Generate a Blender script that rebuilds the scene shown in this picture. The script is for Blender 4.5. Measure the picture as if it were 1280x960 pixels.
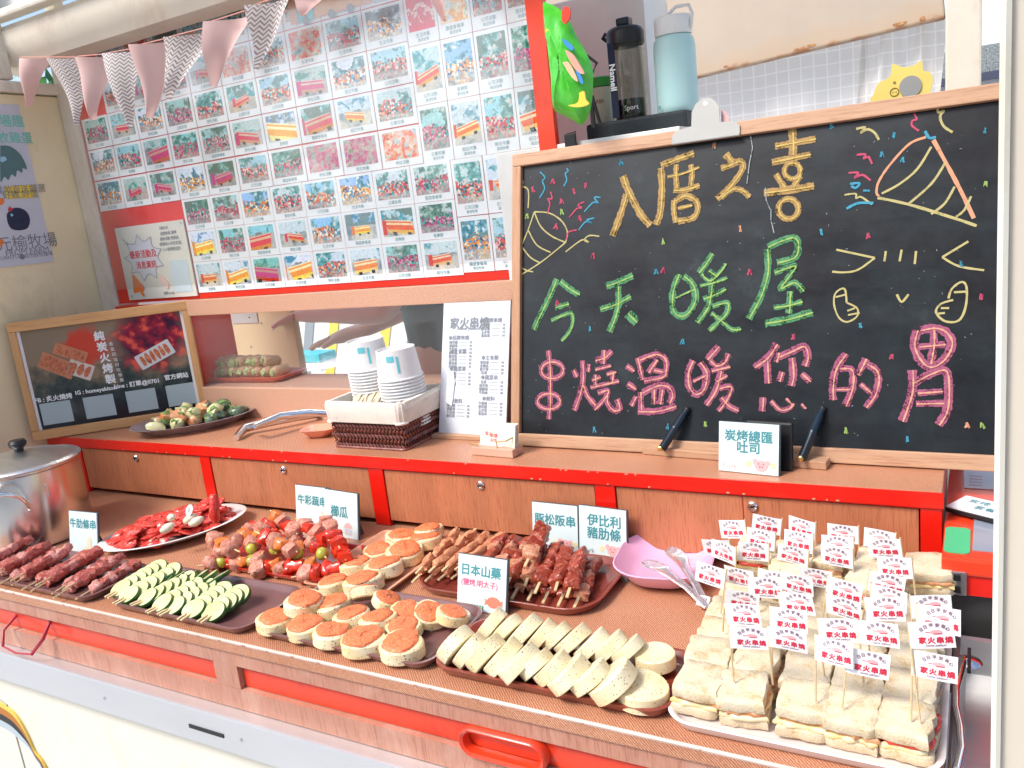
import bpy, bmesh, math, random
from math import radians, sin, cos, pi
from mathutils import Vector, Matrix, Euler
random.seed(7)
S = bpy.context.scene
COL = S.collection
for o in list(bpy.data.objects): bpy.data.objects.remove(o)

# ------------------------------------------------------------------ camera
RW = Matrix(((0.87166795, -0.00710599, 0.49004539),
             (0.47725146, 0.23973234, -0.84543447),
             (-0.11147208, 0.97081301, 0.21235834)))      # camera axes -> world
FOC = 1034.43
CAM = Vector((0, 0, 0.60))                                  # 0.6 m above the counter top (z = 0)
cd = bpy.data.cameras.new('camera'); cam = bpy.data.objects.new('camera', cd); COL.objects.link(cam)
cam.matrix_world = Matrix.Translation(CAM) @ RW.to_4x4()
cd.sensor_width = 36; cd.lens = FOC / 1280 * 36; cd.clip_start = 0.02; cd.clip_end = 500
S.camera = cam
# ------------------------------------------------------------------ light
SUN_EL, SUN_AZ = radians(50), radians(213)                  # azimuth clockwise from +y
W = bpy.data.worlds.new('World'); S.world = W; W.use_nodes = True
nt = W.node_tree; bg = nt.nodes['Background']
sky = nt.nodes.new('ShaderNodeTexSky'); sky.sky_type = 'NISHITA'; sky.sun_disc = False
sky.sun_elevation = SUN_EL; sky.sun_rotation = SUN_AZ; sky.air_density = 1.0; sky.dust_density = 2.5; sky.ozone_density = 1.0
nt.links.new(sky.outputs[0], bg.inputs[0]); bg.inputs[1].default_value = 0.15
sd = bpy.data.lights.new('sun', 'SUN'); sd.energy = 1.8; sd.angle = radians(16); sd.color = (1, 0.97, 0.92)
so = bpy.data.objects.new('sun', sd); COL.objects.link(so)
sdir = Vector((sin(SUN_AZ) * cos(SUN_EL), cos(SUN_AZ) * cos(SUN_EL), sin(SUN_EL)))
so.rotation_euler = sdir.to_track_quat('Z', 'Y').to_euler(); so.location = sdir * 5
S.view_settings.view_transform = 'Standard'; S.view_settings.look = 'None'
S.view_settings.exposure = 0.84; S.view_settings.gamma = 1.0
S.cycles.max_bounces = 8; S.cycles.transparent_max_bounces = 12
try: S.cycles.use_denoising = True
except Exception: pass

# ------------------------------------------------------------------ tracing helpers (photo point -> point on a real plane)
def ray(px, py): return RW @ Vector((px - 640, 480 - py, -FOC))
def atz(px, py, z=0.0):
    d = ray(px, py); return CAM + d * ((z - CAM.z) / d.z)
def aty(px, py, y):
    d = ray(px, py); return CAM + d * (y / d.y)
class Frame:                                                # a plane with its own u, v axes
    def __init__(s, o, u, v):
        s.o = Vector(o); s.u = Vector(u).normalized(); s.v = Vector(v)
        s.v = (s.v - s.u * s.v.dot(s.u)).normalized(); s.n = s.u.cross(s.v)
    def uv(s, px, py):
        d = ray(px, py); p = CAM + d * ((s.o - CAM).dot(s.n) / d.dot(s.n)) - s.o
        return (p.dot(s.u), p.dot(s.v))
    def matrix(s):
        return Matrix.Translation(s.o) @ Matrix((s.u, s.v, s.n)).transposed().to_4x4()

# ------------------------------------------------------------------ materials
MATS = {}
def nn(t, ty, **k):
    n = t.nodes.new(ty)
    for a, v in k.items():
        if a in n.inputs: n.inputs[a].default_value = v
        else: setattr(n, a, v)
    return n
def ramp(t, fac, stops, interp='LINEAR'):
    r = t.nodes.new('ShaderNodeValToRGB'); r.color_ramp.interpolation = interp
    while len(r.color_ramp.elements) < len(stops): r.color_ramp.elements.new(0.5)
    for e, (p, c) in zip(r.color_ramp.elements, stops): e.position = p; e.color = (*c[:3], 1)
    t.links.new(fac, r.inputs[0]); return r.outputs[0]
def coords(t, scale=(1, 1, 1), kind='Object', rnd=False):
    tc = t.nodes.new('ShaderNodeTexCoord'); m = t.nodes.new('ShaderNodeMapping'); m.inputs['Scale'].default_value = scale
    t.links.new(tc.outputs[kind], m.inputs[0])
    if rnd:
        oi = t.nodes.new('ShaderNodeObjectInfo'); mu = nn(t, 'ShaderNodeVectorMath', operation='SCALE')
        mu.inputs[0].default_value = (13.1, 7.7, 5.3); t.links.new(oi.outputs['Random'], mu.inputs['Scale'])
        mu2 = nn(t, 'ShaderNodeVectorMath', operation='SCALE'); mu2.inputs['Scale'].default_value = 9; t.links.new(mu.outputs[0], mu2.inputs[0])
        t.links.new(mu2.outputs[0], m.inputs['Location'])
    return m.outputs[0]
def mat(name, col, rough=0.5, metal=0.0, var=0.12, scale=12, bump=0.0, bscale=60, coat=0.0, trans=0.0, sss=0.0, col2=None, aniso=(1, 1, 1), spec=0.5, rnd=False, ior=1.45, alpha=1.0, detail=4):
    if name in MATS: return MATS[name]
    m = bpy.data.materials.new(name); m.use_nodes = True; t = m.node_tree; b = t.nodes['Principled BSDF']
    MATS[name] = m
    b.inputs['Roughness'].default_value = rough; b.inputs['Metallic'].default_value = metal
    b.inputs['Coat Weight'].default_value = coat; b.inputs['Coat Roughness'].default_value = 0.08
    b.inputs['Transmission Weight'].default_value = trans; b.inputs['IOR'].default_value = ior
    b.inputs['Specular IOR Level'].default_value = spec; b.inputs['Alpha'].default_value = alpha
    if sss: b.inputs['Subsurface Weight'].default_value = sss; b.inputs['Subsurface Radius'].default_value = (0.012, 0.006, 0.004); b.inputs['Subsurface Scale'].default_value = 0.5
    c2 = col2 or tuple(max(0, c * (1 - var * 2)) for c in col)
    v = coords(t, aniso, rnd=rnd)
    n = nn(t, 'ShaderNodeTexNoise', Scale=scale, Detail=detail, Roughness=0.6); t.links.new(v, n.inputs['Vector'])
    co = ramp(t, n.outputs[0], [(0.32, c2), (0.68, col)])
    t.links.new(co, b.inputs['Base Color'])
    if bump:
        n2 = nn(t, 'ShaderNodeTexNoise', Scale=bscale, Detail=3.0); t.links.new(v, n2.inputs['Vector'])
        bp = nn(t, 'ShaderNodeBump', Strength=bump, Distance=0.002); t.links.new(n2.outputs[0], bp.inputs['Height'])
        t.links.new(bp.outputs[0], b.inputs['Normal'])
    return m
def mixcol(t, fac, a, b):
    m = t.nodes.new('ShaderNodeMix'); m.data_type = 'RGBA'
    for s, v in ((m.inputs[6], a), (m.inputs[7], b)):
        if isinstance(v, tuple): s.default_value = (*v[:3], 1)
        else: t.links.new(v, s)
    if isinstance(fac, float): m.inputs[0].default_value = fac
    else: t.links.new(fac, m.inputs[0])
    return m.outputs[2]
def wood(name, light, dark, axis='z', rough=0.5, fine=170):
    """printed wood laminate: long fibres along one axis plus sparse dark pores"""
    if name in MATS: return MATS[name]
    m = mat(name, light, rough); t = m.node_tree; b = t.nodes['Principled BSDF']
    sc = {'z': (1, 1, 0.06), 'x': (0.06, 1, 1), 'y': (1, 0.06, 1)}[axis]
    v = coords(t, sc)
    a = nn(t, 'ShaderNodeTexNoise', Scale=fine * 2.2, Detail=4.0, Roughness=.7); t.links.new(v, a.inputs['Vector'])
    c = nn(t, 'ShaderNodeTexNoise', Scale=22.0, Detail=3.0); t.links.new(v, c.inputs['Vector'])
    base = ramp(t, c.outputs[0], [(0.3, tuple(x * 0.82 for x in light)), (0.7, light)])
    streak = ramp(t, a.outputs[0], [(0.50, (0, 0, 0)), (0.74, (.8, .8, .8))])
    t.links.new(mixcol(t, streak, base, dark), b.inputs['Base Color'])
    bp = nn(t, 'ShaderNodeBump', Strength=0.25, Distance=0.001); t.links.new(a.outputs[0], bp.inputs['Height']); t.links.new(bp.outputs[0], b.inputs['Normal'])
    return m
def speckled(name, base, spk, scale=260, thr=0.22, rough=0.45, base2=None, bump=0.2, sss=0.15):
    if name in MATS: return MATS[name]
    m = mat(name, base, rough, sss=sss, rnd=True, var=0.06, scale=40); t = m.node_tree; b = t.nodes['Principled BSDF']
    v = coords(t, rnd=True)
    vo = nn(t, 'ShaderNodeTexVoronoi', Scale=scale); t.links.new(v, vo.inputs['Vector'])
    n = nn(t, 'ShaderNodeTexNoise', Scale=scale * 0.3, Detail=2.0); t.links.new(v, n.inputs['Vector'])
    s = nn(t, 'ShaderNodeMath', operation='MULTIPLY'); t.links.new(vo.outputs['Distance'], s.inputs[0]); t.links.new(n.outputs[0], s.inputs[1])
    f = ramp(t, s.outputs[0], [(thr * 0.45, (1, 1, 1)), (thr * 0.75, (0, 0, 0))])
    n3 = nn(t, 'ShaderNodeTexNoise', Scale=35.0, Detail=3.0); t.links.new(v, n3.inputs['Vector'])
    bc = ramp(t, n3.outputs[0], [(0.35, base2 or tuple(c * 0.88 for c in base)), (0.65, base)])
    t.links.new(mixcol(t, f, bc, spk), b.inputs['Base Color'])
    bp = nn(t, 'ShaderNodeBump', Strength=bump, Distance=0.001); t.links.new(n3.outputs[0], bp.inputs['Height']); t.links.new(bp.outputs[0], b.inputs['Normal'])
    return m
def meat(name, dark, mid, fat, scale=170, rough=.4, coat=.2):
    m = mat(name, mid, rough, bump=1.0, bscale=260, rnd=True, coat=coat, sss=.08); t = m.node_tree; b_ = t.nodes['Principled BSDF']; v = coords(t, rnd=True)
    n = nn(t, 'ShaderNodeTexNoise', Scale=float(scale), Detail=5.0, Roughness=.65, Distortion=1.2); t.links.new(v, n.inputs['Vector'])
    t.links.new(ramp(t, n.outputs[0], [(.32, dark), (.48, mid), (.58, mid), (.68, fat)]), b_.inputs['Base Color']); return m
def flat(name, col, rough=0.6, **k): return mat(name, col, rough, var=0.03, **k)

RED = mat('red_paint', (0.80, 0.012, 0.004), 0.35, var=0.06, coat=0.3, bump=0.08, bscale=90)
ORANGE = mat('orange_red_paint', (0.86, 0.055, 0.015), 0.35, var=0.08, coat=0.4, bump=0.1, bscale=60)
CREAM = mat('cream_paint', (0.88, 0.77, 0.50), 0.45, var=0.05, scale=5, bump=0.12, bscale=30, coat=0.15)
CREAMW = mat('cream_white_paint', (0.80, 0.76, 0.64), 0.4, var=0.04, scale=4, bump=0.1, bscale=25, coat=0.3)
CREAMP = mat('pale_beige_paint', (0.78, 0.70, 0.58), 0.5, var=0.06, scale=5)
LAM = wood('brown_wood_laminate', (0.55, 0.20, 0.095), (0.20, 0.04, 0.015), 'z')
LAMF = wood('front_wood_laminate', (0.52, 0.245, 0.165), (0.28, 0.07, 0.04), 'z')
TOPM = mat('tan_laminate', (0.66, 0.33, 0.21), 0.38, var=0.05, scale=9, coat=0.15)
def weave_top(m):
    t = m.node_tree; b = t.nodes['Principled BSDF']; v = coords(t)
    w1 = nn(t, 'ShaderNodeTexWave', Scale=150.0, Distortion=3.5, Detail=2.0, bands_direction='DIAGONAL'); t.links.new(v, w1.inputs['Vector'])
    n = nn(t, 'ShaderNodeTexNoise', Scale=330.0, Detail=3.0); t.links.new(v, n.inputs['Vector'])
    n2 = nn(t, 'ShaderNodeTexNoise', Scale=7.0, Detail=4.0); t.links.new(v, n2.inputs['Vector'])
    mx = nn(t, 'ShaderNodeMath', operation='MULTIPLY'); t.links.new(w1.outputs[0], mx.inputs[0]); t.links.new(n.outputs[0], mx.inputs[1])
    c1 = ramp(t, mx.outputs[0], [(0.05, (0.36, 0.13, 0.06)), (0.30, (0.58, 0.27, 0.15)), (0.62, (0.70, 0.42, 0.29))])
    c2 = ramp(t, n2.outputs[0], [(0.35, (0.88, 0.82, 0.78)), (0.65, (1, 1, 1))])
    mm = t.nodes.new('ShaderNodeMix'); mm.data_type = 'RGBA'; mm.blend_type = 'MULTIPLY'; mm.inputs[0].default_value = 1
    t.links.new(c1, mm.inputs[6]); t.links.new(c2, mm.inputs[7]); t.links.new(mm.outputs[2], b.inputs['Base Color'])
    bp = nn(t, 'ShaderNodeBump', Strength=0.15, Distance=0.0006); t.links.new(mx.outputs[0], bp.inputs['Height']); t.links.new(bp.outputs[0], b.inputs['Normal'])
weave_top(TOPM)
PINE = wood('pine_frame', (0.72, 0.40, 0.17), (0.50, 0.21, 0.07), 'x', 0.5, 90)
PINEZ = wood('pine_frame_upright', (0.72, 0.40, 0.17), (0.50, 0.21, 0.07), 'z', 0.5, 90)
BOARDW = wood('board_frame_wood', (0.56, 0.33, 0.20), (0.30, 0.11, 0.05), 'x', 0.5, 120)
BOARDWZ = wood('board_frame_wood_upright', (0.52, 0.29, 0.165), (0.30, 0.11, 0.05), 'y', 0.5, 120)
RAILM = mat('mesh_patterned_rail', (0.66, 0.40, 0.28), 0.5, col2=(0.54, 0.28, 0.18), scale=320)
STEEL = mat('stainless_steel', (0.72, 0.72, 0.70), 0.24, 1.0, var=0.08, scale=6, bump=0.15, bscale=8)
STEELB = mat('brushed_steel', (0.75, 0.75, 0.74), 0.35, 1.0, var=0.08, scale=30, aniso=(0.1, 1, 1), bump=0.05, bscale=200)
CHROME = mat('chrome', (0.8, 0.8, 0.8), 0.12, 1.0, var=0.04)
BLACK = mat('black_plastic', (0.018, 0.018, 0.02), 0.4, var=0.2)
DARKBLUE = mat('dark_blue_black_plastic', (0.008, 0.02, 0.035), 0.3, var=0.2)
WHITE = flat('white_paper', (0.83, 0.85, 0.86), 0.6)
WPLATE = flat('white_glazed_ceramic', (0.82, 0.82, 0.80), 0.2, coat=0.5)
INK = flat('dark_ink', (0.03, 0.05, 0.06)); TEAL = flat('teal_ink', (0.06, 0.27, 0.30)); GREY = flat('grey_ink', (0.22, 0.24, 0.27))
REDINK = flat('crimson_ink', (0.62, 0.03, 0.07)); PINKINK = flat('pink_ink', (0.85, 0.13, 0.25)); GREENINK = flat('green_ink', (0.04, 0.30, 0.10))
CYAN = flat('cyan_ink', (0.10, 0.55, 0.62)); PALEGREEN = flat('pale_green_ink', (0.20, 0.62, 0.50)); YEL = flat('yellow_ink', (0.85, 0.62, 0.05)); ORINK = flat('orange_ink', (0.80, 0.22, 0.05))
PIG = flat('pale_pink_print', (0.85, 0.45, 0.45)); LPINK = flat('light_pink_print', (0.85, 0.60, 0.55)); LYEL = flat('pale_yellow_print', (0.85, 0.72, 0.40))
BAMBOO = mat('bamboo', (0.74, 0.55, 0.30), 0.55, var=0.12, scale=60, rnd=True)
MELA = mat('brown_melamine', (0.30, 0.055, 0.035), 0.28, var=0.2, scale=14, coat=0.5, bump=0.08, bscale=20)
MELAG = mat('grey_brown_melamine', (0.22, 0.10, 0.095), 0.28, var=0.2, scale=10, coat=0.5)
MELAR = mat('red_melamine', (0.50, 0.02, 0.012), 0.25, var=0.15, coat=0.5)
MELAP = mat('peach_wood_tray', (0.72, 0.36, 0.22), 0.35, var=0.12, scale=20)
ACRY = None
def glassmat(name, tint=(1, 1, 1), fr=1.5, rough=0.03, bump=0.0, milk=0.0, milkcol=(0.8, 0.85, 0.9)):
    m = bpy.data.materials.new(name); m.use_nodes = True; t = m.node_tree; t.nodes.remove(t.nodes['Principled BSDF'])
    tr = nn(t, 'ShaderNodeBsdfTransparent', Color=(*tint, 1)); gl = nn(t, 'ShaderNodeBsdfGlossy', Roughness=rough)
    lw = nn(t, 'ShaderNodeLayerWeight', Blend=.5); pw = nn(t, 'ShaderNodeMath', operation='POWER'); pw.inputs[1].default_value = 4.0; t.links.new(lw.outputs['Facing'], pw.inputs[0])
    f = nn(t, 'ShaderNodeMath', operation='MULTIPLY_ADD'); f.inputs[1].default_value = .85; f.inputs[2].default_value = ((fr - 1) / (fr + 1)) ** 2; t.links.new(pw.outputs[0], f.inputs[0]); mx = nn(t, 'ShaderNodeMixShader')
    t.links.new(f.outputs[0], mx.inputs[0])
    src = tr.outputs[0]
    if milk:
        df = nn(t, 'ShaderNodeBsdfDiffuse', Color=(*milkcol, 1)); tl = nn(t, 'ShaderNodeMixShader', Fac=milk)
        n = nn(t, 'ShaderNodeTexNoise', Scale=2.2, Detail=3.0); t.links.new(coords(t), n.inputs['Vector'])
        r = ramp(t, n.outputs[0], [(0.40, (milk * .25,) * 3), (0.62, (milk,) * 3)]); t.links.new(r, tl.inputs[0])
        t.links.new(tr.outputs[0], tl.inputs[1]); t.links.new(df.outputs[0], tl.inputs[2]); src = tl.outputs[0]
    t.links.new(src, mx.inputs[1]); t.links.new(gl.outputs[0], mx.inputs[2])
    if bump:
        n = nn(t, 'ShaderNodeTexNoise', Scale=9.0, Detail=2.0); t.links.new(coords(t), n.inputs['Vector'])
        bp = nn(t, 'ShaderNodeBump', Strength=bump, Distance=0.004); t.links.new(n.outputs[0], bp.inputs['Height']); t.links.new(bp.outputs[0], gl.inputs['Normal']); t.links.new(bp.outputs[0], lw.inputs['Normal'])
    t.links.new(mx.outputs[0], t.nodes['Material Output'].inputs[0]); MATS[name] = m
    return m

# ------------------------------------------------------------------ mesh builder
class B:
    def __init__(s): s.v = []; s.f = []; s.m = []; s.k = 0
    def mat(s, k): s.k = k; return s
    def add(s, vs, fs, M=None):
        o = len(s.v)
        s.v += [tuple(M @ Vector(p)) if M else tuple(p) for p in vs]
        s.f += [tuple(i + o for i in f) for f in fs]; s.m += [s.k] * len(fs); return s
    def box(s, x0, x1, y0, y1, z0, z1, M=None, b=0.0):
        if b <= 0:
            vs = [(x, y, z) for z in (z0, z1) for y in (y0, y1) for x in (x0, x1)]
            return s.add(vs, [(0, 2, 3, 1), (4, 5, 7, 6), (0, 1, 5, 4), (1, 3, 7, 5), (3, 2, 6, 7), (2, 0, 4, 6)], M)
        bm = bmesh.new(); bmesh.ops.create_cube(bm, size=1)
        for v in bm.verts: v.co = Vector(((x0 + x1) / 2 + v.co.x * (x1 - x0), (y0 + y1) / 2 + v.co.y * (y1 - y0), (z0 + z1) / 2 + v.co.z * (z1 - z0)))
        bmesh.ops.bevel(bm, geom=bm.edges[:], offset=b, segments=2, profile=0.6, affect='EDGES')
        return s.bm(bm, M)
    def bm(s, bm, M=None):
        bm.verts.index_update(); s.add([v.co.copy() for v in bm.verts], [tuple(v.index for v in f.verts) for f in bm.faces], M); bm.free(); return s
    def rings(s, rs, cap0=True, cap1=True, M=None, closed=True):
        n = len(rs[0]); vs = [p for r in rs for p in r]; fs = []
        for i in range(len(rs) - 1):
            for j in range(n if closed else n - 1):
                a, b_ = i * n + j, i * n + (j + 1) % n
                fs.append((a, b_, b_ + n, a + n))
        if cap0: fs.append(tuple(reversed(range(n))))
        if cap1: fs.append(tuple(range((len(rs) - 1) * n, len(rs) * n)))
        return s.add(vs, fs, M)
    def lathe(s, prof, n=24, M=None, caps=True, sx=1, sy=1):
        rs = [[(r * cos(2 * pi * j / n) * sx, r * sin(2 * pi * j / n) * sy, z) for j in range(n)] for r, z in prof]
        return s.rings(rs, caps, caps, M)
    def tube(s, pts, r, n=8, caps=True, closed=False):
        pts = [Vector(p) for p in pts]; rs = []; up = Vector((0.12, 0.2, 0.97)).normalized()
        for i, p in enumerate(pts):
            a = pts[i - 1] if i or closed else p; c = pts[(i + 1) % len(pts)] if i < len(pts) - 1 or closed else p
            d = (c - a).normalized(); x = d.cross(up)
            if x.length < 0.05: x = d.cross(Vector((1, 0, 0)))
            x.normalize(); y = d.cross(x); rr = r[i] if isinstance(r, (list, tuple)) else r
            rs.append([p + (x * cos(2 * pi * j / n) + y * sin(2 * pi * j / n)) * rr for j in range(n)])
        if closed: rs.append(rs[0]); return s.rings(rs, False, False)
        return s.rings(rs, caps, caps)
    def prism(s, poly, z0, z1, M=None):
        n = len(poly); vs = [(x, y, z0) for x, y in poly] + [(x, y, z1) for x, y in poly]
        return s.add(vs, [tuple(reversed(range(n))), tuple(range(n, 2 * n))] + [(i, (i + 1) % n, (i + 1) % n + n, i + n) for i in range(n)], M)
    def blob(s, c, r, seg=10, noise=0.12, M=None, seed=0):
        bm = bmesh.new(); bmesh.ops.create_icosphere(bm, subdivisions=2, radius=1); R = random.Random(seed)
        ph = [R.uniform(0, 6) for _ in range(6)]
        for v in bm.verts:
            q = v.co; k = 1 + noise * (sin(q.x * 3.1 + ph[0]) * sin(q.y * 2.7 + ph[1]) + 0.6 * sin(q.z * 5.1 + ph[2] + q.x * 4)) + R.uniform(-noise, noise) * .35
            v.co = Vector((c[0] + q.x * r[0] * k, c[1] + q.y * r[1] * k, c[2] + q.z * r[2] * k))
        return s.bm(bm, M)
    def ribbon(s, pts, w, z, M=None, taper=0.0, jit=0.0, rnd=None):
        """flat painted stroke in the xy plane at height z"""
        n = len(pts); vs = []; fs = []
        for i, (x, y) in enumerate(pts):
            a = pts[max(0, i - 1)]; c = pts[min(n - 1, i + 1)]; dx, dy = c[0] - a[0], c[1] - a[1]; L = math.hypot(dx, dy) or 1
            k = (w / 2) * (1 - taper * abs(2 * i / (n - 1) - 1)) * (1 + (rnd.uniform(-jit, jit) if rnd else 0))
            vs += [(x - dy / L * k, y + dx / L * k, z), (x + dy / L * k, y - dx / L * k, z)]
            if i: fs.append((2 * i - 1, 2 * i - 2, 2 * i, 2 * i + 1)[::-1])
        fs = [(2 * i, 2 * i + 1, 2 * i + 3, 2 * i + 2) for i in range(n - 1)]
        return s.add(vs, fs, M)
    def obj(s, name, mats, parent=None, smooth=False, **k):
        me = s.mesh(name, mats, smooth); return link(name, me, parent, **k)
    def mesh(s, name, mats, smooth=False):
        me = bpy.data.meshes.new(name); me.from_pydata(s.v, [], s.f)
        for m in (mats if isinstance(mats, (list, tuple)) else [mats]): me.materials.append(m)
        me.polygons.foreach_set('material_index', s.m)
        if smooth:
            me.polygons.foreach_set('use_smooth', [True] * len(s.f)); me.update()
            try: me.set_sharp_from_angle(angle=radians(smooth if smooth is not True else 50))
            except Exception: pass
        me.update(); return me
def link(name, me, parent=None, label=None, cat=None, group=None, kind=None, loc=None, rot=None, M=None):
    o = bpy.data.objects.new(name, me); COL.objects.link(o)
    if parent: o.parent = parent
    if M is not None: o.matrix_local = M
    if loc is not None: o.location = loc
    if rot is not None: o.rotation_euler = rot
    return tag(o, label, cat, group, kind)
def tag(o, label=None, cat=None, group=None, kind=None):
    if label: o['label'] = label
    if cat: o['category'] = cat
    if group: o['group'] = group
    if kind: o['kind'] = kind
    return o
def thing(name, label, cat, loc=(0, 0, 0), rot=(0, 0, 0), group=None, M=None):
    o = link(name, None, label=label, cat=cat, group=group)
    if M is not None: o.matrix_world = M
    else: o.location = loc; o.rotation_euler = rot
    return o
def struct(name, b, m, smooth=False): return b.obj(name, m, smooth=smooth, kind='structure')
ORD = ['first', 'second', 'third', 'fourth', 'fifth', 'sixth', 'seventh', 'eighth', 'ninth', 'tenth', 'eleventh', 'twelfth', 'thirteenth', 'fourteenth', 'fifteenth', 'sixteenth']

# text -> flat mesh, origin at its centre
_tc = {}
def text_data(body, size=1.0, bold=0.0, space=1.0, line=1.0, align='CENTER'):
    bold = 0.0
    key = (body, round(bold, 4), space, line, align)
    if key not in _tc:
        c = bpy.data.curves.new('t', 'FONT'); c.body = body; c.size = 1; c.offset = bold; c.align_x = align; c.align_y = 'CENTER'
        c.space_character = space; c.space_line = line; c.resolution_u = 2
        o = bpy.data.objects.new('t', c); COL.objects.link(o); dg = bpy.context.evaluated_depsgraph_get()
        me = bpy.data.meshes.new_from_object(o.evaluated_get(dg))
        vs = [v.co.copy() for v in me.vertices]; fs = [tuple(p.vertices) for p in me.polygons]
        bpy.data.objects.remove(o); bpy.data.meshes.remove(me); bpy.data.curves.remove(c)
        if vs and align == 'CENTER':
            cx = (min(v.x for v in vs) + max(v.x for v in vs)) / 2; cy = (min(v.y for v in vs) + max(v.y for v in vs)) / 2
            vs = [Vector((v.x - cx, v.y - cy, 0)) for v in vs]
        _tc[key] = (vs, fs)
    return _tc[key]
def put_text(b, body, x, y, size, z=0.0006, bold=0.012, rot=0.0, **k):
    vs, fs = text_data(body, bold=0.0, **k)
    cop = ((0, 0),) if bold < .009 else ((-bold, 0), (bold, 0), (0, bold), (0, -bold))
    for i, (dx, dy) in enumerate(cop):                        # heavier pen: the print laid down slightly shifted
        b.add(vs, fs, Matrix.Translation((x + dx * size, y + dy * size, z + i * .00003)) @ Matrix.Rotation(rot, 4, 'Z') @ Matrix.Scale(size, 4))
    return b
def rrect(w, h, r, n=5, cx=0, cy=0):
    out = []
    for qx, qy, a0 in ((1, 1, 0), (-1, 1, 90), (-1, -1, 180), (1, -1, 270)):
        for i in range(n + 1):
            a = radians(a0 + 90 * i / n); out.append((cx + qx * (w / 2 - r) + r * cos(a), cy + qy * (h / 2 - r) + r * sin(a)))
    return out
def ell(cx, cy, rx, ry, n=20, a0=0, a1=2 * pi, rot=0):
    return [(cx + rx * cos(a0 + (a1 - a0) * i / (n if a1 - a0 < 6.28 else n)) * cos(rot) - ry * sin(a0 + (a1 - a0) * i / n) * sin(rot),
             cy + rx * cos(a0 + (a1 - a0) * i / n) * sin(rot) + ry * sin(a0 + (a1 - a0) * i / n) * cos(rot)) for i in range(n + (0 if abs(a1 - a0 - 2 * pi) < 1e-6 else 1))]
def smoothp(pts, k=4):
    if len(pts) < 3: return pts
    out = []; P = [pts[0]] + list(pts) + [pts[-1]]
    for i in range(1, len(P) - 2):
        for j in range(k):
            t = j / k; o = []
            for d in (0, 1):
                p0, p1, p2, p3 = P[i - 1][d], P[i][d], P[i + 1][d], P[i + 2][d]
                o.append(0.5 * ((2 * p1) + (-p0 + p2) * t + (2 * p0 - 5 * p1 + 4 * p2 - p3) * t * t + (-p0 + 3 * p1 - 3 * p2 + p3) * t ** 3))
            out.append(tuple(o))
    return out + [tuple(pts[-1])]

def grime(m, sc, lo, hi, col, amt):
    t = m.node_tree; b_ = t.nodes['Principled BSDF']; v = coords(t, (1, 1, .45)); n = nn(t, 'ShaderNodeTexNoise', Scale=sc, Detail=10.0, Roughness=.72, Distortion=.6); t.links.new(v, n.inputs['Vector'])
    f = ramp(t, n.outputs[0], [(lo, (0, 0, 0)), (hi, (amt,) * 3)]); old = b_.inputs['Base Color'].links[0].from_socket
    t.links.new(mixcol(t, f, old, col), b_.inputs['Base Color'])
grime(CREAM, 6.0, .52, .72, (.45, .32, .18), .45); grime(CREAMW, 5.0, .54, .74, (.42, .33, .22), .5); grime(CREAMP, 7.0, .52, .7, (.42, .26, .14), .4)
grime(TOPM, 11.0, .54, .74, (.42, .20, .11), .5); grime(RED, 30.0, .62, .70, (.40, .03, .02), .6); grime(ORANGE, 14.0, .56, .70, (.55, .02, .006), .6); grime(LAMF, 9.0, .5, .75, (.70, .50, .42), .5); grime(LAM, 7.0, .52, .72, (.40, .12, .05), .5)

# ================================================================== SETTING
GZ = -0.95
g = B(); N = 24
g.add([(-60 + 120 * i / N, -60 + 120 * j / N, GZ) for j in range(N + 1) for i in range(N + 1)], [(j * (N + 1) + i, j * (N + 1) + i + 1, (j + 1) * (N + 1) + i + 1, (j + 1) * (N + 1) + i) for j in range(N) for i in range(N)])
struct('ground', g, mat('pale_paving', (0.50, 0.49, 0.47), 0.8, var=0.1, scale=3, bump=0.2, bscale=40))
g = B().box(-9, 2, 9, 9.3, GZ, 2.2)
t_ = thing('plaster_wall', 'long pale plaster wall standing in daylight beyond the truck, seen past the worker', 'wall', (0, 0, 0))
g.obj('wall_face', mat('pale_plaster', (0.80, 0.80, 0.78), 0.8, var=0.05, scale=3), t_)
B().box(-9, 2, 8.96, 9.34, 2.2, 2.3).obj('coping', CREAM, t_)
# striped hazard barrier seen through the window
t_ = thing('hazard_barrier', 'barrier board with slanted yellow, white and grey stripes beyond the truck window', 'barrier', (-4.1, 4.6, GZ))
B().box(-1.4, 1.6, 0, .04, .45, 1.1).obj('board', flat('barrier_white', (0.8, 0.8, 0.76)), t_)
for s_ in (-1.3, 0, 1.5): B().box(s_ - .03, s_ + .03, .042, .10, 0, 1.1).obj('post', mat('galvanised', (.5, .5, .52), .4, .6), t_)
for i in range(12):
    x = -1.36 + i * .24
    B().prism([(x, .46), (x + .085, .46), (x + .285, 1.09), (x + .20, 1.09)], .003, .006, Matrix.Rotation(radians(90), 4, 'X')).obj('stripe', flat('hazard_yellow', (0.85, 0.66, 0.08)) if i % 2 else flat('hazard_grey', (0.30, 0.33, 0.36)), t_)

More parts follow.
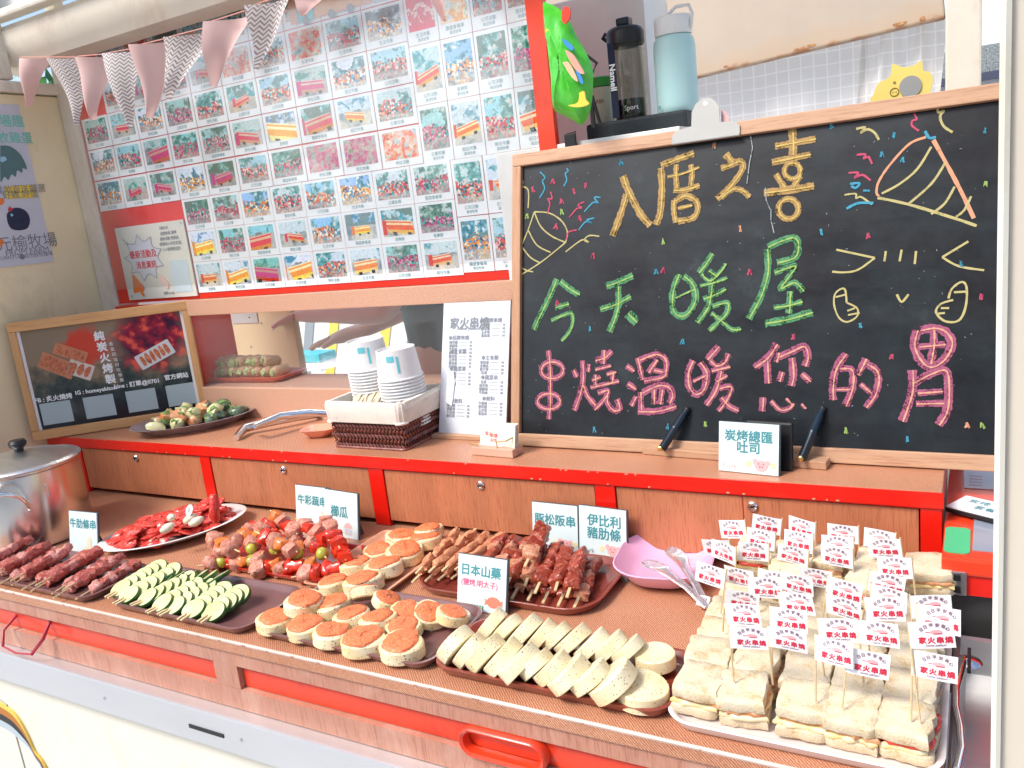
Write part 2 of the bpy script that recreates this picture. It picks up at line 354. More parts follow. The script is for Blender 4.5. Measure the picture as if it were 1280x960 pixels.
# unseen shopfront and trees, added to be mirrored in film, slate and steel
t_ = thing('added_building', 'long pale single storey shopfront added unseen behind the photographer for reflections', 'building', (0, -12, GZ))
B().box(-22, 16, -.6, 0, 0, 2.7).obj('facade', mat('pale_facade', (.80, .80, .78), .8, var=.05, scale=2), t_)
B().box(-22.2, 16.2, -.8, .25, 2.7, 2.85).obj('cornice', CREAM, t_)
for i in range(14): B().box(-20.6 + 2.6 * i, -19.3 + 2.6 * i, .0, .05, .3 if i % 3 else 0, 2.2).obj('window', flat('dark_shop_glass', (.05, .07, .08), .1), t_)
RT = random.Random(33)
for k_, (tx, ty, tr_, th_) in enumerate(((-3.2, -7.6, 2.0, 4.4), (.6, -7.2, 2.1, 4.6), (4.4, -7.8, 2.2, 4.4), (8.2, -7.5, 2.0, 4.8))):
    t_ = thing('added_tree', 'broad dark green tree added unseen behind the photographer for reflections, %s from the left' % ORD[k_], 'tree', (tx, ty, GZ), group='added trees behind the photographer')
    b = B().tube([(0, 0, 0), (.05, .03, 1.5), (0, 0, 3.2)], [.16, .12, .07], 8)
    for a in range(5): b.tube([(0, 0, 2.4 + .15 * a), (.9 * cos(a * 1.3), .9 * sin(a * 1.3), th_ - .3)], [.05, .02], 6)
    b.obj('trunk', mat('bark', (.16, .10, .06), .9), t_)
    b = B()
    for i in range(2600):
        a, e_, r_ = RT.uniform(0, 6.28), RT.uniform(-1, 1), RT.uniform(.2, 1) ** .4; q = math.sqrt(1 - e_ * e_)
        w_ = 1 + .25 * sin(3 * a + k_) * cos(2.5 * e_); c_ = Vector((tr_ * w_ * r_ * q * cos(a), tr_ * w_ * r_ * q * sin(a), th_ + tr_ * .62 * e_ * r_)); d1 = Vector((RT.uniform(-1, 1), RT.uniform(-1, 1), RT.uniform(-1, 1))).normalized() * .17; d2 = d1.cross(Vector((RT.uniform(-1, 1), RT.uniform(-1, 1), 1))).normalized() * .08
        b.add([c_ - d1, c_ + d2, c_ + d1, c_ - d2], [(0, 1, 2, 3)])
    b.obj('crown', mat('dark_leaves', (.06, .12, .035), .6, col2=(.03, .07, .02), scale=2), t_, kind='stuff')
# ---- truck body, as one vehicle-like stall with its panels
truck = thing('food_truck', 'cream painted food truck body with roof beam, posts and rusty rear header', 'food truck', (0, 0, 0))
b = B().box(-2.16, -2.12, .72, 1.50, GZ + .25, 1.005, b=.003); b.obj('side_wall', CREAM, truck)
B().box(-2.165, -2.105, .72, 1.50, 1.008, 1.036, b=.006).obj('side_rail', CREAMW, truck)
B().box(-2.16, -2.115, 1.30, 1.345, 1.04, 1.36, b=.006).obj('side_post', CREAMW, truck)
B().prism([(-2.118, 1.452), (-2.062, 1.452), (-2.057, 1.458), (-2.057, 1.52), (-2.118, 1.52)], GZ + .25, 1.12).obj('corner_trim', CREAMP, truck)
B().box(-2.160, -2.1225, 1.503, 1.53, GZ + .25, 1.36).obj('corner_post', CREAM, truck)
# roof beam: a folded section running along x
prof = [(1.335, 1.150), (1.335, 1.118), (1.352, 1.092), (1.362, 1.074), (1.412, 1.066), (1.43, 1.072), (1.43, 1.165), (1.352, 1.168)]
b = B(); xs = [-2.20, -2.12, -1.6, -1.0, -.4, .30]
b.rings([[(x, y, z) for y, z in prof] for x in xs]); b.obj('roof_beam', CREAMP, truck, smooth=35)
B().box(-2.2, .3, 1.31, 1.345, 1.172, 1.192, b=.006).obj('gutter', CREAMW, truck)
B().box(-2.2, .3, 1.36, 1.40, 1.194, 1.42, b=.004).obj('fascia', flat('white_enamel', (.82, .82, .8), .3), truck)
B().box(-2.25, .45, 1.33, 1.66, 1.425, 1.47, b=.01).obj('roof', flat('white_enamel', (.82, .82, .8), .3), truck)  # unseen roof, cut short so daylight reaches the interior
rust = mat('rust', (0.30, 0.09, 0.03), 0.8, col2=(0.62, 0.36, 0.14), scale=60)
hdr = mat('rear_header_paint', (0.56, 0.47, 0.37), 0.5, var=0.05, scale=4)
def rust_edge(m):
    t = m.node_tree; b_ = t.nodes['Principled BSDF']; tc = t.nodes.new('ShaderNodeTexCoord'); sx = t.nodes.new('ShaderNodeSeparateXYZ'); t.links.new(tc.outputs['Object'], sx.inputs[0])
    n = nn(t, 'ShaderNodeTexNoise', Scale=14.0, Detail=6.0); t.links.new(tc.outputs['Object'], n.inputs['Vector'])
    ad = nn(t, 'ShaderNodeMath', operation='MULTIPLY_ADD'); ad.inputs[1].default_value = .10; t.links.new(n.outputs[0], ad.inputs[0]); t.links.new(sx.outputs[2], ad.inputs[2])
    f = ramp(t, ad.outputs[0], [(.044, (.9, .9, .9)), (.056, (0, 0, 0))]); f2 = ramp(t, ad.outputs[0], [(.05, (.30, .30, .30)), (.12, (0, 0, 0))])
    old = b_.inputs['Base Color'].links[0].from_socket
    t.links.new(mixcol(t, f, mixcol(t, f2, old, (.62, .34, .14)), (.40, .15, .05)), b_.inputs['Base Color'])
rust_edge(hdr)
pL, pR = aty(740, 128, 2.8), aty(1181, 22, 2.8)
hM = Matrix.Translation(pR) @ Matrix.Rotation(math.atan2(pR.z - pL.z, pR.x - pL.x), 4, 'Y').inverted()
b = B().box(-2.05, 0, 0, .05, 0, .46, b=.006); h_ = b.obj('rear_header', hdr, truck); h_.matrix_local = hM
for i, (u, w, hh) in enumerate(((-.115, .028, .010), (-.36, .020, .008), (-.405, .012, .006), (-.62, .010, .006), (-.055, .012, .012))):
    pts = [(u + w * .6 * cos(a) * (1 + .3 * sin(3 * a + i)), .012 + hh * .6 * sin(a) * (1 + .3 * cos(2 * a))) for a in [2 * pi * k / 12 for k in range(12)]]
    r_ = B().prism(pts, .0006, .0016, Matrix.Rotation(radians(90), 4, 'X')).obj('rust_spot', rust, truck); r_.matrix_local = hM
B().box(-.086, .004, 2.80, 2.87, GZ, 1.42, b=.006).obj('rear_post', CREAMP, truck)
B().box(-2.16, .35, 2.87, 2.9, GZ + .2, .02, b=.004).obj('rear_lower_wall', CREAMW, truck)
B().box(.28, .34, 2.79, 2.87, GZ, 1.42, b=.006).obj('rear_post', CREAMP, truck)
B().box(-2.12, .3, 1.5, 2.95, GZ + .22, GZ + .26).obj('truck_floor', mat('steel_floor', (.35, .35, .36), .5, .4), truck)
# right-hand front post, close to the camera
b = B().box(.0125, .34, .705, .745, GZ + .2, 1.42, b=.005); b.obj('front_post', mat('front_post_paint', (.66, .59, .49), .4, var=.03, scale=4, coat=.2), truck)
b = B().tube([(.0155, .702, z) for z in (GZ + .2, -.3, .3, 1.42)], .004, 6); b.obj('post_edge_trim', CREAMW, truck)
for z in (.455, .415, .205, .098):
    B().lathe([(.0022, 0), (.0018, .002), (0.0002, .003)], 8, Matrix.Translation((.017, .7050, z)) @ Matrix.Rotation(radians(90), 4, 'X')).obj('chip', rust, truck)
# stucco wall outside, behind the rear posts
t_ = thing('stucco_wall', 'grey rough stucco wall with a white upper part seen behind the rear post', 'wall', (0, 0, 0))
stz = aty(1210, 60, 4.0).z; stb = aty(1210, 94, 4.0).z
B().box(-1.2, 1.8, 4.0, 4.2, stb, stz).obj('stucco_band', mat('grey_stucco', (.36, .40, .40), .9, col2=(.10, .12, .13), scale=160, detail=2), t_)
B().box(-1.2, 1.8, 4.01, 4.2, stz, 2.6).obj('upper_wall', mat('white_blinds_wall', (.80, .82, .84), .7, var=.06, scale=14, aniso=(.2, 1, 3)), t_)
B().box(-1.2, 1.8, 3.97, 4.0, stb - .03, stb).obj('dark_ledge', flat('dark_ledge', (.06, .07, .12)), t_)
B().box(-1.2, 1.8, 4.0, 4.2, GZ, stb - .03).obj('lower_wall', flat('pale_lower_wall', (.7, .72, .75)), t_)
# checked curtain
def check_mat():
    m = bpy.data.materials.new('checked_curtain'); m.use_nodes = True; t = m.node_tree; b_ = t.nodes['Principled BSDF']
    tc = t.nodes.new('ShaderNodeTexCoord'); br = nn(t, 'ShaderNodeTexBrick', Scale=1.0); br.offset = 0
    br.inputs['Mortar Size'].default_value = .0022; br.inputs['Brick Width'].default_value = .038; br.inputs['Row Height'].default_value = .038
    br.inputs['Color1'].default_value = (.80, .79, .77, 1); br.inputs['Color2'].default_value = (.82, .80, .77, 1); br.inputs['Mortar'].default_value = (.95, .94, .92, 1)
    mp = t.nodes.new('ShaderNodeMapping'); mp.inputs['Rotation'].default_value = (radians(90), 0, 0); t.links.new(tc.outputs['Object'], mp.inputs[0]); t.links.new(mp.outputs[0], br.inputs['Vector'])
    b_.inputs['Roughness'].default_value = .9
    t.links.new(br.outputs[0], b_.inputs['Base Color'])
    tl = nn(t, 'ShaderNodeBsdfTranslucent'); t.links.new(br.outputs[0], tl.inputs[0]); mx = nn(t, 'ShaderNodeMixShader', Fac=.55)
    t.links.new(b_.outputs[0], mx.inputs[1]); t.links.new(tl.outputs[0], mx.inputs[2]); t.links.new(mx.outputs[0], t.nodes['Material Output'].inputs[0]); return m
t_ = thing('curtain', 'white checked cloth curtain gathered across the rear opening of the truck', 'curtain', (0, 0, 0))
def cloth(x0, x1, y, zt, zb, amp, nf, nx=60, nz=10, slant=0.0):
    vs = []; 
    for j in range(nz + 1):
        for i in range(nx + 1):
            u = i / nx; w = j / nz; x = x0 + (x1 - x0) * u + slant * (1 - w)
            vs.append((x, y + amp * sin(u * nf + w * 1.3) * (1 - .5 * w) + .3 * amp * sin(u * nf * 2.7), zt + (zb - zt) * w))
    return vs, [(j * (nx + 1) + i, j * (nx + 1) + i + 1, (j + 1) * (nx + 1) + i + 1, (j + 1) * (nx + 1) + i) for j in range(nz) for i in range(nx)]
ck = check_mat()
B().add(*cloth(-1.25, -.30, 2.90, 1.0, .30, .012, 22)).obj('cloth', ck, t_, smooth=True)
B().add(*cloth(-.36, -.13, 2.88, .99, .50, .016, 15, slant=.05)).obj('gathered_cloth', ck, t_, smooth=True)
# tan interior cabinet seen through the serving window
t_ = thing('interior_cabinet', 'tan painted cupboard end with screw heads, inside the truck behind the cabbage roll tray', 'cupboard', (0, 0, 0))
B().box(-2.11, -1.838, 1.88, 1.905, GZ + .26, .62, b=.004).obj('side_panel', mat('tan_paint', (.74, .56, .34), .45, var=.05, scale=5), t_)
for x, z in ((-2.02, .34), (-1.93, .30), (-1.86, .335), (-2.04, .245), (-1.975, .32)): B().lathe([(.004, 0), (.003, .002)], 8, Matrix.Translation((x, 1.8795, z)) @ Matrix.Rotation(radians(90), 4, 'X')).obj('screw', STEEL, t_)
B().box(-2.10, -1.985, 1.8775, 1.879, .322, .42).obj('taped_paper', flat('grey_paper', (.50, .47, .46)), t_)
# rear serving ledge with a cyan carton
t_ = thing('rear_worktop', 'white rear worktop inside the truck below the striped barrier', 'worktop', (0, 0, 0))
B().box(-2.1, -1.0, 2.35, 2.86, .00, .03, b=.004).obj('top', flat('white_melamine', (.84, .84, .84), .3), t_)
B().box(-2.1, -1.0, 2.37, 2.85, GZ + .27, -.002).obj('carcass', flat('white_melamine', (.84, .84, .84), .3), t_)
p = aty(392, 466, 2.5)
t_ = thing('cyan_carton', 'small cyan and white carton lying on the white rear worktop', 'carton', (p.x, 2.5, .03))
B().box(-.09, .09, -.05, .05, 0, .035, b=.003).obj('lower_half', flat('carton_white', (.82, .84, .85)), t_); B().box(-.091, .091, -.051, .051, .036, .07, b=.003).obj('lid', CYAN, t_)

# ---- serving counter
ct = thing('serving_counter', 'long serving counter with tan woven-look laminate top and orange drawers along its front', 'counter', (0, 0, 0))
B().box(-2.118, -.026, .768, 1.43, -.022, 0, b=.002).obj('counter_top', TOPM, ct)
e_ = B().tube([(x, .7695, -.003) for x in (-2.11, -1.5, -.8, -.028)], .0032, 6); e_.obj('edge_banding', mat('pale_edge_banding', (.78, .55, .45), .4), ct)
B().box(-2.118, -.028, .772, .792, -.0465, -.0225).obj('upper_rail', LAMF, ct)
B().box(-2.118, -.028, .772, .792, -.1235, -.0875).obj('lower_rail', LAMF, ct)
for x0, x1 in ((-1.046, -.994), (-.066, -.028)): B().box(x0, x1, .7725, .7915, -.0872, -.0468).obj('stile', LAMF, ct)
DRK = flat('dark_red_shade_and_seam', (.35, .006, .004))
for i, (x0, x1) in enumerate(((-2.117, -1.047), (-.993, -.067))):
    d = B().box(x0, x1 - .006, .781, .80, -.0868, -.0535, b=.0025).obj('drawer_front', ORANGE, ct)
    B().box(x0, x1, .797, .803, -.0530, -.0468).obj('drawer_gap', DRK, ct)  # dark red strip stands in for the shade in the slot above the drawer
    if i == 0:
        h_ = B(); h_.tube([(-1.60, .782, -.060), (-1.612, .757, -.082), (-1.597, .742, -.104)], .0028, 6); h_.tube([(-1.492, .782, -.055), (-1.484, .757, -.078), (-1.505, .742, -.104)], .0034, 6)
        h_.tube([(-1.597, .742, -.104), (-1.55, .738, -.107), (-1.505, .742, -.104)], .0016, 6); h_.obj('handle', mat('worn_crimson_wire', (.45, .02, .05), .4), d)
    else:
        rs = []
        for ins, y in ((0, .7805), (0, .7665), (.003, .764), (.007, .7665), (.0085, .7795)):
            rs.append([(-.522 + px_, y, -.0705 + pz_) for px_, pz_ in rrect(.128 - 2 * ins, .0445 - 2 * ins, .0215 - ins, 6)])
        B().rings([r for r in rs], False, False).obj('handle', ORANGE, d, smooth=50)
for (x0, x1) in ((-2.13, -.026),):
    B().box(x0, x1, .748, .80, -.190, -.1245, b=.004).obj('metal_sill', mat('aluminium_sill', (.80, .82, .84), .3, .75, var=.06, scale=5, aniso=(.3, 1, 1)), ct)
B().box(-1.104, -1.024, .7465, .749, -.1635, -.1565, b=.001).obj('sill_slot', BLACK, ct)
B().box(-2.13, -.02, .770, .79, GZ + .25, -.1915).obj('lower_body_panel', CREAMW, ct)
dr = B(); dr.tube([(-2.0, .7695, -.262), (-1.72, .7695, -.262), (-1.70, .7695, -.268), (-1.697, .7695, -.29), (-1.697, .7695, -.8)], .0016, 5); dr.obj('hatch_seam', flat('seam_grey', (.35, .33, .28)), ct)
for i, x in enumerate((-1.93, -1.32, -.985, -.52, -.12)):
    B().lathe([(.0032, 0), (.0028, .0012), (.0001, .0014)], 10, Matrix.Translation((x, .7478, -.157)) @ Matrix.Rotation(radians(90), 4, 'X')).obj('screw', STEEL, ct)
RG = random.Random(90)
for i in range(26):
    x = RG.uniform(-1.9, -.05); w_ = RG.uniform(.002, .009)
    B().box(x, x + w_, .7665, .7695, -.0042, -.0015 - RG.uniform(0, .001)).obj('edge_chip', flat('chipped_core', (.40, .16, .09)), ct)
# curved orange, black and grey trim low on the body
RX = Matrix.Rotation(radians(90), 4, 'X')
t_ = thing('wheel_arch_trim', 'curved orange, black and grey trim arching at the lower left of the cream body', 'trim', (0, 0, 0))
outer = [(-60, 876), (-25, 878), (0, 890), (13, 903), (25, 924), (34, 944), (47, 962), (62, 1000)]; inner = [(-60, 908), (-25, 908), (0, 918), (15, 930), (28, 943), (36, 956), (42, 966), (54, 1004)]
def lerp_line(k_): return [(a[0] + (b[0] - a[0]) * k_, a[1] + (b[1] - a[1]) * k_) for a, b in zip(outer, inner)]
for k0, k1, m_, d_ in ((0, .12, flat('trim_yellow', (.8, .55, .1)), .0040), (.125, .42, flat('trim_brown', (.45, .17, .03)), .0035), (.425, .70, BLACK, .0030), (.705, 1, flat('trim_grey', (.45, .52, .56)), .0025)):
    A_ = [aty(x, y, .752) for x, y in lerp_line(k0)]; B_ = [aty(x, y, .752) for x, y in lerp_line(k1)]
    q = smoothp([(p.x, p.z) for p in A_], 4) + smoothp([(p.x, p.z) for p in B_], 4)[::-1]
    B().prism(q, -.7695, -.7695 + d_, RX).obj('band', m_, t_)

# ---- drawer cabinet with shelf
cb = thing('drawer_cabinet', 'red framed low cabinet with wood laminate drawers and a laminate shelf on the counter', 'cabinet', (0, 0, 0))
B().box(-2.112, -.041, 1.214, 1.440, .1300, .146, b=.0015).obj('shelf_top', TOPM, cb)
B().box(-2.112, -.039, 1.2105, 1.2135, .1225, .1452).obj('shelf_edge', RED, cb)
B().box(-2.112, -.041, 1.214, 1.226, .1195, .1298).obj('top_rail', RED, cb)
DX = [(-1.985, -1.545), (-1.512, -1.056), (-1.019, -.566), (-.529, -.069)]
edges = [-2.112] + [x for d in DX for x in d] + [-.041]
for i in range(0, len(edges), 2):
    B().box(edges[i] + .0005, edges[i + 1] - .0005, 1.214, 1.226, 0.001, .1193, b=.001).obj('stile', RED, cb)
for i, (x0, x1) in enumerate(DX):
    d = B().box(x0 + .0015, x1 - .0015, 1.2165, 1.232, .012, .1175, b=.0015).obj('drawer_front', LAM, cb)
    lx = [-1.773, -1.289, -.796, -.302][i]
    M_ = Matrix.Translation((lx, 1.2163, .102)) @ RX
    B().lathe([(.0085, 0), (.0085, .002), (.0065, .004), (.0045, .0035), (.0045, .0022)], 16, M_).obj('lock', CHROME, d, smooth=40)
    B().box(lx - .0035, lx + .0035, 1.2105, 1.2128, .101, .103).obj('keyhole', BLACK, d)
    if i == 3: B().box(-.3175, -.3165, 1.2157, 1.2164, .013, .117).obj('seam', DRK, d)
B().box(-2.10, -.045, 1.24, 1.42, .002, .118).obj('carcass', flat('dark_cabinet_inside', (.05, .012, .01)), cb)
B().box(-.0475, -.041, 1.2265, 1.438, .001, .1295).obj('end_panel', RED, cb)

# ---- partition behind the shelf: ledge, window, rail
pt = thing('service_partition', 'patterned wood partition with a clear window, ledge and rail behind the shelf', 'partition', (0, 0, 0))
B().box(-1.79, -.70, 1.4405, 1.60, .02, .222, b=.0015).obj('ledge', RAILM, pt)
B().box(-1.8005, -1.7905, 1.437, 1.60, .02, .445, b=.001).obj('end_post', RED, pt)
B().box(-2.056, -1.801, 1.4455, 1.60, .02, .446).obj('side_infill', ORANGE, pt)
B().box(-1.79, -.692, 1.4435, 1.476, .4105, .4505, b=.0015).obj('rail', RAILM, pt)
B().box(-.8445, -.822, 1.4375, 1.47, .2225, .4100, b=.001).obj('window_post', mat('pink_post', (.62, .27, .19), .5), pt)
ac = glassmat('clear_acrylic', (.97, .98, .98), 1.5, .02, milk=.03, milkcol=(.9, .92, .95))
B().box(-1.79, -.845, 1.452, 1.455, .2225, .410).obj('window_pane', ac, pt)
B().box(-.8215, -.452, 1.455, 1.72, .2225, .697, b=.002).obj('box_panel', flat('white_box_panel', (.78, .78, .76), .4), pt)
B().box(-.4515, -.02, 1.47, 1.60, .10, .640, b=.002).obj('lower_panel', CREAMP, pt)

# ================================================================== PHOTO WALL
pb = thing('photo_board', 'large red board covered with rows of white bordered event photographs under clear film', 'photo board', (0, 0, 0))
YB = 1.4585
B().box(-2.052, -.690, YB, 1.472, .4515, 1.14, b=.0015).obj('backing', mat('red_board', (.80, .025, .008), .4, var=.1, scale=5, coat=.3), pb)
B().box(-.724, -.6885, YB - .006, YB - .0005, .4515, 1.14, b=.001).obj('edge_strip', ORANGE, pb)
def photo_mat(name, kind):
    m = bpy.data.materials.new(name); m.use_nodes = True; t = m.node_tree; b_ = t.nodes['Principled BSDF']; b_.inputs['Roughness'].default_value = .25
    tc = t.nodes.new('ShaderNodeTexCoord'); sx = t.nodes.new('ShaderNodeSeparateXYZ'); t.links.new(tc.outputs['Object'], sx.inputs[0])
    oi = t.nodes.new('ShaderNodeObjectInfo'); v = coords(t, rnd=True)
    def noise(s, d=3.0, r=.6):
        n = nn(t, 'ShaderNodeTexNoise', Scale=s, Detail=d, Roughness=r); t.links.new(v, n.inputs['Vector']); return n
    def fn(op, a, b2=None, c=None):
        n = nn(t, 'ShaderNodeMath', operation=op)
        for i, q in enumerate((a, b2, c)):
            if q is None: continue
            if isinstance(q, (int, float)): n.inputs[i].default_value = q
            else: t.links.new(q, n.inputs[i])
        return n.outputs[0]
    X, Y = sx.outputs[0], sx.outputs[1]
    n1 = noise(26); n2 = noise(75, 2.0); n3 = noise(160, 2.0)
    r = oi.outputs['Random']
    skyc = ramp(t, r, [(0, (.45, .72, .85)), (.3, (.62, .76, .78)), (.55, (.16, .24, .22)), (.8, (.70, .80, .86)), (1, (.10, .12, .14))], 'CONSTANT')
    gnd = ramp(t, n1.outputs[0], [(.35, (.20, .26, .27)), (.5, (.55, .56, .54)), (.65, (.68, .62, .52))])
    if kind == 'crowd':
        vo = nn(t, 'ShaderNodeTexVoronoi', Scale=230.0); t.links.new(v, vo.inputs['Vector'])
        hs = t.nodes.new('ShaderNodeSeparateColor'); t.links.new(vo.outputs['Color'], hs.inputs[0])
        ppl = ramp(t, hs.outputs[0], [(0, (.04, .05, .07)), (.16, (.65, .08, .08)), (.32, (.75, .55, .42)), (.40, (.05, .40, .50)), (.52, (.80, .78, .74)), (.64, (.70, .12, .08)), (.80, (.15, .42, .40)), (.88, (.85, .45, .45))], 'CONSTANT')
        hor = fn('ADD', Y, fn('MULTIPLY', fn('SUBTRACT', n1.outputs[0], .5), .05)); f = ramp(t, hor, [(.499, (1, 1, 1)), (.5, (0, 0, 0))])
        f = fn('LESS_THAN', hor, .010)
        low = mixcol(t, fn('LESS_THAN', hor, -.012), ppl, mixcol(t, .6, ppl, gnd))
        tree = ramp(t, n2.outputs[0], [(.4, (.06, .20, .20)), (.55, (.25, .50, .50)), (.65, (.75, .80, .80)), (.72, (.75, .30, .22))])
        top = mixcol(t, fn('GREATER_THAN', n1.outputs[0], .5), skyc, tree)
        col = mixcol(t, f, top, low)
    elif kind == 'truck':
        cx = fn('MULTIPLY', fn('SUBTRACT', r, .5), .02)
        sz = fn('MULTIPLY_ADD', fn('FRACT', fn('MULTIPLY', r, 17.3)), .9, .65); X = fn('MULTIPLY', X, sz); Y = fn('MULTIPLY', Y, sz)
        ax = fn('ABSOLUTE', fn('SUBTRACT', fn('ADD', X, fn('MULTIPLY', Y, fn('MULTIPLY_ADD', r, .8, -.2))), cx))
        Yt = fn('ADD', Y, fn('MULTIPLY', X, fn('MULTIPLY_ADD', fn('FRACT', fn('MULTIPLY', r, 53.1)), .7, -.35)))
        body = fn('MULTIPLY', fn('LESS_THAN', ax, .030), fn('MULTIPLY', fn('LESS_THAN', Yt, .008), fn('GREATER_THAN', Yt, -.017)))
        bc = ramp(t, fn('ADD', fn('MULTIPLY', Yt, 20.0), .5), [(.0, (.80, .50, .25)), (.30, (.82, .06, .03)), (.48, (.85, .70, .50)), (.56, (.85, .08, .05)), (.62, (.85, .72, .58))], 'CONSTANT')
        tree = ramp(t, n2.outputs[0], [(.42, (.10, .36, .40)), (.6, (.60, .74, .76))])
        f = fn('GREATER_THAN', fn('ADD', Y, fn('MULTIPLY', fn('SUBTRACT', n1.outputs[0], .5), .03)), .008)
        col = mixcol(t, f, gnd, mixcol(t, fn('GREATER_THAN', n1.outputs[0], .52), skyc, tree))
        col = mixcol(t, body, col, bc)
        ban = fn('MULTIPLY', fn('LESS_THAN', fn('ABSOLUTE', fn('ADD', X, .033)), .006), fn('LESS_THAN', fn('ABSOLUTE', fn('ADD', Y, .004)), .014))
        col = mixcol(t, fn('MULTIPLY', ban, fn('GREATER_THAN', r, .4)), col, (.70, .02, .06))
        wh = fn('MULTIPLY', fn('LESS_THAN', fn('ABSOLUTE', fn('SUBTRACT', ax, .017)), .0045), fn('LESS_THAN', fn('ABSOLUTE', fn('ADD', Yt, .0175)), .0035)); col = mixcol(t, wh, col, (.03, .04, .05))
    elif kind == 'close':
        vo = nn(t, 'ShaderNodeTexVoronoi', Scale=85.0); t.links.new(v, vo.inputs['Vector']); hs = t.nodes.new('ShaderNodeSeparateColor'); t.links.new(vo.outputs['Color'], hs.inputs[0])
        col = ramp(t, fn('ADD', fn('MULTIPLY', hs.outputs[0], .45), fn('MULTIPLY', n2.outputs[0], .65)), [(0, (.08, .12, .14)), (.22, (.10, .32, .38)), (.36, (.55, .62, .60)), (.5, (.80, .45, .36)), (.62, (.75, .09, .09)), (.76, (.80, .74, .62)), (.9, (.25, .33, .20))], 'LINEAR')
    else:                                                    # red menu poster style print
        col = mixcol(t, fn('MULTIPLY', fn('GREATER_THAN', n2.outputs[0], .55), fn('LESS_THAN', fn('ABSOLUTE', Y), .018)), (.72, .015, .06), (.85, .6, .5))
    g = ramp(t, n3.outputs[0], [(.3, (.72, .72, .72)), (.7, (1, 1, 1))])
    mm = t.nodes.new('ShaderNodeMix'); mm.data_type = 'RGBA'; mm.blend_type = 'MULTIPLY'; mm.inputs[0].default_value = 1
    hs_ = t.nodes.new('ShaderNodeHueSaturation'); t.links.new(col, hs_.inputs['Color'])
    r2 = fn('FRACT', fn('MULTIPLY', r, 37.7)); r3 = fn('FRACT', fn('MULTIPLY', r, 91.3))
    if kind != 'poster': t.links.new(fn('MULTIPLY_ADD', r2, .14, .43), hs_.inputs['Hue'])
    t.links.new(fn('MULTIPLY_ADD', r3, .6, 1.0), hs_.inputs['Saturation']); t.links.new(fn('MULTIPLY_ADD', r2, .6, .75), hs_.inputs['Value'])
    t.links.new(hs_.outputs[0], mm.inputs[6]); t.links.new(g, mm.inputs[7]); t.links.new(mm.outputs[2], b_.inputs['Base Color'])
    return m
PM = {k: photo_mat('photo_print_' + k, k) for k in ('crowd', 'truck', 'close', 'poster')}
CARDM = flat('photo_paper', (.80, .84, .86), .3, coat=.2)
def flatplate(w, h, z0, z1): return B().box(-w / 2, w / 2, -h / 2, h / 2, z0, z1)
LCARD = flatplate(.0990, .0768, 0, .0008).mesh('photo_card', CARDM); PCARD = flatplate(.0738, .1125, 0, .0008).mesh('photo_card', CARDM)
LPIC = {k: B().box(-.041, .041, -.0235, .0325, .0009, .0012).mesh('picture', m) for k, m in PM.items()}
PPIC = {k: B().box(-.031, .031, -.031, .0475, .0009, .0012).mesh('picture', m) for k, m in PM.items()}
caps = ['生活市集', '假日市集', '園遊會餐車', '公司活動', '學校活動', '企業包場', '音樂節']
CAPL = []; CAPP = []
for c in caps:
    b = B(); put_text(b, c, 0, -.0305, .0085, .0011, .0); CAPL.append(b.mesh('caption', TEAL))
    b = B(); put_text(b, c, 0, -.0395, .0085, .0011, .0); put_text(b, '歡迎包場', 0, -.0485, .0065, .0011, .0); CAPP.append(b.mesh('caption', TEAL))
XM = Matrix.Rotation(radians(90), 4, 'X')
R1 = random.Random(11)
def photo(x, z, portrait, k=None):
    me = PCARD if portrait else LCARD
    M_ = Matrix.Translation((x, YB - .0008, z)) @ XM @ Matrix.Rotation(R1.uniform(-.006, .006), 4, 'Z')
    o = link('photo_card', me, pb, M=M_)
    k = k or R1.choices(['crowd', 'truck', 'close'], [.45, .42, .13])[0]
    link('picture', (PPIC if portrait else LPIC)[k], o); link('caption', R1.choice(CAPP if portrait else CAPL), o)
    return o
for r, z in enumerate([.467, .5445, .622]):
    for c in range(8): photo(-1.729 + .05 + c * .100, z + .038, False)
for r, z in enumerate([.700, .780, .859, .937, 1.016]):
    for c in range(10 if z < .93 else 9): photo(-2.0475 + .053 + (c + (z > .93)) * .1055, z + .038, False).scale.x = 1.045
for j in range(4):
    for i, z in enumerate([.699, .8125, .926, 1.0395]):
        photo(-.955 + j * .0752, z + .055, True, 'poster' if (j, i) == (0, 2) else None)
for x in (-.891, -.8155):
    for z in (.4715, .5855): photo(x, z + .0555, True)
# children's drawing banner strip near the top
t_ = B().box(-1.285, -1.065, -.000, .0012, 0, .062).obj('drawing_strip', flat('salmon_paper', (.82, .42, .30), .5), pb, loc=(0, YB - .004, 1.022))
b = B(); b.prism(rrect(.045, .03, .006, cx=-1.24, cy=.014), .0013, .002, XM); b.obj('drawn_car', CYAN, t_)
b = B(); b.prism(rrect(.12, .035, .006, cx=-1.15, cy=.020), .0013, .002, XM); b.obj('drawn_truck', flat('apricot_print', (.85, .45, .18)), t_)
b = B(); 
for x in (-1.24, -1.17, -1.12): b.prism(ell(x, .0, .009, .009, 12), .002, .0026, XM)
b.obj('drawn_wheels', GREY, t_)
film = glassmat('clear_film', (.985, .99, .99), 2.5, .20, bump=.8, milk=.03, milkcol=(.80, .92, .96))
nx, nz = 40, 20; vs = []; Rf = random.Random(3)
for j in range(nz + 1):
    for i in range(nx + 1):
        x = -2.045 + 1.315 * i / nx; z = .49 + .63 * j / nz
        vs.append((x, YB - .0075 - .0012 * sin(x * 21 + z * 9) * sin(z * 17 + 1), z))
B().add(vs, [(j * (nx + 1) + i, j * (nx + 1) + i + 1, (j + 1) * (nx + 1) + i + 1, (j + 1) * (nx + 1) + i) for j in range(nz) for i in range(nx)]).obj('clear_film', film, pb, smooth=True)
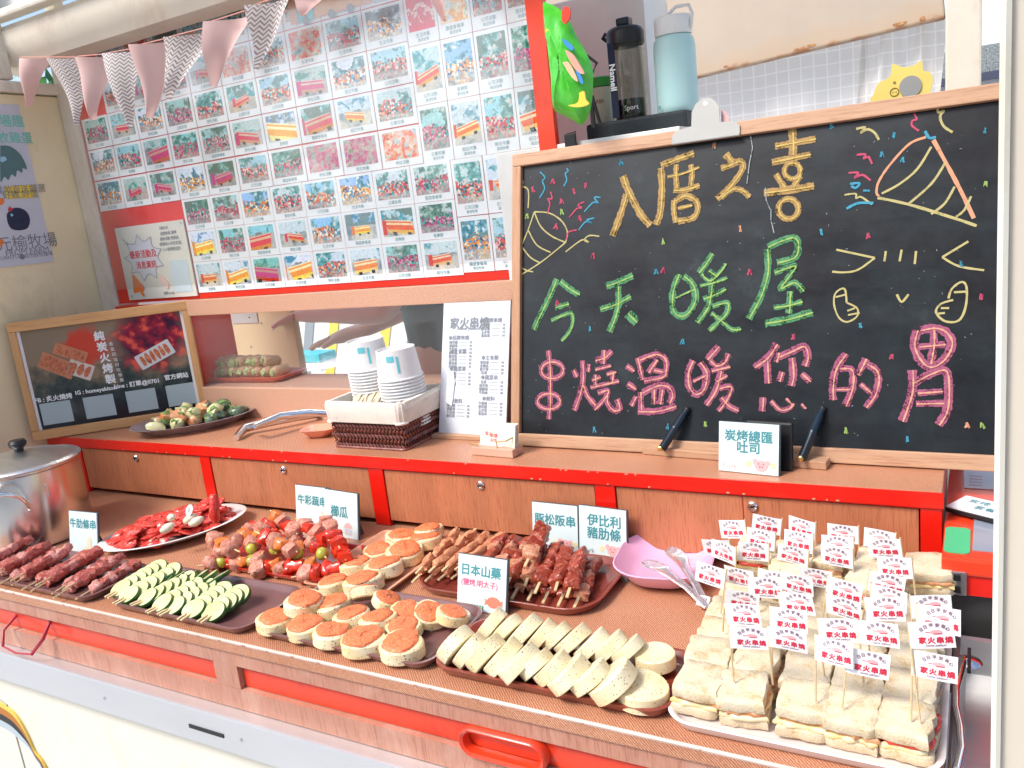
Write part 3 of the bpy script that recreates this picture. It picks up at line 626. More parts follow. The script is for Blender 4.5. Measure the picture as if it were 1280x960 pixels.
# notice card in the corner
nc = thing('notice_card', 'pale notice card with pink lettering and an orange megaphone, on the red corner', 'notice', M=Matrix.Translation((-1.8665, YB - .0012, .556)) @ XM)
NW, NH = .268, .192
flatplate(NW, NH, 0, .004).obj('card', flat('grey_cream_card', (.70, .70, .62), .4), nc)
b = B(); pts = []
C_ = (-.040, .012)
for i in range(9):
    a0 = 2 * pi * i / 9 + .3; a1 = 2 * pi * (i + 1) / 9 + .3
    r0, r1 = (.078, .080); P0 = (C_[0] + r0 * cos(a0), C_[1] + .062 * sin(a0)); P1 = (C_[0] + r0 * cos(a1), C_[1] + .062 * sin(a1))
    am = (a0 + a1) / 2; Pm = (C_[0] + .055 * cos(am), C_[1] + .043 * sin(am)); pts += smoothp([P0, Pm, P1], 5)[:-1]
b.prism(pts, .0042, .0046); b.obj('burst', flat('lilac_grey_print', (.62, .64, .70)), nc)
b = B(); b.ribbon(pts + [pts[0]], .0016, .0050); 
for i in range(3): b.ribbon([(-.112 + .008 * i, .070 - .006 * i), (-.104 + .006 * i, .058 - .005 * i)], .0015, .005)
put_text(b, '活動公告', .058, .082, .0085, .0048); 
for i, s_ in enumerate(('追蹤粉專 獲得', '最新活動 優惠訊', '(掃描加入好友就送)', '小小餐車歡迎您')): put_text(b, s_, .072, .068 - .0135 * i, .0098, .0048)
put_text(b, '官網 Line@', .030, -.084, .0085, .0048); put_text(b, 'N', .125, .088, .008, .0048); put_text(b, 'N', -.120, -.086, .010, .0048)
b.obj('lettering', GREY, nc)
b = B(); put_text(b, '最新活動及', -.040, .022, .0215, .0048, .03); put_text(b, '消息資訊', -.036, -.006, .0205, .0048, .03); b.obj('pink_lettering', REDINK, nc)
b = B(); b.prism([(-.108, -.078), (-.100, -.028), (-.092, -.032), (-.062, -.064), (-.066, -.072)], .0050, .0056); b.prism([(-.088, -.066), (-.082, -.062), (-.066, -.084), (-.073, -.088)], .0057, .0062); b.obj('megaphone', flat('orange_print', (.85, .20, .03)), nc)
b = B(); b.prism(smoothp([(.004, -.034), (.012, -.060), (.030, -.072), (.036, -.058), (.020, -.040), (.004, -.034)])[:-1], .0050, .0056); b.obj('drawn_hand', LPINK, nc)
b = B(); b.prism(rrect(.068, .082, .002, cx=.086, cy=-.043), .0042, .0047); b.obj('blank_code_panel', flat('pale_blue_panel', (.55, .66, .70)), nc)

# ================================================================== BLACKBOARD
o0 = atz(641, 556, .1465); o1 = atz(1240, 589, .1465)
tl = aty(632, 199, 1.452)
BF = Frame(o0, o1 - o0, tl - o0)
bw = (o1 - o0).length + .030; bh = BF.uv(632, 198)[1]; bhr = BF.uv(1248, 103)[1]; bh = (bh + bhr) / 2
bb = thing('blackboard', 'large wood framed blackboard with yellow, green and pink chalk writing and party popper drawings', 'blackboard', M=BF.matrix())
fw = .0235
BBM = mat('blackboard_slate', (.020, .026, .032), .36, col2=(.034, .038, .042), scale=9, spec=.45, detail=8)
def smear(m):
    t = m.node_tree; b_ = t.nodes['Principled BSDF']; v = coords(t, (1, 3.5, 1)); n = nn(t, 'ShaderNodeTexNoise', Scale=7.0, Detail=8.0, Roughness=.7); t.links.new(v, n.inputs['Vector'])
    t.links.new(ramp(t, n.outputs[0], [(.35, (.30, .30, .30)), (.7, (.50, .50, .50))]), b_.inputs['Roughness'])
    n2 = nn(t, 'ShaderNodeTexNoise', Scale=5.0, Detail=10.0, Roughness=.75); t.links.new(coords(t), n2.inputs['Vector'])
    t.links.new(ramp(t, n2.outputs[0], [(.40, (.003, .003, .006)), (.58, (.010, .016, .020)), (.70, (.035, .042, .048)), (.80, (.07, .075, .08))]), b_.inputs['Base Color'])
smear(BBM)
B().box(fw - .004, bw - fw + .004, fw - .004, bh - fw + .004, -.010, 0).obj('slate', BBM, bb)
B().box(0, bw, bh - fw, bh, -.012, .009, b=.002).obj('frame_rail', BOARDW, bb); B().box(0, bw, 0, fw, -.012, .009, b=.002).obj('frame_rail', BOARDW, bb)
B().box(0, fw * .8, fw + .0003, bh - fw - .0003, -.012, .0085, b=.002).obj('frame_stile', BOARDWZ, bb); B().box(bw - fw * .8, bw, fw + .0003, bh - fw - .0003, -.012, .0085, b=.002).obj('frame_stile', BOARDWZ, bb)
def chalk(name, col, dens=.5):
    m = mat(name, col, .9, spec=.1); t = m.node_tree; b_ = t.nodes['Principled BSDF']
    n = nn(t, 'ShaderNodeTexNoise', Scale=420.0, Detail=2.0); t.links.new(coords(t), n.inputs['Vector']); n2 = nn(t, 'ShaderNodeTexNoise', Scale=60.0, Detail=3.0); t.links.new(coords(t), n2.inputs['Vector'])
    ad = nn(t, 'ShaderNodeMath', operation='ADD'); t.links.new(n.outputs[0], ad.inputs[0]); t.links.new(n2.outputs[0], ad.inputs[1])
    t.links.new(ramp(t, ad.outputs[0], [(dens * .90, tuple(c * .16 + .01 for c in col)), (dens * .90 + .10, tuple(c * .7 for c in col)), (dens * .90 + .34, tuple(min(.9, c * 1.25 + .03) for c in col))]), b_.inputs['Base Color']); return m
CH = {'y': chalk('yellow_chalk', (0.291, 0.180, 0.062), .80), 'g': chalk('green_chalk', (0.053, 0.186, 0.081), .88), 'p': chalk('pink_chalk', (0.248, 0.059, 0.118), .84),
      'Y': chalk('bright_yellow_chalk', (0.422, 0.310, 0.087), .62), 'G': chalk('yellow_green_chalk', (0.223, 0.341, 0.081), .62), 'P': chalk('salmon_chalk', (0.496, 0.236, 0.161), .62),
      'L': chalk('pale_yellow_chalk', (0.341, 0.298, 0.124), .62), 'R': chalk('rose_chalk', (0.360, 0.043, 0.093), .62), 'C': chalk('blue_chalk', (0.031, 0.211, 0.310), .62), 'O': chalk('orange_chalk', (0.496, 0.223, 0.124), .62), 'W': chalk('white_chalk_dust', (0.279, 0.298, 0.310), .9)}
RC = random.Random(5)
def px2(region, scale, pts): return [(region[0] + x / scale, region[1] + y / scale) for x, y in pts]
def strokes(name, region, scale, strk, c1, c2, w=10.5, label=None):
    b = B(); z = .0006
    for k, s_ in enumerate(strk):
        wk = w
        if isinstance(s_[0], (int, float)): wk = s_[0]; s_ = s_[1]
        p = [BF.uv(*q) for q in px2(region, scale, s_)]; p = smoothp(p, 7) if len(p) > 2 else [tuple(p[0][d] + (p[1][d] - p[0][d]) * i / 9 for d in (0, 1)) for i in range(10)]
        b.mat(0).ribbon(p, wk * .00135, z + k * .00004, jit=.16, rnd=RC)
        q = [(x + .0012, y - .0004) for x, y in p]
        b.mat(1).ribbon(q, 1.7 * .00135, .0016 + k * .00004, jit=.5, rnd=RC)
    return b.obj(name, [CH[c1], CH[c2]], bb, label=label)
A = (740, 180)
strokes('chalk_character', A, 8, [[(310, 320), (360, 460), (430, 600), (500, 720), (585, 815)], [(345, 500), (320, 600), (260, 780), (205, 920)]], 'y', 'Y', 9.5)
strokes('chalk_character', A, 8, [(8.5, [(690, 215), (860, 150), (1020, 95)]), (9, [(690, 240), (700, 400), (695, 550), (680, 700), (640, 810)]), (4, [(755, 330), (900, 300), (1070, 235)]), (7, [(845, 205), (840, 320), (850, 440)]), (7, [(990, 205), (1000, 300), (990, 420)]), (7, [(815, 465), (930, 460), (1075, 415)]),
         (7, [(820, 560), (820, 680), (840, 785)]), (8, [(830, 575), (930, 520), (1030, 560), (1060, 650), (1010, 740), (860, 775)]), (5, [(860, 645), (1000, 615)])], 'y', 'Y')
A = (880, 160)
strokes('chalk_character', A, 8, [(9, [(215, 260), (285, 345)]), (8, [(170, 405), (270, 370), (360, 335), (390, 390), (340, 490), (240, 610), (130, 710)]), (7, [(170, 700), (240, 640), (310, 610), (390, 630), (455, 690)])], 'y', 'Y')
strokes('chalk_character', A, 8, [(10, [(882, 15), (890, 140), (890, 270)]), (8, [(710, 185), (900, 150), (1115, 110)]), (8, [(680, 345), (870, 305), (1065, 265)]), (6, ell(885, 430, 80, 80, 14) + [(965, 430)]), (7, [(720, 460), (760, 530), (810, 595)]), (7, [(965, 480), (930, 530), (895, 590)]), (9, [(600, 650), (850, 620), (1100, 580)]), (7, ell(845, 810, 100, 100, 14) + [(945, 810)])], 'y', 'Y')
A = (640, 320); k = 7.11
strokes('chalk_character', A, k, [(9, [(400, 205), (330, 370), (250, 530), (195, 655)]), (9, [(430, 225), (510, 290), (600, 345)]), (7.5, [(385, 460), (505, 425)]), (6, [(350, 575), (450, 530), (530, 510), (540, 600), (500, 690), (440, 755)])], 'g', 'G')
strokes('chalk_character', A, k, [(9.5, [(840, 270), (960, 225), (1075, 175)]), (8.5, [(785, 475), (920, 430), (1055, 360)]), (9, [(945, 270), (945, 430), (920, 540), (865, 675)]), (13, [(1030, 510), (1110, 590)])], 'g', 'G')
A = (820, 290); k = 6.08
strokes('chalk_character', A, k, [(9, [(175, 320), (130, 450), (130, 590), (185, 640), (250, 610), (300, 510), (280, 400), (210, 335)]), (3, [(150, 500), (290, 435)]), (8, [(430, 165), (375, 250), (325, 310)]), (5, [(345, 320), (410, 370), (490, 300), (530, 240)]), (7, [(400, 295), (450, 330)]), (5.5, [(335, 410), (440, 385), (540, 350)]), (6.5, [(360, 510), (450, 475), (530, 435)]), (8, [(425, 400), (400, 560), (315, 690)]), (7, [(430, 565), (540, 540), (540, 610), (480, 680), (405, 750)]), (6, [(420, 615), (500, 680), (575, 740), (645, 738)])], 'g', 'G')
strokes('chalk_character', A, k, [(8.5, [(850, 115), (950, 70), (1050, 45), (1080, 110), (1050, 195), (920, 235)]), (8.5, [(845, 130), (850, 300), (800, 480), (705, 660)]), (7, [(900, 310), (980, 280), (1060, 260), (1000, 350), (945, 430), (1050, 385), (1120, 450)]), (8, [(1020, 450), (1010, 620)]), (6.5, [(895, 575), (1000, 560), (1110, 530)]), (10, [(830, 695), (1000, 665), (1190, 610)])], 'g', 'G')
A = (660, 420); k = 9.143
strokes('chalk_character', A, k, [(8, [(235, 165), (255, 400), (255, 600), (255, 760), (240, 950)]), (7.5, ell(278, 390, 125, 95, 16) + [(403, 390)]), (7.5, ell(238, 745, 130, 88, 16) + [(368, 745)])], 'p', 'P')
strokes('chalk_character', A, k, [(8, [(520, 385), (560, 470)]), (6, [(700, 320), (690, 410)]), (8.5, [(625, 280), (630, 500), (590, 680), (530, 850)]), (8, [(630, 560), (680, 680), (770, 790)]), (8, [(870, 160), (865, 320)]), (8, [(770, 280), (880, 245), (960, 170)]), (6, [(770, 385), (950, 340)]), (6, [(770, 440), (775, 560)]), (6, [(730, 505), (830, 470)]), (7, [(980, 400), (960, 540)]), (6, [(900, 440), (1010, 410)]), (6, [(715, 590), (1040, 515)]), (7, [(800, 650), (920, 625), (860, 740), (760, 845)]), (8, [(910, 650), (910, 760), (980, 850), (1050, 830), (1020, 720)])], 'p', 'P')
A = (780, 420)
strokes('chalk_character', A, k, [(7, [(30, 340), (115, 400)]), (8, [(40, 545), (140, 610)]), (7, [(140, 690), (85, 800)]), (7, [(155, 250), (215, 500)]), (8, [(180, 275), (370, 210), (475, 270), (480, 400), (440, 470), (230, 515)]), (8, [(380, 270), (280, 420)]), (7, [(340, 390), (440, 410)]), (8, [(190, 640), (200, 840)]), (9, [(210, 650), (380, 570), (500, 580), (555, 670), (520, 770)]), (8, [(345, 610), (345, 780)]), (8, [(440, 610), (415, 780)]), (9, [(160, 860), (380, 860), (595, 800)])], 'p', 'P')
strokes('chalk_character', A, k, [(9, [(790, 280), (735, 420), (745, 580), (820, 665), (910, 610), (945, 430), (870, 300)]), (5, [(790, 520), (930, 450)]), (9, [(1085, 120), (950, 270)]), (7, [(980, 280), (1060, 340), (1150, 300), (1195, 200)]), (6, [(1000, 400), (1210, 350)]), (6, [(1050, 520), (1180, 450)]), (8, [(1110, 400), (1050, 620), (940, 790)]), (7, [(1090, 600), (1225, 580), (1180, 720), (1080, 860)]), (7, [(1110, 700), (1200, 800), (1310, 855)])], 'p', 'P')
A = (920, 420)
strokes('chalk_character', A, k, [(9, [(470, 90), (360, 250), (210, 360)]), (9, [(355, 280), (370, 540)]), (6, [(490, 190), (460, 300)]), (8.5, [(490, 240), (640, 175), (775, 120), (820, 230), (790, 345)]), (9, [(640, 250), (655, 450), (630, 570)]), (8, [(530, 410), (495, 520)]), (7, [(750, 430), (850, 520)]), (8, [(310, 700), (300, 860)]), (6, [(400, 740), (500, 840), (600, 830), (660, 770)]), (4, [(570, 710), (655, 800)]), (4, [(745, 775), (795, 830)])], 'p', 'P')
A = (1020, 400); k = 6.4
strokes('chalk_character', A, k, [(8.5, [(240, 270), (160, 390), (135, 520), (135, 640)]), (8, [(190, 390), (285, 400), (290, 540), (235, 690)]), (5, [(160, 555), (270, 555)]), (8, [(400, 310), (335, 440)]), (8, [(400, 350), (480, 400), (500, 480), (470, 600), (400, 700)]), (6, [(355, 510), (440, 585)])], 'p', 'P')
strokes('chalk_character', A, k, [(9, [(810, 80), (785, 210), (850, 340), (930, 375), (1030, 310), (1085, 190), (1040, 100), (950, 65), (830, 85)]), (8, [(940, 80), (940, 200), (915, 350)]), (7, [(820, 215), (1030, 195)]), (9, [(770, 400), (770, 560), (730, 700), (690, 810)]), (9, [(770, 510), (920, 430), (1040, 410), (1060, 600), (1040, 740), (980, 840)]), (7, [(810, 585), (1010, 570)]), (7, [(800, 670), (1020, 665)])], 'p', 'P')
def draw(name, sets):
    b = B(); keys = []; n = 0
    for c, region, k, w, pts in sets:
        if c not in keys: keys.append(c)
        p = [BF.uv(*q) for q in px2(region, k, pts)]; p = smoothp(p, 5) if len(p) > 2 else p
        b.mat(keys.index(c)).ribbon(p, w * .00135, .0007 + n * .00003, jit=.15 if len(p) > 3 else 0, rnd=RC); n += 1
    return b.obj(name, [CH[c] for c in keys], bb)
T, K = (1030, 120), 5.818
draw('chalk_party_popper', [('O', T, K, 2.6, [(740, 300), (620, 350), (480, 500), (400, 620), (382, 700), (400, 730)]), ('L', T, K, 3, [(390, 740), (620, 790), (950, 890), (1110, 945)]), ('O', T, K, 4, [(795, 320), (900, 510), (1000, 700), (1090, 890)]), ('L', T, K, 2.6, [(780, 370), (680, 530), (550, 640), (420, 710)]), ('L', T, K, 2.6, [(880, 490), (780, 640), (610, 790)]), ('L', T, K, 2.6, [(950, 660), (880, 780), (780, 860)]), ('L', T, K, 2.4, [(1070, 730), (1020, 830), (960, 880)]), ('C', T, K, 3, [(735, 255), (765, 305), (815, 300)]),
    ('L', T, K, 2.6, [(235, 240), (300, 230), (270, 268), (320, 243), (370, 270), (400, 320)]), ('R', T, K, 2.2, [(655, 130), (675, 170), (645, 180), (640, 215), (690, 255)]), ('L', T, K, 2.6, [(830, 75), (830, 120), (872, 110), (845, 150), (870, 220), (935, 265)]), ('R', T, K, 2.4, [(235, 430), (300, 425), (290, 455), (325, 445), (350, 495)]), ('R', T, K, 2.4, [(180, 560), (250, 560), (225, 595), (280, 575), (340, 615)]), ('C', T, K, 2.6, [(190, 640), (260, 635), (230, 670), (200, 655)]), ('L', T, K, 2, [(150, 720), (230, 712), (235, 745), (270, 735), (350, 790)]), ('C', T, K, 3, [(165, 820), (250, 780), (360, 780)]), ('C', T, K, 2.2, [(285, 688), (335, 690)])])
T, K = (640, 200), 6.4
draw('chalk_party_popper', [('L', T, K, 1.9, p) for p in ([(180, 415), (130, 560), (60, 730), (18, 840), (12, 950)], [(180, 415), (300, 425), (400, 490), (445, 580), (430, 660)], [(180, 415), (230, 530), (320, 610), (430, 660)], [(430, 660), (230, 820), (22, 950)], [(130, 560), (200, 680), (310, 740)], [(85, 700), (150, 780), (230, 825)], [(30, 830), (110, 880), (170, 895)])])
draw('chalk_streamers', [('L', T, K, 1.9, p) for p in ([(60, 135), (92, 180), (65, 205), (130, 240), (130, 385)], [(700, 610), (620, 605), (580, 640), (615, 660), (560, 640), (430, 735)])] +
    [('C', T, K, 1.9, p) for p in ([(225, 95), (265, 140), (245, 170), (262, 230), (220, 305)], [(440, 65), (450, 90), (428, 110), (440, 160), (415, 210)], [(710, 300), (660, 300), (690, 345), (650, 340), (580, 415)], [(660, 465), (600, 480), (640, 505), (590, 495), (535, 560)])] +
    [('R', T, K, 1.9, p) for p in ([(310, 255), (322, 310), (288, 310), (305, 350), (285, 430)], [(580, 335), (530, 360), (560, 385), (520, 390), (460, 460)], [(520, 560), (450, 580), (440, 640)])])
T, K = (1030, 270), 5.818
for nm_, ps_ in (('chalk_eye', ([(90, 245), (370, 305)], [(370, 305), (250, 390), (150, 410), (60, 405)])), ('chalk_dash', ([(450, 255), (440, 330)],)), ('chalk_dash', ([(565, 245), (550, 330)],)), ('chalk_dash', ([(670, 255), (660, 350)],)), ('chalk_eye', ([(1050, 185), (860, 300)], [(860, 300), (980, 365), (1165, 395)])), ('chalk_mouth', ([(530, 570), (565, 625), (615, 570)],))):
    draw(nm_, [('L', T, K, 2.4, p) for p in ps_])
draw('chalk_thumb', [('L', T, K, 2.0, p) for p in ([(165, 630), (155, 540), (125, 530), (80, 570), (75, 650), (110, 740), (170, 770), (240, 730), (240, 670), (165, 630)], [(85, 590), (165, 570)], [(170, 690), (225, 670)], [(175, 720), (260, 705)])])
draw('chalk_thumb', [('L', T, K, 2.3, p) for p in ([(905, 600), (930, 530), (1000, 480), (1037, 520), (1030, 660), (980, 760), (880, 765), (815, 700), (850, 640), (940, 610)], [(945, 555), (1035, 550)], [(850, 670), (910, 670)], [(830, 710), (880, 705)])])
conf = [('R', x, y) for x, y in ((666, 237), (691, 227), (717, 239), (733, 232), (702, 252), (725, 273), (695, 283), (741, 320), (697, 379), (937, 340), (1085, 295), (1227, 371), (1115, 446), (992, 421), (829, 338))]
conf += [('C', x, y) for x, y in ((1039, 158), (1118, 169), (1102, 193), (1128, 200), (1232, 163), (776, 203), (646, 371), (737, 411), (853, 427), (1026, 290), (1075, 407), (743, 537), (836, 533), (1135, 549), (820, 340), (1201, 330))]
conf += [('G', x, y) for x, y in ((828, 302), (648, 436), (1058, 538), (1232, 230), (702, 265), (659, 270), (882, 530), (1228, 532))] + [('O', x, y) for x, y in ((893, 182), (925, 286), (1209, 531))]
b = B(); ks = ['R', 'C', 'G', 'O', 'W']; n = 0
for c, x, y in conf:
    for kk in range(2):
        pts = [BF.uv(x + RC.uniform(-3.2, 3.2) * (1 if i % 2 else .5), y - 3.2 + 6.4 * (i % 2) + RC.uniform(-1, 1)) for i in range(4)]
        b.mat(ks.index(c)).ribbon(pts, 1.7 * .00135, .0007 + n * .000008); n += 1
for i in range(150):
    x, y = RC.uniform(655, 1230), RC.uniform(170, 545); u, v = BF.uv(x, y)
    if not (.02 < u < bw - .02 and .02 < v < bh - .03): continue
    a = RC.uniform(0, 3.14); L = RC.uniform(.0006, .003)
    b.mat(4).ribbon([(u, v), (u + L * cos(a), v + L * sin(a))], .0007, .0012 + i * .000004)
for pts in ([(938, 166), (941, 185), (937, 205), (934, 230)], [(964, 262), (964, 275), (968, 292)], [(957, 235), (958, 250), (963, 262)]): b.mat(4).ribbon([BF.uv(*q) for q in pts], .0014, .0019)
b.obj('chalk_confetti', [CH[c] for c in ks], bb, kind='stuff')

# silver clip on the top rail
u, v = BF.uv(884, 170)
cl = thing('board_clip', 'silver metal bulldog clip gripping the top rail of the blackboard', 'clip', M=BF.matrix() @ Matrix.Translation((u, bh - .012, .0105)))
P = [(-.058, -.012), (.058, -.012), (.058, .004), (.050, .012), (.024, .014), (.0235, .038), (.017, .050), (.006, .058), (-.006, .058), (-.017, .050), (-.0235, .038), (-.024, .014), (-.050, .010), (-.058, .002)]
B().prism(P, 0, .0014).obj('plate', mat('clip_steel', (.40, .40, .38), .5, .1, var=.05), cl)
B().tube([(-.058, -.0115, .0016), (.058, -.0115, .0016)], .0022, 8).obj('jaw', mat('clip_steel', (.40, .40, .38), .5, .1), cl)
B().prism(ell(0, .049, .004, .004, 14), .0015, .0017).obj('hole', flat('pale_hole', (.75, .73, .68)), cl)
B().prism([(.024, .016), (.0235, .040), (.034, .030), (.038, .016)], -.012, -.010).obj('rear_plate', flat('rear_pink', (.70, .40, .40)), cl)
# easel ledge with two black arms holding the board
ez = thing('board_stand', 'low wooden easel strip with two black arms propping the blackboard on the shelf', 'board stand', (0, 0, 0))
a_, b_ = atz(803, 568, .1465), atz(1033, 588, .1465)
M_ = Matrix.Translation(a_) @ Matrix.Rotation(math.atan2(b_.y - a_.y, b_.x - a_.x), 4, 'Z')
B().box(0, (b_ - a_).length, 0, .026, 0, .0135, b=.002).obj('strip', BOARDW, ez).matrix_local = M_
for (px0, py0), (px1, py1) in (((829, 570), (860, 512)), ((1003, 583), (1029, 511))):
    p0 = atz(px0, py0, .150); p0 = Vector((p0.x, p0.y - .004, .163)); u, v = BF.uv(px1, py1); p1 = BF.matrix() @ Vector((u, v, .006))
    d = p1 - p0; ax = B(); ax.tube([p0 + d * k for k in (0, .02, .5, .53, .56, .85, .9, 1)], [.0062, .0072, .0075, .0085, .0075, .0070, .0050, .0046], 10)
    o = ax.obj('arm', DARKBLUE, ez, smooth=True)
    B().lathe([(.004, 0), (.0045, .003), (.003, .004)], 10, Matrix.Translation(p0 + Vector((0, -.007, .004))) @ RX).obj('screw', mat('brass', (.70, .45, .15), .3, .9), o)
    B().blob(p1, (.0055, .0055, .0055), noise=0).obj('tip', BLACK, o)

# ================================================================== NAME CARDS
def name_card(name, label, c, w, h, rotz, lean, lines, deco=None, stand=True, tiny=None):
    M_ = Matrix.Translation(c) @ Matrix.Rotation(rotz, 4, 'Z') @ Matrix.Rotation(radians(90) - lean, 4, 'X')
    t = thing(name, label, 'name card', M=M_)
    o = B().box(-w / 2, w / 2, 0, h, 0, .0022).obj('card', flat('pale_blue_white_card', (.68, .80, .80), .35, coat=.3), t)
    B().box(-w / 2 - .001, w / 2 + .002, .0005, h + .001, -.003, -.0004).obj('holder', flat('smoked_acrylic', (.06, .08, .09), .15), t)
    if stand: B().prism([(-.001, 0), (.03, 0), (-.001, h * .7)], -.012, .012, Matrix.Translation((w * .2, 0, -.003)) @ Matrix.Rotation(radians(90), 4, 'Y') @ Matrix.Scale(1, 4)).obj('foot', flat('smoked_acrylic', (.06, .08, .09), .15), t)
    b = B(); b2 = B(); has2 = False
    for body, x, y, s, col in lines:
        if col: put_text(b2, body, x, y, s, .0026, .018); has2 = True
        else: put_text(b, body, x, y, s, .0026, .024)
    b.obj('lettering', TEAL, t)
    if has2: b2.obj('pink_lettering', PINKINK, t)
    if deco == 'pig':
        q = B(); q.prism(ell(w * .22, h * .17, .0105, .009, 18), .0024, .0028); q.prism(ell(w * .22 - .010, h * .17 + .006, .004, .005, 10), .0024, .00275); q.prism(ell(w * .22 + .010, h * .17 + .005, .004, .004, 10), .0024, .00275); q.obj('pig_print', PIG, t)
        q = B()
        for dx, dy in ((-.004, .003), (.004, .003), (-.002, -.0015), (.002, -.0015)): q.prism(ell(w * .22 + dx, h * .17 + dy, .0011, .0011, 8), .0029, .0031)
        q.obj('pig_face', REDINK, t)
        q = B()
        for dx in (-.020, .019):
            for a in range(5): q.prism(ell(w * .22 + dx + .003 * cos(a * 1.256), h * .17 + .002 + .003 * sin(a * 1.256), .0023, .0023, 8), .0024 + a * .00005, .0027 + a * .00005)
        q.obj('flower_print', LYEL, t)
    if deco == 'crab':
        q = B(); q.prism(ell(w * .26, h * .20, .0125, .0085, 18), .0024, .0028); 
        for s_ in (-1, 1):
            for a in range(3): q.ribbon([(w * .26 + s_ * .010, h * .2), (w * .26 + s_ * (.016), h * .2 - .002 - .004 * a + .006)], .002, .0029 + a * .0001)
        q.obj('crab_print', flat('coral_print', (.80, .22, .14)), t)
        q = B()
        for i in range(7): q.ribbon([(-w * .28 + i * .0045, .003), (-w * .285 + i * .0045 + .002, .009)], .0026, .0026 + i * .00003)
        q.obj('grass_print', GREENINK, t)
    if deco == 'corn':
        q = B(); q.prism(ell(w * .22, h * .26, .007, .012, 16), .0024, .0028); q.prism(ell(w * .2, h * .1, .010, .006, 16), .0029, .0031); q.obj('animal_print', flat('peach_print', (.85, .66, .48)), t)
    if deco == 'stall':
        q = B(); q.prism(ell(w * .22, h * .22, .011, .011, 10, 0, pi), .0024, .0028); q.obj('awning_print', PIG, t)
        q = B(); q.prism(rrect(.018, .011, .001, 2, w * .22, h * .135), .0024, .0027); q.obj('stall_print', flat('grey_lilac_print', (.6, .58, .65)), t)
    if tiny:
        q = B(); put_text(q, tiny, -w * .30, h * .12, .0125, .0026, .0); q.obj('small_lettering', PIG if tiny != 'Pork ' else GREY, t)
    return t
z0 = 0.0005
def cpos(px, py, z=z0): return atz(px, py, z)
# beef skewers card (left)
a_, b_ = cpos(88, 688), cpos(124, 692)
name_card('name_card', 'small card reading 牛肋條串 standing on the counter beside the steel pot', (a_ + b_) / 2, .085, .083, radians(3), radians(12), [('牛肋條串', 0, .059, .0205, 0)], 'corn')
a_, b_ = cpos(368, 660), cpos(409, 668)
name_card('name_card', 'white card reading 牛彩蔬串, left of the pair behind the vegetable skewers', Vector(((a_.x + b_.x) / 2 + .004, 1.155, z0)), .092, .090, radians(-3), radians(10), [('牛彩蔬串', 0, .062, .0205, 0)])
name_card('name_card', 'white card reading 櫛瓜 with a small stall drawing, right of the pair', Vector((-1.086, 1.144, z0)), .092, .090, radians(-6), radians(10), [('櫛瓜', -.004, .050, .024, 0)], 'stall')
a_, b_ = cpos(567, 770), cpos(629, 778)
name_card('name_card', 'card reading 日本山藥 with pink lettering and a crab, in front of the oval-cornered meat tray', Vector((-.657, .962, z0)), .088, .083, radians(-2), radians(16), [('日本山藥', -.001, .061, .0185, 0), ('(鹽烤,明太子)', -.004, .041, .0115, 1)], 'crab')
name_card('name_card', 'card reading 豚松阪串, left of the pair behind the dark meat skewers', Vector((-.640, 1.190, z0)), .089, .084, radians(-2), radians(9), [('豚松阪串', 0, .056, .0205, 0)], 'pig')
name_card('name_card', 'card reading 伊比利豬肋條 with a pink pig, right of the pair by the pink plate', Vector((-.549, 1.186, z0)), .089, .086, radians(-5), radians(9), [('伊比利', .003, .064, .0215, 0), ('豬肋條', .003, .042, .0215, 0)], 'pig', tiny='Pork ')
name_card('name_card', 'card reading 炭烤總匯吐司 with a pink pig, on the shelf in front of the blackboard', Vector((-.3125, 1.243, .1468)), .096, .079, radians(-7), radians(10), [('炭烤總匯', 0, .0585, .0195, 0), ('吐司', 0, .0405, .0195, 0)], 'pig', tiny='Pork')
t_ = thing('foam_backing', 'small black foam pad standing behind the toast card on the shelf', 'pad', (-.283, 1.264, .1468), (radians(-8), 0, radians(-7)))
B().box(-.040, .034, 0, .008, 0, .076, b=.003).obj('pad', BLACK, t_)
# card holder with business cards
t_ = thing('card_holder', 'small wooden block holding a stack of cream business cards in a wire clip', 'card holder', (-.783, 1.268, .1466), (0, 0, radians(-4)))
B().box(-.048, .046, -.018, .018, 0, .0155, b=.0015).obj('block', mat('pale_pink_wood', (.72, .42, .30), .5, scale=40, aniso=(.1, 1, 1)), t_)
for i in range(5):
    c_ = B().box(-.036, .044, -.0006, .0006, 0, .042, b=.0002).obj('business_card', flat('cream_card', (.80, .76, .62), .5), t_, loc=(0, -.004 + .0024 * i, .0157), rot=(radians(-14 + i), 0, radians(i * 1.2 - 2)))
    if i == 0:
        b = B(); put_text(b, '炭火', -.016, .023, .009, .0008); put_text(b, '串燒', -.004, .020, .009, .0008); put_text(b, '好吃', -.004, .011, .008, .0008); b.obj('card_lettering', REDINK, c_, M=Matrix.Rotation(radians(90), 4, 'X'))
B().tube([(-.052, -.013, .0205), (-.030, -.017, .0205)], .0016, 6).obj('wire', mat('brass', (.70, .45, .15), .3, .9), t_)
B().tube([(.010, -.013, .016), (.010, -.014, .028), (.032, -.015, .031), (.042, .006, .036)], .0013, 6).obj('wire', mat('brass', (.70, .45, .15), .3, .9), t_)
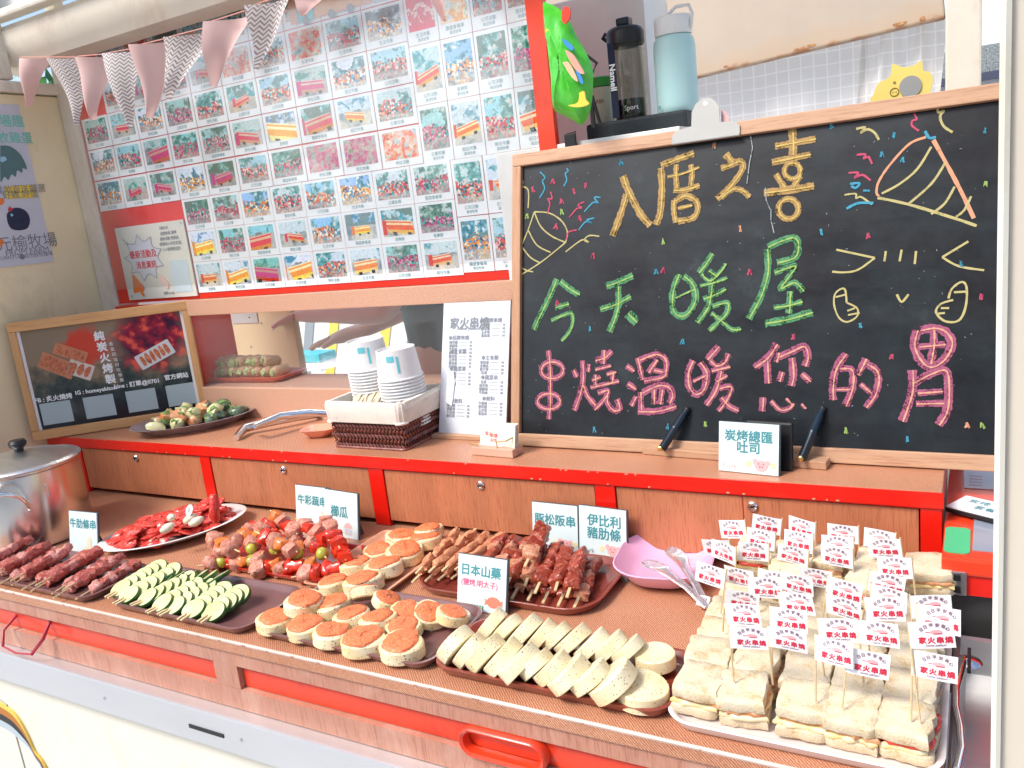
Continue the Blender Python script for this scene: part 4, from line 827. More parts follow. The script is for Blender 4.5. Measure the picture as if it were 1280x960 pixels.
# menu sheet
MF = Frame(atz(547, 543, .150), atz(628, 548, .150) - atz(547, 543, .150), aty(554, 380, 1.432) - atz(547, 543, .150))
mw = MF.uv(632, 546)[0]; mh = (MF.uv(554, 379)[1] + MF.uv(628, 376)[1]) / 2
t_ = thing('menu_sheet', 'tall pale menu sheet with small print and a white tag, leaning left of the blackboard', 'menu', M=MF.matrix())
B().box(.003, mw, 0, mh, -.003, 0).obj('sheet', flat('pale_lilac_sheet', (.66, .70, .76), .35, coat=.3), t_)
b = B(); put_text(b, '家火串燒', mw * .42, mh * .845, .0245, .0006, .03)
put_text(b, 'home yakitori', mw * .42, mh * .80, .0105, .0006); 
items = ['梅花豬', '雞腿串', '牛肋條', '豚松阪', '玉米筍', '香菇串', '杏鮑菇', '甜不辣', '百頁']
for col, x in ((0, .30), (1, .77)):
    for k, yy in enumerate((.735, .63, .50, .26) if col == 0 else (.86, .585, .44, .285)):
        put_text(b, '●' + ('招牌串燒', '主食類', '蔬菜串', '飲料')[k], mw * (x - .03), mh * yy, .0105, .0006)
        for j in range(4):
            yv = yy - .035 - .026 * j
            if yv < .07: continue
            put_text(b, items[(k * 3 + j + col * 2) % 9], mw * (x - .11), mh * yv, .0072, .0006)
            b.ribbon([(mw * (x - .02), mh * yv), (mw * (x + .10), mh * yv)], .0007, .0006); put_text(b, str(30 + 10 * ((j + k) % 4)), mw * (x + .15), mh * yv, .007, .0006)
b.obj('lettering', GREY, t_)
b = B().prism([(.018, mh * .25), (.035, mh * .22), (.040, mh * .40), (.036, mh * .48), (.022, mh * .48)], .001, .0022); b.obj('white_tag', WHITE, t_)
a_ = atz(543, 546, .1466); B().box(-.004, mw + .004, -.016, .004, -.008, -.0002, b=.001).obj('foot_ledge', BOARDW, t_, M=MF.matrix().inverted() @ Matrix.Translation(MF.o + Vector((0, -.001, .0045))))
# framed sign on the left
s0, s1 = Vector((-2.098, 1.172, .1475)), Vector((-1.792, 1.4335, .1475))
SF = Frame(s0, s1 - s0, (-.012, .008, 1)); sw = SF.uv(262, 510)[0]; sw = max(.38, min(.43, sw)); sh = (SF.uv(5, 405)[1] + SF.uv(232, 375)[1]) / 2
sg = thing('framed_sign', 'pine framed dark sign with grilled food pictures, white lettering and four pale squares', 'sign', M=SF.matrix())
f_ = .024
B().box(0, sw, sh - f_, sh, -.004, .012, b=.002).obj('frame_rail', PINE, sg); B().box(0, sw, 0, f_, -.004, .012, b=.002).obj('frame_rail', PINE, sg)
PINEY = wood('pine_frame_side', (0.72, 0.40, 0.17), (0.50, 0.21, 0.07), 'y', 0.5, 90)
for x in (0, sw - f_ * .72): B().box(x, x + f_ * .72, f_ + .0004, sh - f_ - .0004, -.004, .0115, b=.002).obj('frame_stile', PINEY, sg)
for x in (f_ * .72, sw - f_ * .72 - .007): B().box(x, x + .007, f_, sh - f_, 0, .006).obj('white_inner_edge', flat('white_pvc', (.8, .8, .8), .4), sg)
SGM = bpy.data.materials.new('sign_print'); SGM.use_nodes = True
def sign_print(m):
    t = m.node_tree; b_ = t.nodes['Principled BSDF']; b_.inputs['Roughness'].default_value = .22
    tc = t.nodes.new('ShaderNodeTexCoord'); sx = t.nodes.new('ShaderNodeSeparateXYZ'); t.links.new(tc.outputs['Object'], sx.inputs[0])
    n = nn(t, 'ShaderNodeTexNoise', Scale=11.0, Detail=7.0, Roughness=.65); t.links.new(tc.outputs['Object'], n.inputs['Vector'])
    n2 = nn(t, 'ShaderNodeTexNoise', Scale=34.0, Detail=5.0); t.links.new(tc.outputs['Object'], n2.inputs['Vector'])
    ma = nn(t, 'ShaderNodeMath', operation='MULTIPLY_ADD'); ma.inputs[1].default_value = 3.0; t.links.new(sx.outputs[1], ma.inputs[0]); t.links.new(n.outputs[0], ma.inputs[2])
    up = ramp(t, ma.outputs[0], [(.70, (.010, .015, .022)), (.86, (.05, .07, .06)), (1.0, (.22, .16, .10)), (1.15, (.27, .20, .13))])
    # charcoal glow print at the upper right and a small one at the upper left
    def glow(cx, cy, r):
        vm = nn(t, 'ShaderNodeVectorMath', operation='DISTANCE'); t.links.new(tc.outputs['Object'], vm.inputs[0]); vm.inputs[1].default_value = (cx, cy, .004)
        d = nn(t, 'ShaderNodeMath', operation='MULTIPLY_ADD'); d.inputs[1].default_value = -.06; t.links.new(n2.outputs[0], d.inputs[0]); t.links.new(vm.outputs['Value'], d.inputs[2])
        return ramp(t, d.outputs[0], [(r * .3, (1, 1, 1)), (r, (0, 0, 0))])
    coal = ramp(t, n2.outputs[0], [(.38, (.05, .005, .03)), (.52, (.30, .01, .04)), (.62, (.75, .10, .06))])
    c = mixcol(t, glow(sw * .80, sh * .78, .075), up, coal); c = mixcol(t, glow(sw * .71, sh * .70, .06), c, coal); c = mixcol(t, glow(sw * .38, sh * .72, .03), c, (.6, .06, .03))
    t.links.new(c, b_.inputs['Base Color'])
sign_print(SGM)
B().box(f_ * .7, sw - f_ * .7, f_ * .9, sh - f_ * .9, 0, .004).obj('print', SGM, sg)
b = B()
for i, c_ in enumerate('純炭火烤製'): put_text(b, c_, sw * .475 + (i * .0012), sh * (.80 - .093 * i), .0255, .0048, .04)
for i, c_ in enumerate('香氣四溢好吃推薦'): put_text(b, c_, sw * .530 + .001 * i, sh * (.72 - .045 * i), .0105, .0048, .0)
for (s_, x, y, k_) in (('FB : 炙火燒烤', .155, .335, .0155), ('IG : homeyakitori', .395, .345, .0142), ('Line : 訂單@0701', .625, .355, .0150), ('官方網站', .855, .372, .0150)): put_text(b, s_, sw * x, sh * y, k_, .0048, .035)
b.obj('white_lettering', WHITE, sg)
for x in (.155, .395, .635, .865): B().box(sw * x - .0365, sw * x + .0365, sh * .115, sh * .115 + .062 if False else sh * .30, .0042, .0048).obj('pale_square', flat('pale_blue_grey_square', (.42, .52, .54), .5), sg)
def food_print(cx, cy, w, h, rot, m, name, ribs):
    M_ = Matrix.Translation((cx, cy, .0046)) @ Matrix.Rotation(rot, 4, 'Z')
    o = B().prism(rrect(w, h, .003), 0, .0008, M_).obj(name, m, sg)
    b = B()
    for i in range(ribs):
        b.blob((-w * .42 + w * .84 * (i + .5) / ribs, 0, .0012), (w * .36 / ribs, h * .38, .0008), noise=.15, M=M_, seed=i)
    b.obj('printed_food', mat('printed_grilled_food', (.70, .25, .12), .5, col2=(.40, .08, .03), scale=120), o)
food_print(sw * .215, sh * .60, .085, .042, radians(-32), mat('printed_wood_tray', (.62, .24, .12), .5, scale=60), 'printed_tray', 8)
food_print(sw * .30, sh * .69, .080, .030, radians(-28), mat('printed_wood_tray', (.62, .24, .12), .5, scale=60), 'printed_tray', 7)
food_print(sw * .335, sh * .54, .060, .040, radians(-28), flat('printed_white_dish', (.70, .60, .52)), 'printed_dish', 3)
food_print(sw * .76, sh * .58, .095, .040, radians(22), flat('printed_white_dish2', (.66, .68, .68)), 'printed_dish', 6)
# poster on the side wall
PFr = Frame((-2.1185, 1.05, .585), (0, 1, 0), (0, 0, 1)); pw = .292; ph = .395
po = thing('farm_poster', 'pale lilac poster with a round dark bird and yellow strip on the side wall', 'poster', M=PFr.matrix())
B().box(0, pw, 0, ph, -.001, .0012).obj('sheet', flat('lilac_poster_sheet', (.60, .62, .68), .4), po)
def pp(pts): return [PFr.uv(*q) for q in pts]
def wall_shape(name, pts, m, z=.0016, sm=False):
    q = pp(pts); q = smoothp(q + [q[0]], 4)[:-1] if sm else q
    B().prism(q, z, z + .0005).obj(name, m, po)
wall_shape('dark_green_shape', [(0, 182), (12, 183), (24, 192), (31, 204), (33, 212), (28, 210), (27, 216), (21, 213), (19, 221), (14, 218), (10, 225), (5, 221), (0, 226)], flat('slate_green_print', (.10, .20, .20)), sm=True)
wall_shape('window_print', [(0, 196), (6, 196), (8, 200), (3, 203), (0, 202)], flat('sky_print', (.35, .65, .78)), .0022)
wall_shape('yellow_strip', [(4, 233), (42, 231), (46, 247), (8, 249)], YEL)
wall_shape('bird', [(8, 268), (14, 261), (24, 260), (33, 265), (37, 275), (34, 285), (24, 288), (14, 286), (9, 278)], flat('navy_print', (.02, .03, .07)), sm=True)
wall_shape('bird_crest', [(9, 263), (11, 258), (14, 260), (16, 261), (12, 265)], REDINK, .0022); wall_shape('bird_eye', [(12, 268), (14, 267), (16, 269), (14, 271)], flat('sky_print', (.35, .65, .78)), .0023)
wall_shape('orange_dot', [(-3, 248), (3, 248), (5, 252), (2, 256), (-3, 256)], ORINK, sm=True); wall_shape('orange_dot', [(-5, 300), (2, 299), (4, 303), (1, 308), (-5, 308)], ORINK, sm=True)
b = B(); u, v = PFr.uv(34, 302); put_text(b, '元榆牧場', u, v, .040, .0018, .0); u, v = PFr.uv(34, 314); put_text(b, 'FROM FARM', u, v, .021, .0018, .0); u, v = PFr.uv(27, 321); put_text(b, '●', u, v, .018, .0018); u, v = PFr.uv(9, 322); put_text(b, 'YUANYU', u, v, .014, .0018, .0); u, v = PFr.uv(48, 318); put_text(b, '自然放牧雞場', u, v, .013, .0018, .0)
u, v = PFr.uv(25, 236); put_text(b, '產地直送嚴選', u, v, .022, .0024, .0); u, v = PFr.uv(25, 243); put_text(b, '好雞.好蛋', u, v, .022, .0024, .0); b.obj('dark_lettering', GREY, po)
b = B(); u, v = PFr.uv(6, 151); put_text(b, '牧場趣', u, v, .032, .0018); u, v = PFr.uv(11, 172); put_text(b, '放牧雞蛋', u, v, .030, .0018); b.obj('green_lettering', PALEGREEN, po)

# ================================================================== BUNTING
bt = thing('bunting', 'string of pink and white chevron pennants hanging below the roof beam over the photo board', 'bunting', (0, 0, 0))
chev = bpy.data.materials.new('chevron_cloth'); chev.use_nodes = True
def chevm(m):
    t = m.node_tree; b_ = t.nodes['Principled BSDF']; b_.inputs['Roughness'].default_value = .9
    tc = t.nodes.new('ShaderNodeTexCoord'); sx = t.nodes.new('ShaderNodeSeparateXYZ'); t.links.new(tc.outputs['UV'], sx.inputs[0])
    pg = nn(t, 'ShaderNodeMath', operation='PINGPONG'); pg.inputs[1].default_value = .5
    a = nn(t, 'ShaderNodeMath', operation='MULTIPLY'); a.inputs[1].default_value = 58.0; t.links.new(sx.outputs[0], a.inputs[0]); t.links.new(a.outputs[0], pg.inputs[0])
    c = nn(t, 'ShaderNodeMath', operation='MULTIPLY_ADD'); c.inputs[1].default_value = 120.0; t.links.new(sx.outputs[1], c.inputs[0])
    d = nn(t, 'ShaderNodeMath', operation='MULTIPLY'); d.inputs[1].default_value = 1.9; t.links.new(pg.outputs[0], d.inputs[0]); t.links.new(d.outputs[0], c.inputs[2])
    f = nn(t, 'ShaderNodeMath', operation='FRACT'); t.links.new(c.outputs[0], f.inputs[0])
    t.links.new(ramp(t, f.outputs[0], [(.36, (.40, .30, .28)), (.40, (.86, .84, .82))], 'CONSTANT'), b_.inputs['Base Color'])
chevm(chev)
pinkc = mat('pink_cloth', (.86, .60, .56), .9, var=.03)
for m_ in (pinkc, chev):
    t = m_.node_tree; tl = nn(t, 'ShaderNodeBsdfTranslucent'); t.links.new(t.nodes['Principled BSDF'].inputs['Base Color'].links[0].from_socket, tl.inputs[0]); mx = nn(t, 'ShaderNodeMixShader', Fac=.35)
    t.links.new(t.nodes['Principled BSDF'].outputs[0], mx.inputs[1]); t.links.new(tl.outputs[0], mx.inputs[2]); t.links.new(mx.outputs[0], t.nodes['Material Output'].inputs[0])
flags_ = [((25, 72), (62, 72), (33, 133), 0), ((62, 72), (97, 72), (98, 156), 1), ((97, 71), (132, 68), (118, 150), 0), ((133, 67), (172, 60), (160, 160), 1), ((173, 57), (209, 48), (188, 148), 0), ((210, 47), (261, 34), (213, 125), 1), ((262, 28), (312, 12), (264, 108), 0), ((314, 8), (364, -9), (320, 86), 1), ((365, -10), (420, -22), (380, 20), 0), ((520, -45), (562, -55), (552, 26), 0)]
YF = 1.325; strp = []; prev = None
for i, (a, c, tip, k_) in enumerate(flags_):
    A3, C3, T3 = aty(*a, YF), aty(*c, YF), aty(*tip, YF); nx_, nz_ = 8, 10; vs = []; uvs = []
    strp += [A3, C3]
    for j in range(nz_ + 1):
        w = j / nz_; L = A3.lerp(T3, w); R_ = C3.lerp(T3, w)
        for q in range(nx_ + 1):
            u = q / nx_; p = L.lerp(R_, u); ww = (R_ - L).length
            cu = (.016 if k_ else .022) * sin(pi * (u * 1.15 + .1 * i)) * (1 - w * .6) + .006 * sin(w * 5 + i * 2)
            vs.append((p.x, p.y - cu, p.z - (.004 * sin(pi * u) if j == 0 else 0))); uvs.append(((u - .5) * ww, -w * (T3 - A3).length))
    fs = [(j * (nx_ + 1) + q, j * (nx_ + 1) + q + 1, (j + 1) * (nx_ + 1) + q + 1, (j + 1) * (nx_ + 1) + q) for j in range(nz_) for q in range(nx_)]
    me = B().add(vs, fs).mesh('pennant', chev if k_ else pinkc, True); ul = me.uv_layers.new(name='UVMap')
    for l in me.loops: ul.data[l.index].uv = uvs[l.vertex_index]
    link('pennant', me, bt, label='white pennant with brown chevron stripes' if k_ else 'plain pale pink pennant')
B().tube([p + Vector((0, .001, .001)) for p in sorted(strp, key=lambda p: p.x)], .0012, 5).obj('string', flat('salmon_string', (.75, .35, .28)), bt)
B().tube([aty(26, 74, YF) + Vector((.002 * k2, -.004, -.009 * k2 * (1 if k2 % 2 else .6))) for k2 in range(5)], .0011, 5).obj('knot', WHITE, bt)

# ================================================================== ITEMS ON THE COUNTER
def quad_tray(name, label, c, w, d, rotz, h, m, rad=.03, rim=.006, slope=.010, th=.004, z=.0008, cat='tray'):
    t = thing(name, label, cat, (c[0], c[1], z), (0, 0, rotz))
    R = []
    for ins, zz in ((slope, 0), (slope * .4, h * .5), (rim * .2, h * .9), (0, h), (rim * .5, h + .0012), (rim, h), (rim + slope * .5, h * .5), (rim + slope, th + .001), (rim + slope + .004, th)):
        r_ = max(.004, rad - ins); R.append([(x, y, zz) for x, y in rrect(w - 2 * ins, d - 2 * ins, r_, 6)])
    B().rings(R).obj('tray_body', m, t, smooth=45); return t
quad_tray('tray', 'dusty pink-brown melamine tray of raw beef skewers at the far left', (-1.553, .842), .41, .142, 0, .013, MELAG)
quad_tray('tray', 'grey-brown melamine tray under the zucchini skewers', (-1.135, .850), .325, .148, 0, .013, MELAG)
quad_tray('tray', 'bright red tray under the beef and pepper skewers', (-1.118, 1.024), .305, .150, 0, .012, MELAR)
quad_tray('tray', 'peach brown wood-look tray under the rear group of roe cakes', (-.915, 1.055), .172, .235, 0, .012, MELAP, rad=.012)
quad_tray('tray', 'dark brown melamine tray under the front group of roe cakes', (-.799, .870), .325, .172, 0, .013, MELAG)
quad_tray('tray', 'dark red-brown oval-cornered tray under the grilled pork skewers', (-.645, 1.072), .325, .190, 0, .014, MELA, rad=.055)
quad_tray('tray', 'red-brown melamine tray under the sliced yam at the front', (-.470, .857), .330, .140, 0, .015, MELA, rad=.030)
quad_tray('tray', 'long pinkish white tray under the sandwiches', (-.1675, .972), .286, .384, 0, .014, flat('pinkish_white_plastic', (.80, .70, .66), .35, coat=.3), rad=.035, cat='tray')
# --- meshes for food
def disc_mesh(name, m, r, h, seed, n=26, e=.985, ez=.05, lump=.05):
    R = random.Random(seed); ph = [R.uniform(0, 6) for _ in range(4)]
    def rad(a): return 1 + lump * sin(2 * a + ph[0]) * .6 + lump * .5 * sin(3 * a + ph[1])
    b = B(); rs = []
    for k_, z in ((.0, 0), (e - .03, 0), (1, h * ez), (1.0, h * .5), (1, h * (1 - ez)), (e - .015, h), (.45, h + .0006), (.02, h + .0004)):
        rs.append([(r * k_ * rad(2 * pi * i / n) * cos(2 * pi * i / n), r * k_ * rad(2 * pi * i / n) * sin(2 * pi * i / n), z) for i in range(n)])
    b.rings(rs); return b.mesh(name, m, 35)
YAM = [disc_mesh('yam_body', speckled('yam_flesh', (.84, .77, .54), (.22, .10, .04), 300, .14, .4, (.80, .66, .38)), .0265, .017, s) for s in range(4)]
CAKE = [disc_mesh('cake_body', speckled('cake_flesh', (.84, .74, .50), (.06, .04, .02), 260, .16, .45, (.80, .60, .30)), .0285, .0195, s + 9, e=.95, ez=.12, lump=.10) for s in range(4)]
ROE = []
roem = meat('roe_mayonnaise', (.48, .05, .015), (.84, .22, .08), (.90, .50, .28), 420, .5, .1)
for s_ in range(4):
    R = random.Random(s_); b = B(); n = 22; ph = R.uniform(0, 6); rs = []
    for k_, z in ((1.0, .0), (.96, .0022), (.80, .0036), (.5, .0048), (.02, .0046)):
        rs.append([(.0250 * k_ * (1 + .11 * sin(2 * 2 * pi * i / n + ph) + .08 * R.uniform(-1, 1)) * cos(2 * pi * i / n), .0245 * k_ * (1 + .07 * sin(3 * 2 * pi * i / n + ph)) * sin(2 * pi * i / n), z + (R.uniform(-.0010, .0012) if k_ < .99 else 0)) for i in range(n)])
    b.rings(rs, False); ROE.append(b.mesh('roe_topping', roem, True))
def near(px, py, z, zs=None): return atz(px, py, z)
# front yam tray
RY = random.Random(21)
fr = [(150, 215), (215, 240), (292, 255), (372, 272), (448, 298), (525, 305), (603, 322), (680, 352), (780, 365), (888, 385)]; bk = [(318, 118), (395, 140), (478, 150), (553, 165), (622, 172), (700, 192), (790, 212), (872, 222), (955, 238)]
def yam(px_, lab, tilt, sc, z, yaw=0.0, i=0):
    p = atz(530 + px_[0] / 3.765, 750 + px_[1] / 3.765, z)
    M_ = Matrix.Translation(p) @ Matrix.Rotation(yaw, 4, 'Z') @ Matrix.Rotation(radians(-tilt), 4, 'Y') @ Matrix.Scale(sc, 4) @ Matrix.Translation((0, 0, -.0085))
    t = thing('yam_slice', lab, 'yam slice', group='sliced yam on the front tray', M=M_ @ Matrix.Rotation(RY.uniform(0, 6), 4, 'Z')); link('yam_body', YAM[i % 4], t)
for i, q in enumerate(fr): yam(q, ('speckled yam slice leaning in the front row, %s from the left' % ORD[i]) if i else 'speckled yam slice leaning at the left end of the front row', 54 - i * 1.8, (1.12, .95, 1.15, 1.1, 1.15, .95, 1.0, 1.1, 1.05, 1.22)[i], .0285, radians(RY.uniform(-9, 3)), i)
for i, q in enumerate(bk): yam(q, ('speckled yam slice leaning in the back row, %s from the left' % ORD[i]) if i else 'speckled yam slice leaning at the left end of the back row', 52 - i * 1.2, (1.0, .95, 1.1, .95, .9, 1.05, 1.0, 1.0, .9)[i], .0285, radians(RY.uniform(-9, 3)), i + 2)
yam((1087, 275), 'thick yam slice lying flat at the back right corner of the tray', 3, 1.0, .022, 0, 1); yam((1025, 432), 'browned yam slice lying flat at the front right corner of the tray', -4, 1.22, .017, 0, 2)
# roe cakes
RK = random.Random(4)
def roe(px_, lab, sc, z, grp, i, tx=0, ty=0):
    p = atz(320 + px_[0] / 4.571, 640 + px_[1] / 4.571, z + .018)
    t = thing('roe_cake', lab, 'yam cake', group=grp, M=Matrix.Translation((p.x, p.y, z + abs(tx) * .0003 + abs(ty) * .0003)) @ Euler((radians(tx), radians(ty), RK.uniform(0, 6))).to_matrix().to_4x4() @ Matrix.Scale(sc, 4))
    link('cake_body', CAKE[i % 4], t); link('roe_topping', ROE[i % 4], t, loc=(0, 0, .0196))
fl = [(105, 605), (278, 640), (430, 680), (612, 722), (830, 752)]; md = [(270, 510), (445, 525), (550, 588), (700, 610), (842, 648)]; bk_ = [(625, 482), (735, 518), (855, 558), (985, 582), (1110, 590)]
for i, q in enumerate(fl): roe(q, 'roe topped yam cake in the front row of the front tray, %s from the left' % ORD[i], (.98, .98, .98, 1.08, 1.10)[i], .0065, 'roe cakes on the front tray', i, 4)
for i, q in enumerate(md): roe(q, 'roe topped yam cake in the middle row of the front tray, %s from the left' % ORD[i], (1.05, 1.0, .95, .95, .9)[i], (.02, .010, .010, .0105, .0065)[i], 'roe cakes on the front tray', i + 1, 6, -4)
for i, q in enumerate(bk_): roe(q, 'roe topped yam cake in the back row of the front tray, %s from the left' % ORD[i], (.82, .82, .85, .85, .85)[i], (.012, .0065, .0065, .0065, .0065)[i], 'roe cakes on the front tray', i + 2, (28, 25, 12, 18, 10)[i], (20, 14, 2, 12, 16)[i])
rr = [(445, 398), (612, 402), (572, 296), (735, 315), (700, 215), (850, 228), (828, 143), (965, 160), (985, 100)]
rl = ['front left', 'front right', 'second row left', 'second row right', 'third row left', 'third row right', 'back left', 'back right', 'rearmost, propped against the back right one']
for i, q in enumerate(rr): roe(q, 'roe topped yam cake on the peach tray, ' + rl[i], (.95, 1.12, 1.0, 1.12, .95, 1.12, 1.05, 1.08, .95)[i], (.0055, .0055, .0055, .0055, .0055, .0055, .0055, .0055, .013)[i], 'roe cakes on the peach tray', i, 6 if i % 2 else 3, -6)

# --- skewers
def chunk_mesh(name, m, seed, r):
    bm = bmesh.new(); bmesh.ops.create_cube(bm, size=2); bmesh.ops.subdivide_edges(bm, edges=bm.edges[:], cuts=3, use_grid_fill=True); R_ = random.Random(seed); ph = [R_.uniform(0, 6) for _ in range(6)]
    sh = (R_.uniform(-.2, .2), R_.uniform(-.2, .2))
    for v in bm.verts:
        q = v.co.copy(); L = q.normalized() * 1.22; q = q * .52 + L * .48; q.x += sh[0] * q.y; q.z += sh[1] * q.x
        k = 1 + .10 * sin(q.x * 3.3 + ph[0]) * sin(q.y * 3.1 + ph[1]) + .08 * sin(q.z * 5 + ph[2] + q.x * 4) + R_.uniform(-.05, .05)
        v.co = Vector((q.x * r[0] * k * .88, q.y * r[1] * k * .88, q.z * r[2] * k * .88))
    return B().bm(bm).mesh(name, m, 60)
RAW = meat('raw_beef', (.26, .025, .02), (.44, .10, .075), (.74, .48, .40))
RAWL = meat('raw_beef_pale', (.42, .10, .09), (.62, .26, .21), (.82, .60, .54))
GRI = meat('grilled_pork', (.13, .012, .008), (.34, .05, .025), (.62, .26, .14), 130, .32, .35)
GRIL = meat('grilled_pork_pale', (.34, .06, .03), (.58, .26, .15), (.78, .56, .40), 130, .36, .25)
PALE = meat('bacon_wrap', (.52, .08, .03), (.68, .30, .15), (.80, .60, .36), 120, .4, .2)
DICE = meat('diced_beef', (.42, .07, .045), (.60, .25, .17), (.76, .54, .40), 150, .42, .15)
PEPR = mat('red_pepper', (.75, .035, .012), .25, var=.15, coat=.5, rnd=True); PEPO = mat('orange_pepper', (.82, .22, .04), .25, var=.15, coat=.5, rnd=True); PEPG = mat('green_grape_tomato', (.55, .55, .06), .25, var=.2, coat=.5, rnd=True)
CH_ = {'raw': [chunk_mesh('meat_chunk', RAW, s, (.0125, .0115, .0085)) for s in range(3)], 'rawl': [chunk_mesh('meat_chunk', RAWL, s + 3, (.012, .011, .0085)) for s in range(2)],
       'gri': [chunk_mesh('meat_chunk', GRI, s + 5, (.0145, .0125, .009)) for s in range(3)], 'gril': [chunk_mesh('meat_chunk', GRIL, s + 8, (.0145, .0125, .009)) for s in range(2)],
       'pale': [chunk_mesh('wrapped_chunk', PALE, s + 8, (.018, .0062, .0060)) for s in range(3)],
       'dice': [chunk_mesh('meat_chunk', DICE, s + 12, (.0125, .0125, .0115)) for s in range(3)], 'red': [chunk_mesh('red_pepper', PEPR, 20, (.012, .012, .009)), chunk_mesh('red_pepper', PEPR, 21, (.009, .014, .010))],
       'ora': [chunk_mesh('orange_pepper', PEPO, 22, (.011, .012, .009))], 'grn': [B().blob((0, 0, 0), (.0095, .0095, .010), noise=.02, seed=1).mesh('green_tomato', PEPG, True)]}
STK = B().tube([(0, 0, 0), (1, 0, 0)], .0016, 6).mesh('stick', BAMBOO, True)
STKF = B().box(0, 1, -.0022, .0022, -.0012, .0012).mesh('stick', BAMBOO)
RS = random.Random(8)
def skewer(name, label, grp, p0, p1, kinds, s0, flat_=False, csc=1.0, cat='skewer'):
    """stick from p0 (bare end) to p1, food threaded from fraction s0 to the end"""
    p0, p1 = Vector(p0), Vector(p1); d = p1 - p0; L = d.length
    M_ = Matrix.Translation(p0) @ d.to_track_quat('X', 'Z').to_matrix().to_4x4()
    t = thing(name, label, cat, group=grp, M=M_); st = link('stick', STKF if flat_ else STK, t); st.scale = (L, 1, 1)
    n = len(kinds)
    for i, k_ in enumerate(kinds):
        x = L * (s0 + (1 - s0 - .04) * (i + .5) / n); me = RS.choice(CH_[k_])
        o = link(me.name.split('.')[0], me, t, loc=(x, RS.uniform(-.0015, .0015), RS.uniform(-.001, .001)), rot=(RS.uniform(-.7, .7), RS.uniform(-.15, .15), RS.uniform(-.15, .15)))
        k2 = csc * RS.uniform(.92, 1.12); o.scale = (k2, k2, k2)
    return t
# raw beef skewers: bottom layer then top layer
gr_ = 'raw beef skewers on the left tray'; n = 0
for i in range(15):
    x = -1.730 + .0250 * i; up = i % 3 == 1
    z = .034 if up else .0185
    skewer('beef_skewer', 'raw beef skewer on the left tray, %s from the right' % ORD[14 - i], gr_, (x + .012 + RS.uniform(-.006, .006), .757 + RS.uniform(0, .012), z - .006), (x - .004 + RS.uniform(-.008, .008), .893 + RS.uniform(-.006, .012), z + .003), [RS.choice(['raw', 'raw', 'rawl']) for _ in range(6)], .24, csc=.98)
# dark grilled skewers
gr_ = 'grilled pork skewers on the oval-cornered tray'
xs_ = [-.716, -.690, -.662, -.636, -.610, -.584, -.558, -.532]
for i, x in enumerate(xs_):
    k_ = [RS.choice(['gri', 'gril', 'gri']) for _ in range(5)]
    skewer('pork_skewer', 'dark grilled pork skewer in the lower layer, %s from the left' % ORD[i], gr_, (x + .020, .985 + RS.uniform(-.005, .008), .014), (x - .010, 1.135 + RS.uniform(-.008, .01), .020), k_, .24, True, 1.0)
for i, x in enumerate(xs_[:7]):
    k_ = ['gril' if i in (1, 3) else 'gri', 'gril' if i in (1, 2) else 'gri', 'gri', RS.choice(['gri', 'gril']), 'gri']
    skewer('pork_skewer', 'dark grilled pork skewer in the upper layer, %s from the left' % ORD[i], gr_, (x + .036, .992 + RS.uniform(-.01, .012), .030), (x + .004, 1.125 + RS.uniform(-.01, .02), .043), k_, .22, True, 1.05)
skewer('pork_skewer', 'thick meat skewer laid on top of the pile below the 伊比利豬肋條 card', gr_, (-.612, 1.030, .048), (-.634, 1.150, .066), ['gril', 'gri', 'gri', 'gri'], .2, True, 1.25)
# pale wrapped skewers at the left end
gr_ = 'pale bacon wrapped skewers at the left end of the pork tray'
for i in range(9):
    lay = i // 5; j = i % 5; x = -.800 + .019 * j + .01 * lay
    skewer('bacon_skewer', 'pale bacon wrapped skewer in the %s layer, %s from the left' % (('lower', 'upper')[lay], ORD[j]), gr_, (x + .0, .985 + .01 * j, .018 + .017 * lay), (x - .020 + .012 * j, 1.155 + RS.uniform(-.01, .012), .022 + .020 * lay), ['pale', 'pale', 'pale', 'pale'], .14, True, 1.15)
# vegetable and beef skewers
gr_ = 'beef and pepper skewers on the red tray'; V = Vector
vs_ = [((300, 700), (268, 690)), ]
def vsk(lab, a, za, c, zc, kinds, csc=1.1): 
    p0 = atz(*a, za); p1 = atz(*c, zc); skewer('pepper_skewer', lab, gr_, p0, p1, kinds, .18, False, csc)
row1 = [((247, 708), (300, 697)), ((283, 706), (330, 699)), ((310, 716), (352, 703)), ((334, 712), (395, 705)), ((364, 722), (430, 708)), ]
k1 = [['dice', 'grn', 'red'], ['dice', 'ora', 'grn', 'dice'], ['dice', 'red', 'ora'], ['dice', 'red', 'red', 'ora'], ['dice', 'red', 'red', 'red']]
for i, (a, c) in enumerate(row1): vsk('beef and pepper skewer in the bottom front row, %s from the left' % ORD[i], a, .016, c, .022, k1[i], 1.15)
row2 = [((305, 672), (270, 692)), ((322, 668), (312, 690)), ((338, 661), (345, 692)), ((366, 672), (372, 697)), ((385, 668), (408, 698)), ((420, 676), (432, 700))]
k2_ = [['dice', 'red', 'dice'], ['ora', 'dice', 'grn'], ['red', 'dice', 'grn'], ['dice', 'ora', 'grn'], ['dice', 'red', 'grn'], ['dice', 'red', 'red']]
for i, (a, c) in enumerate(row2): vsk('beef and pepper skewer in the middle layer, %s from the left' % ORD[i], a, .046, c, .036, k2_[i], 1.15)
row3 = [((338, 638), (372, 668)), ((318, 664), (372, 690)), ((370, 648), (412, 676)), ((402, 640), (425, 686)), ((300, 690), (262, 672)), ((330, 655), (300, 672)), ((352, 652), (322, 665))]
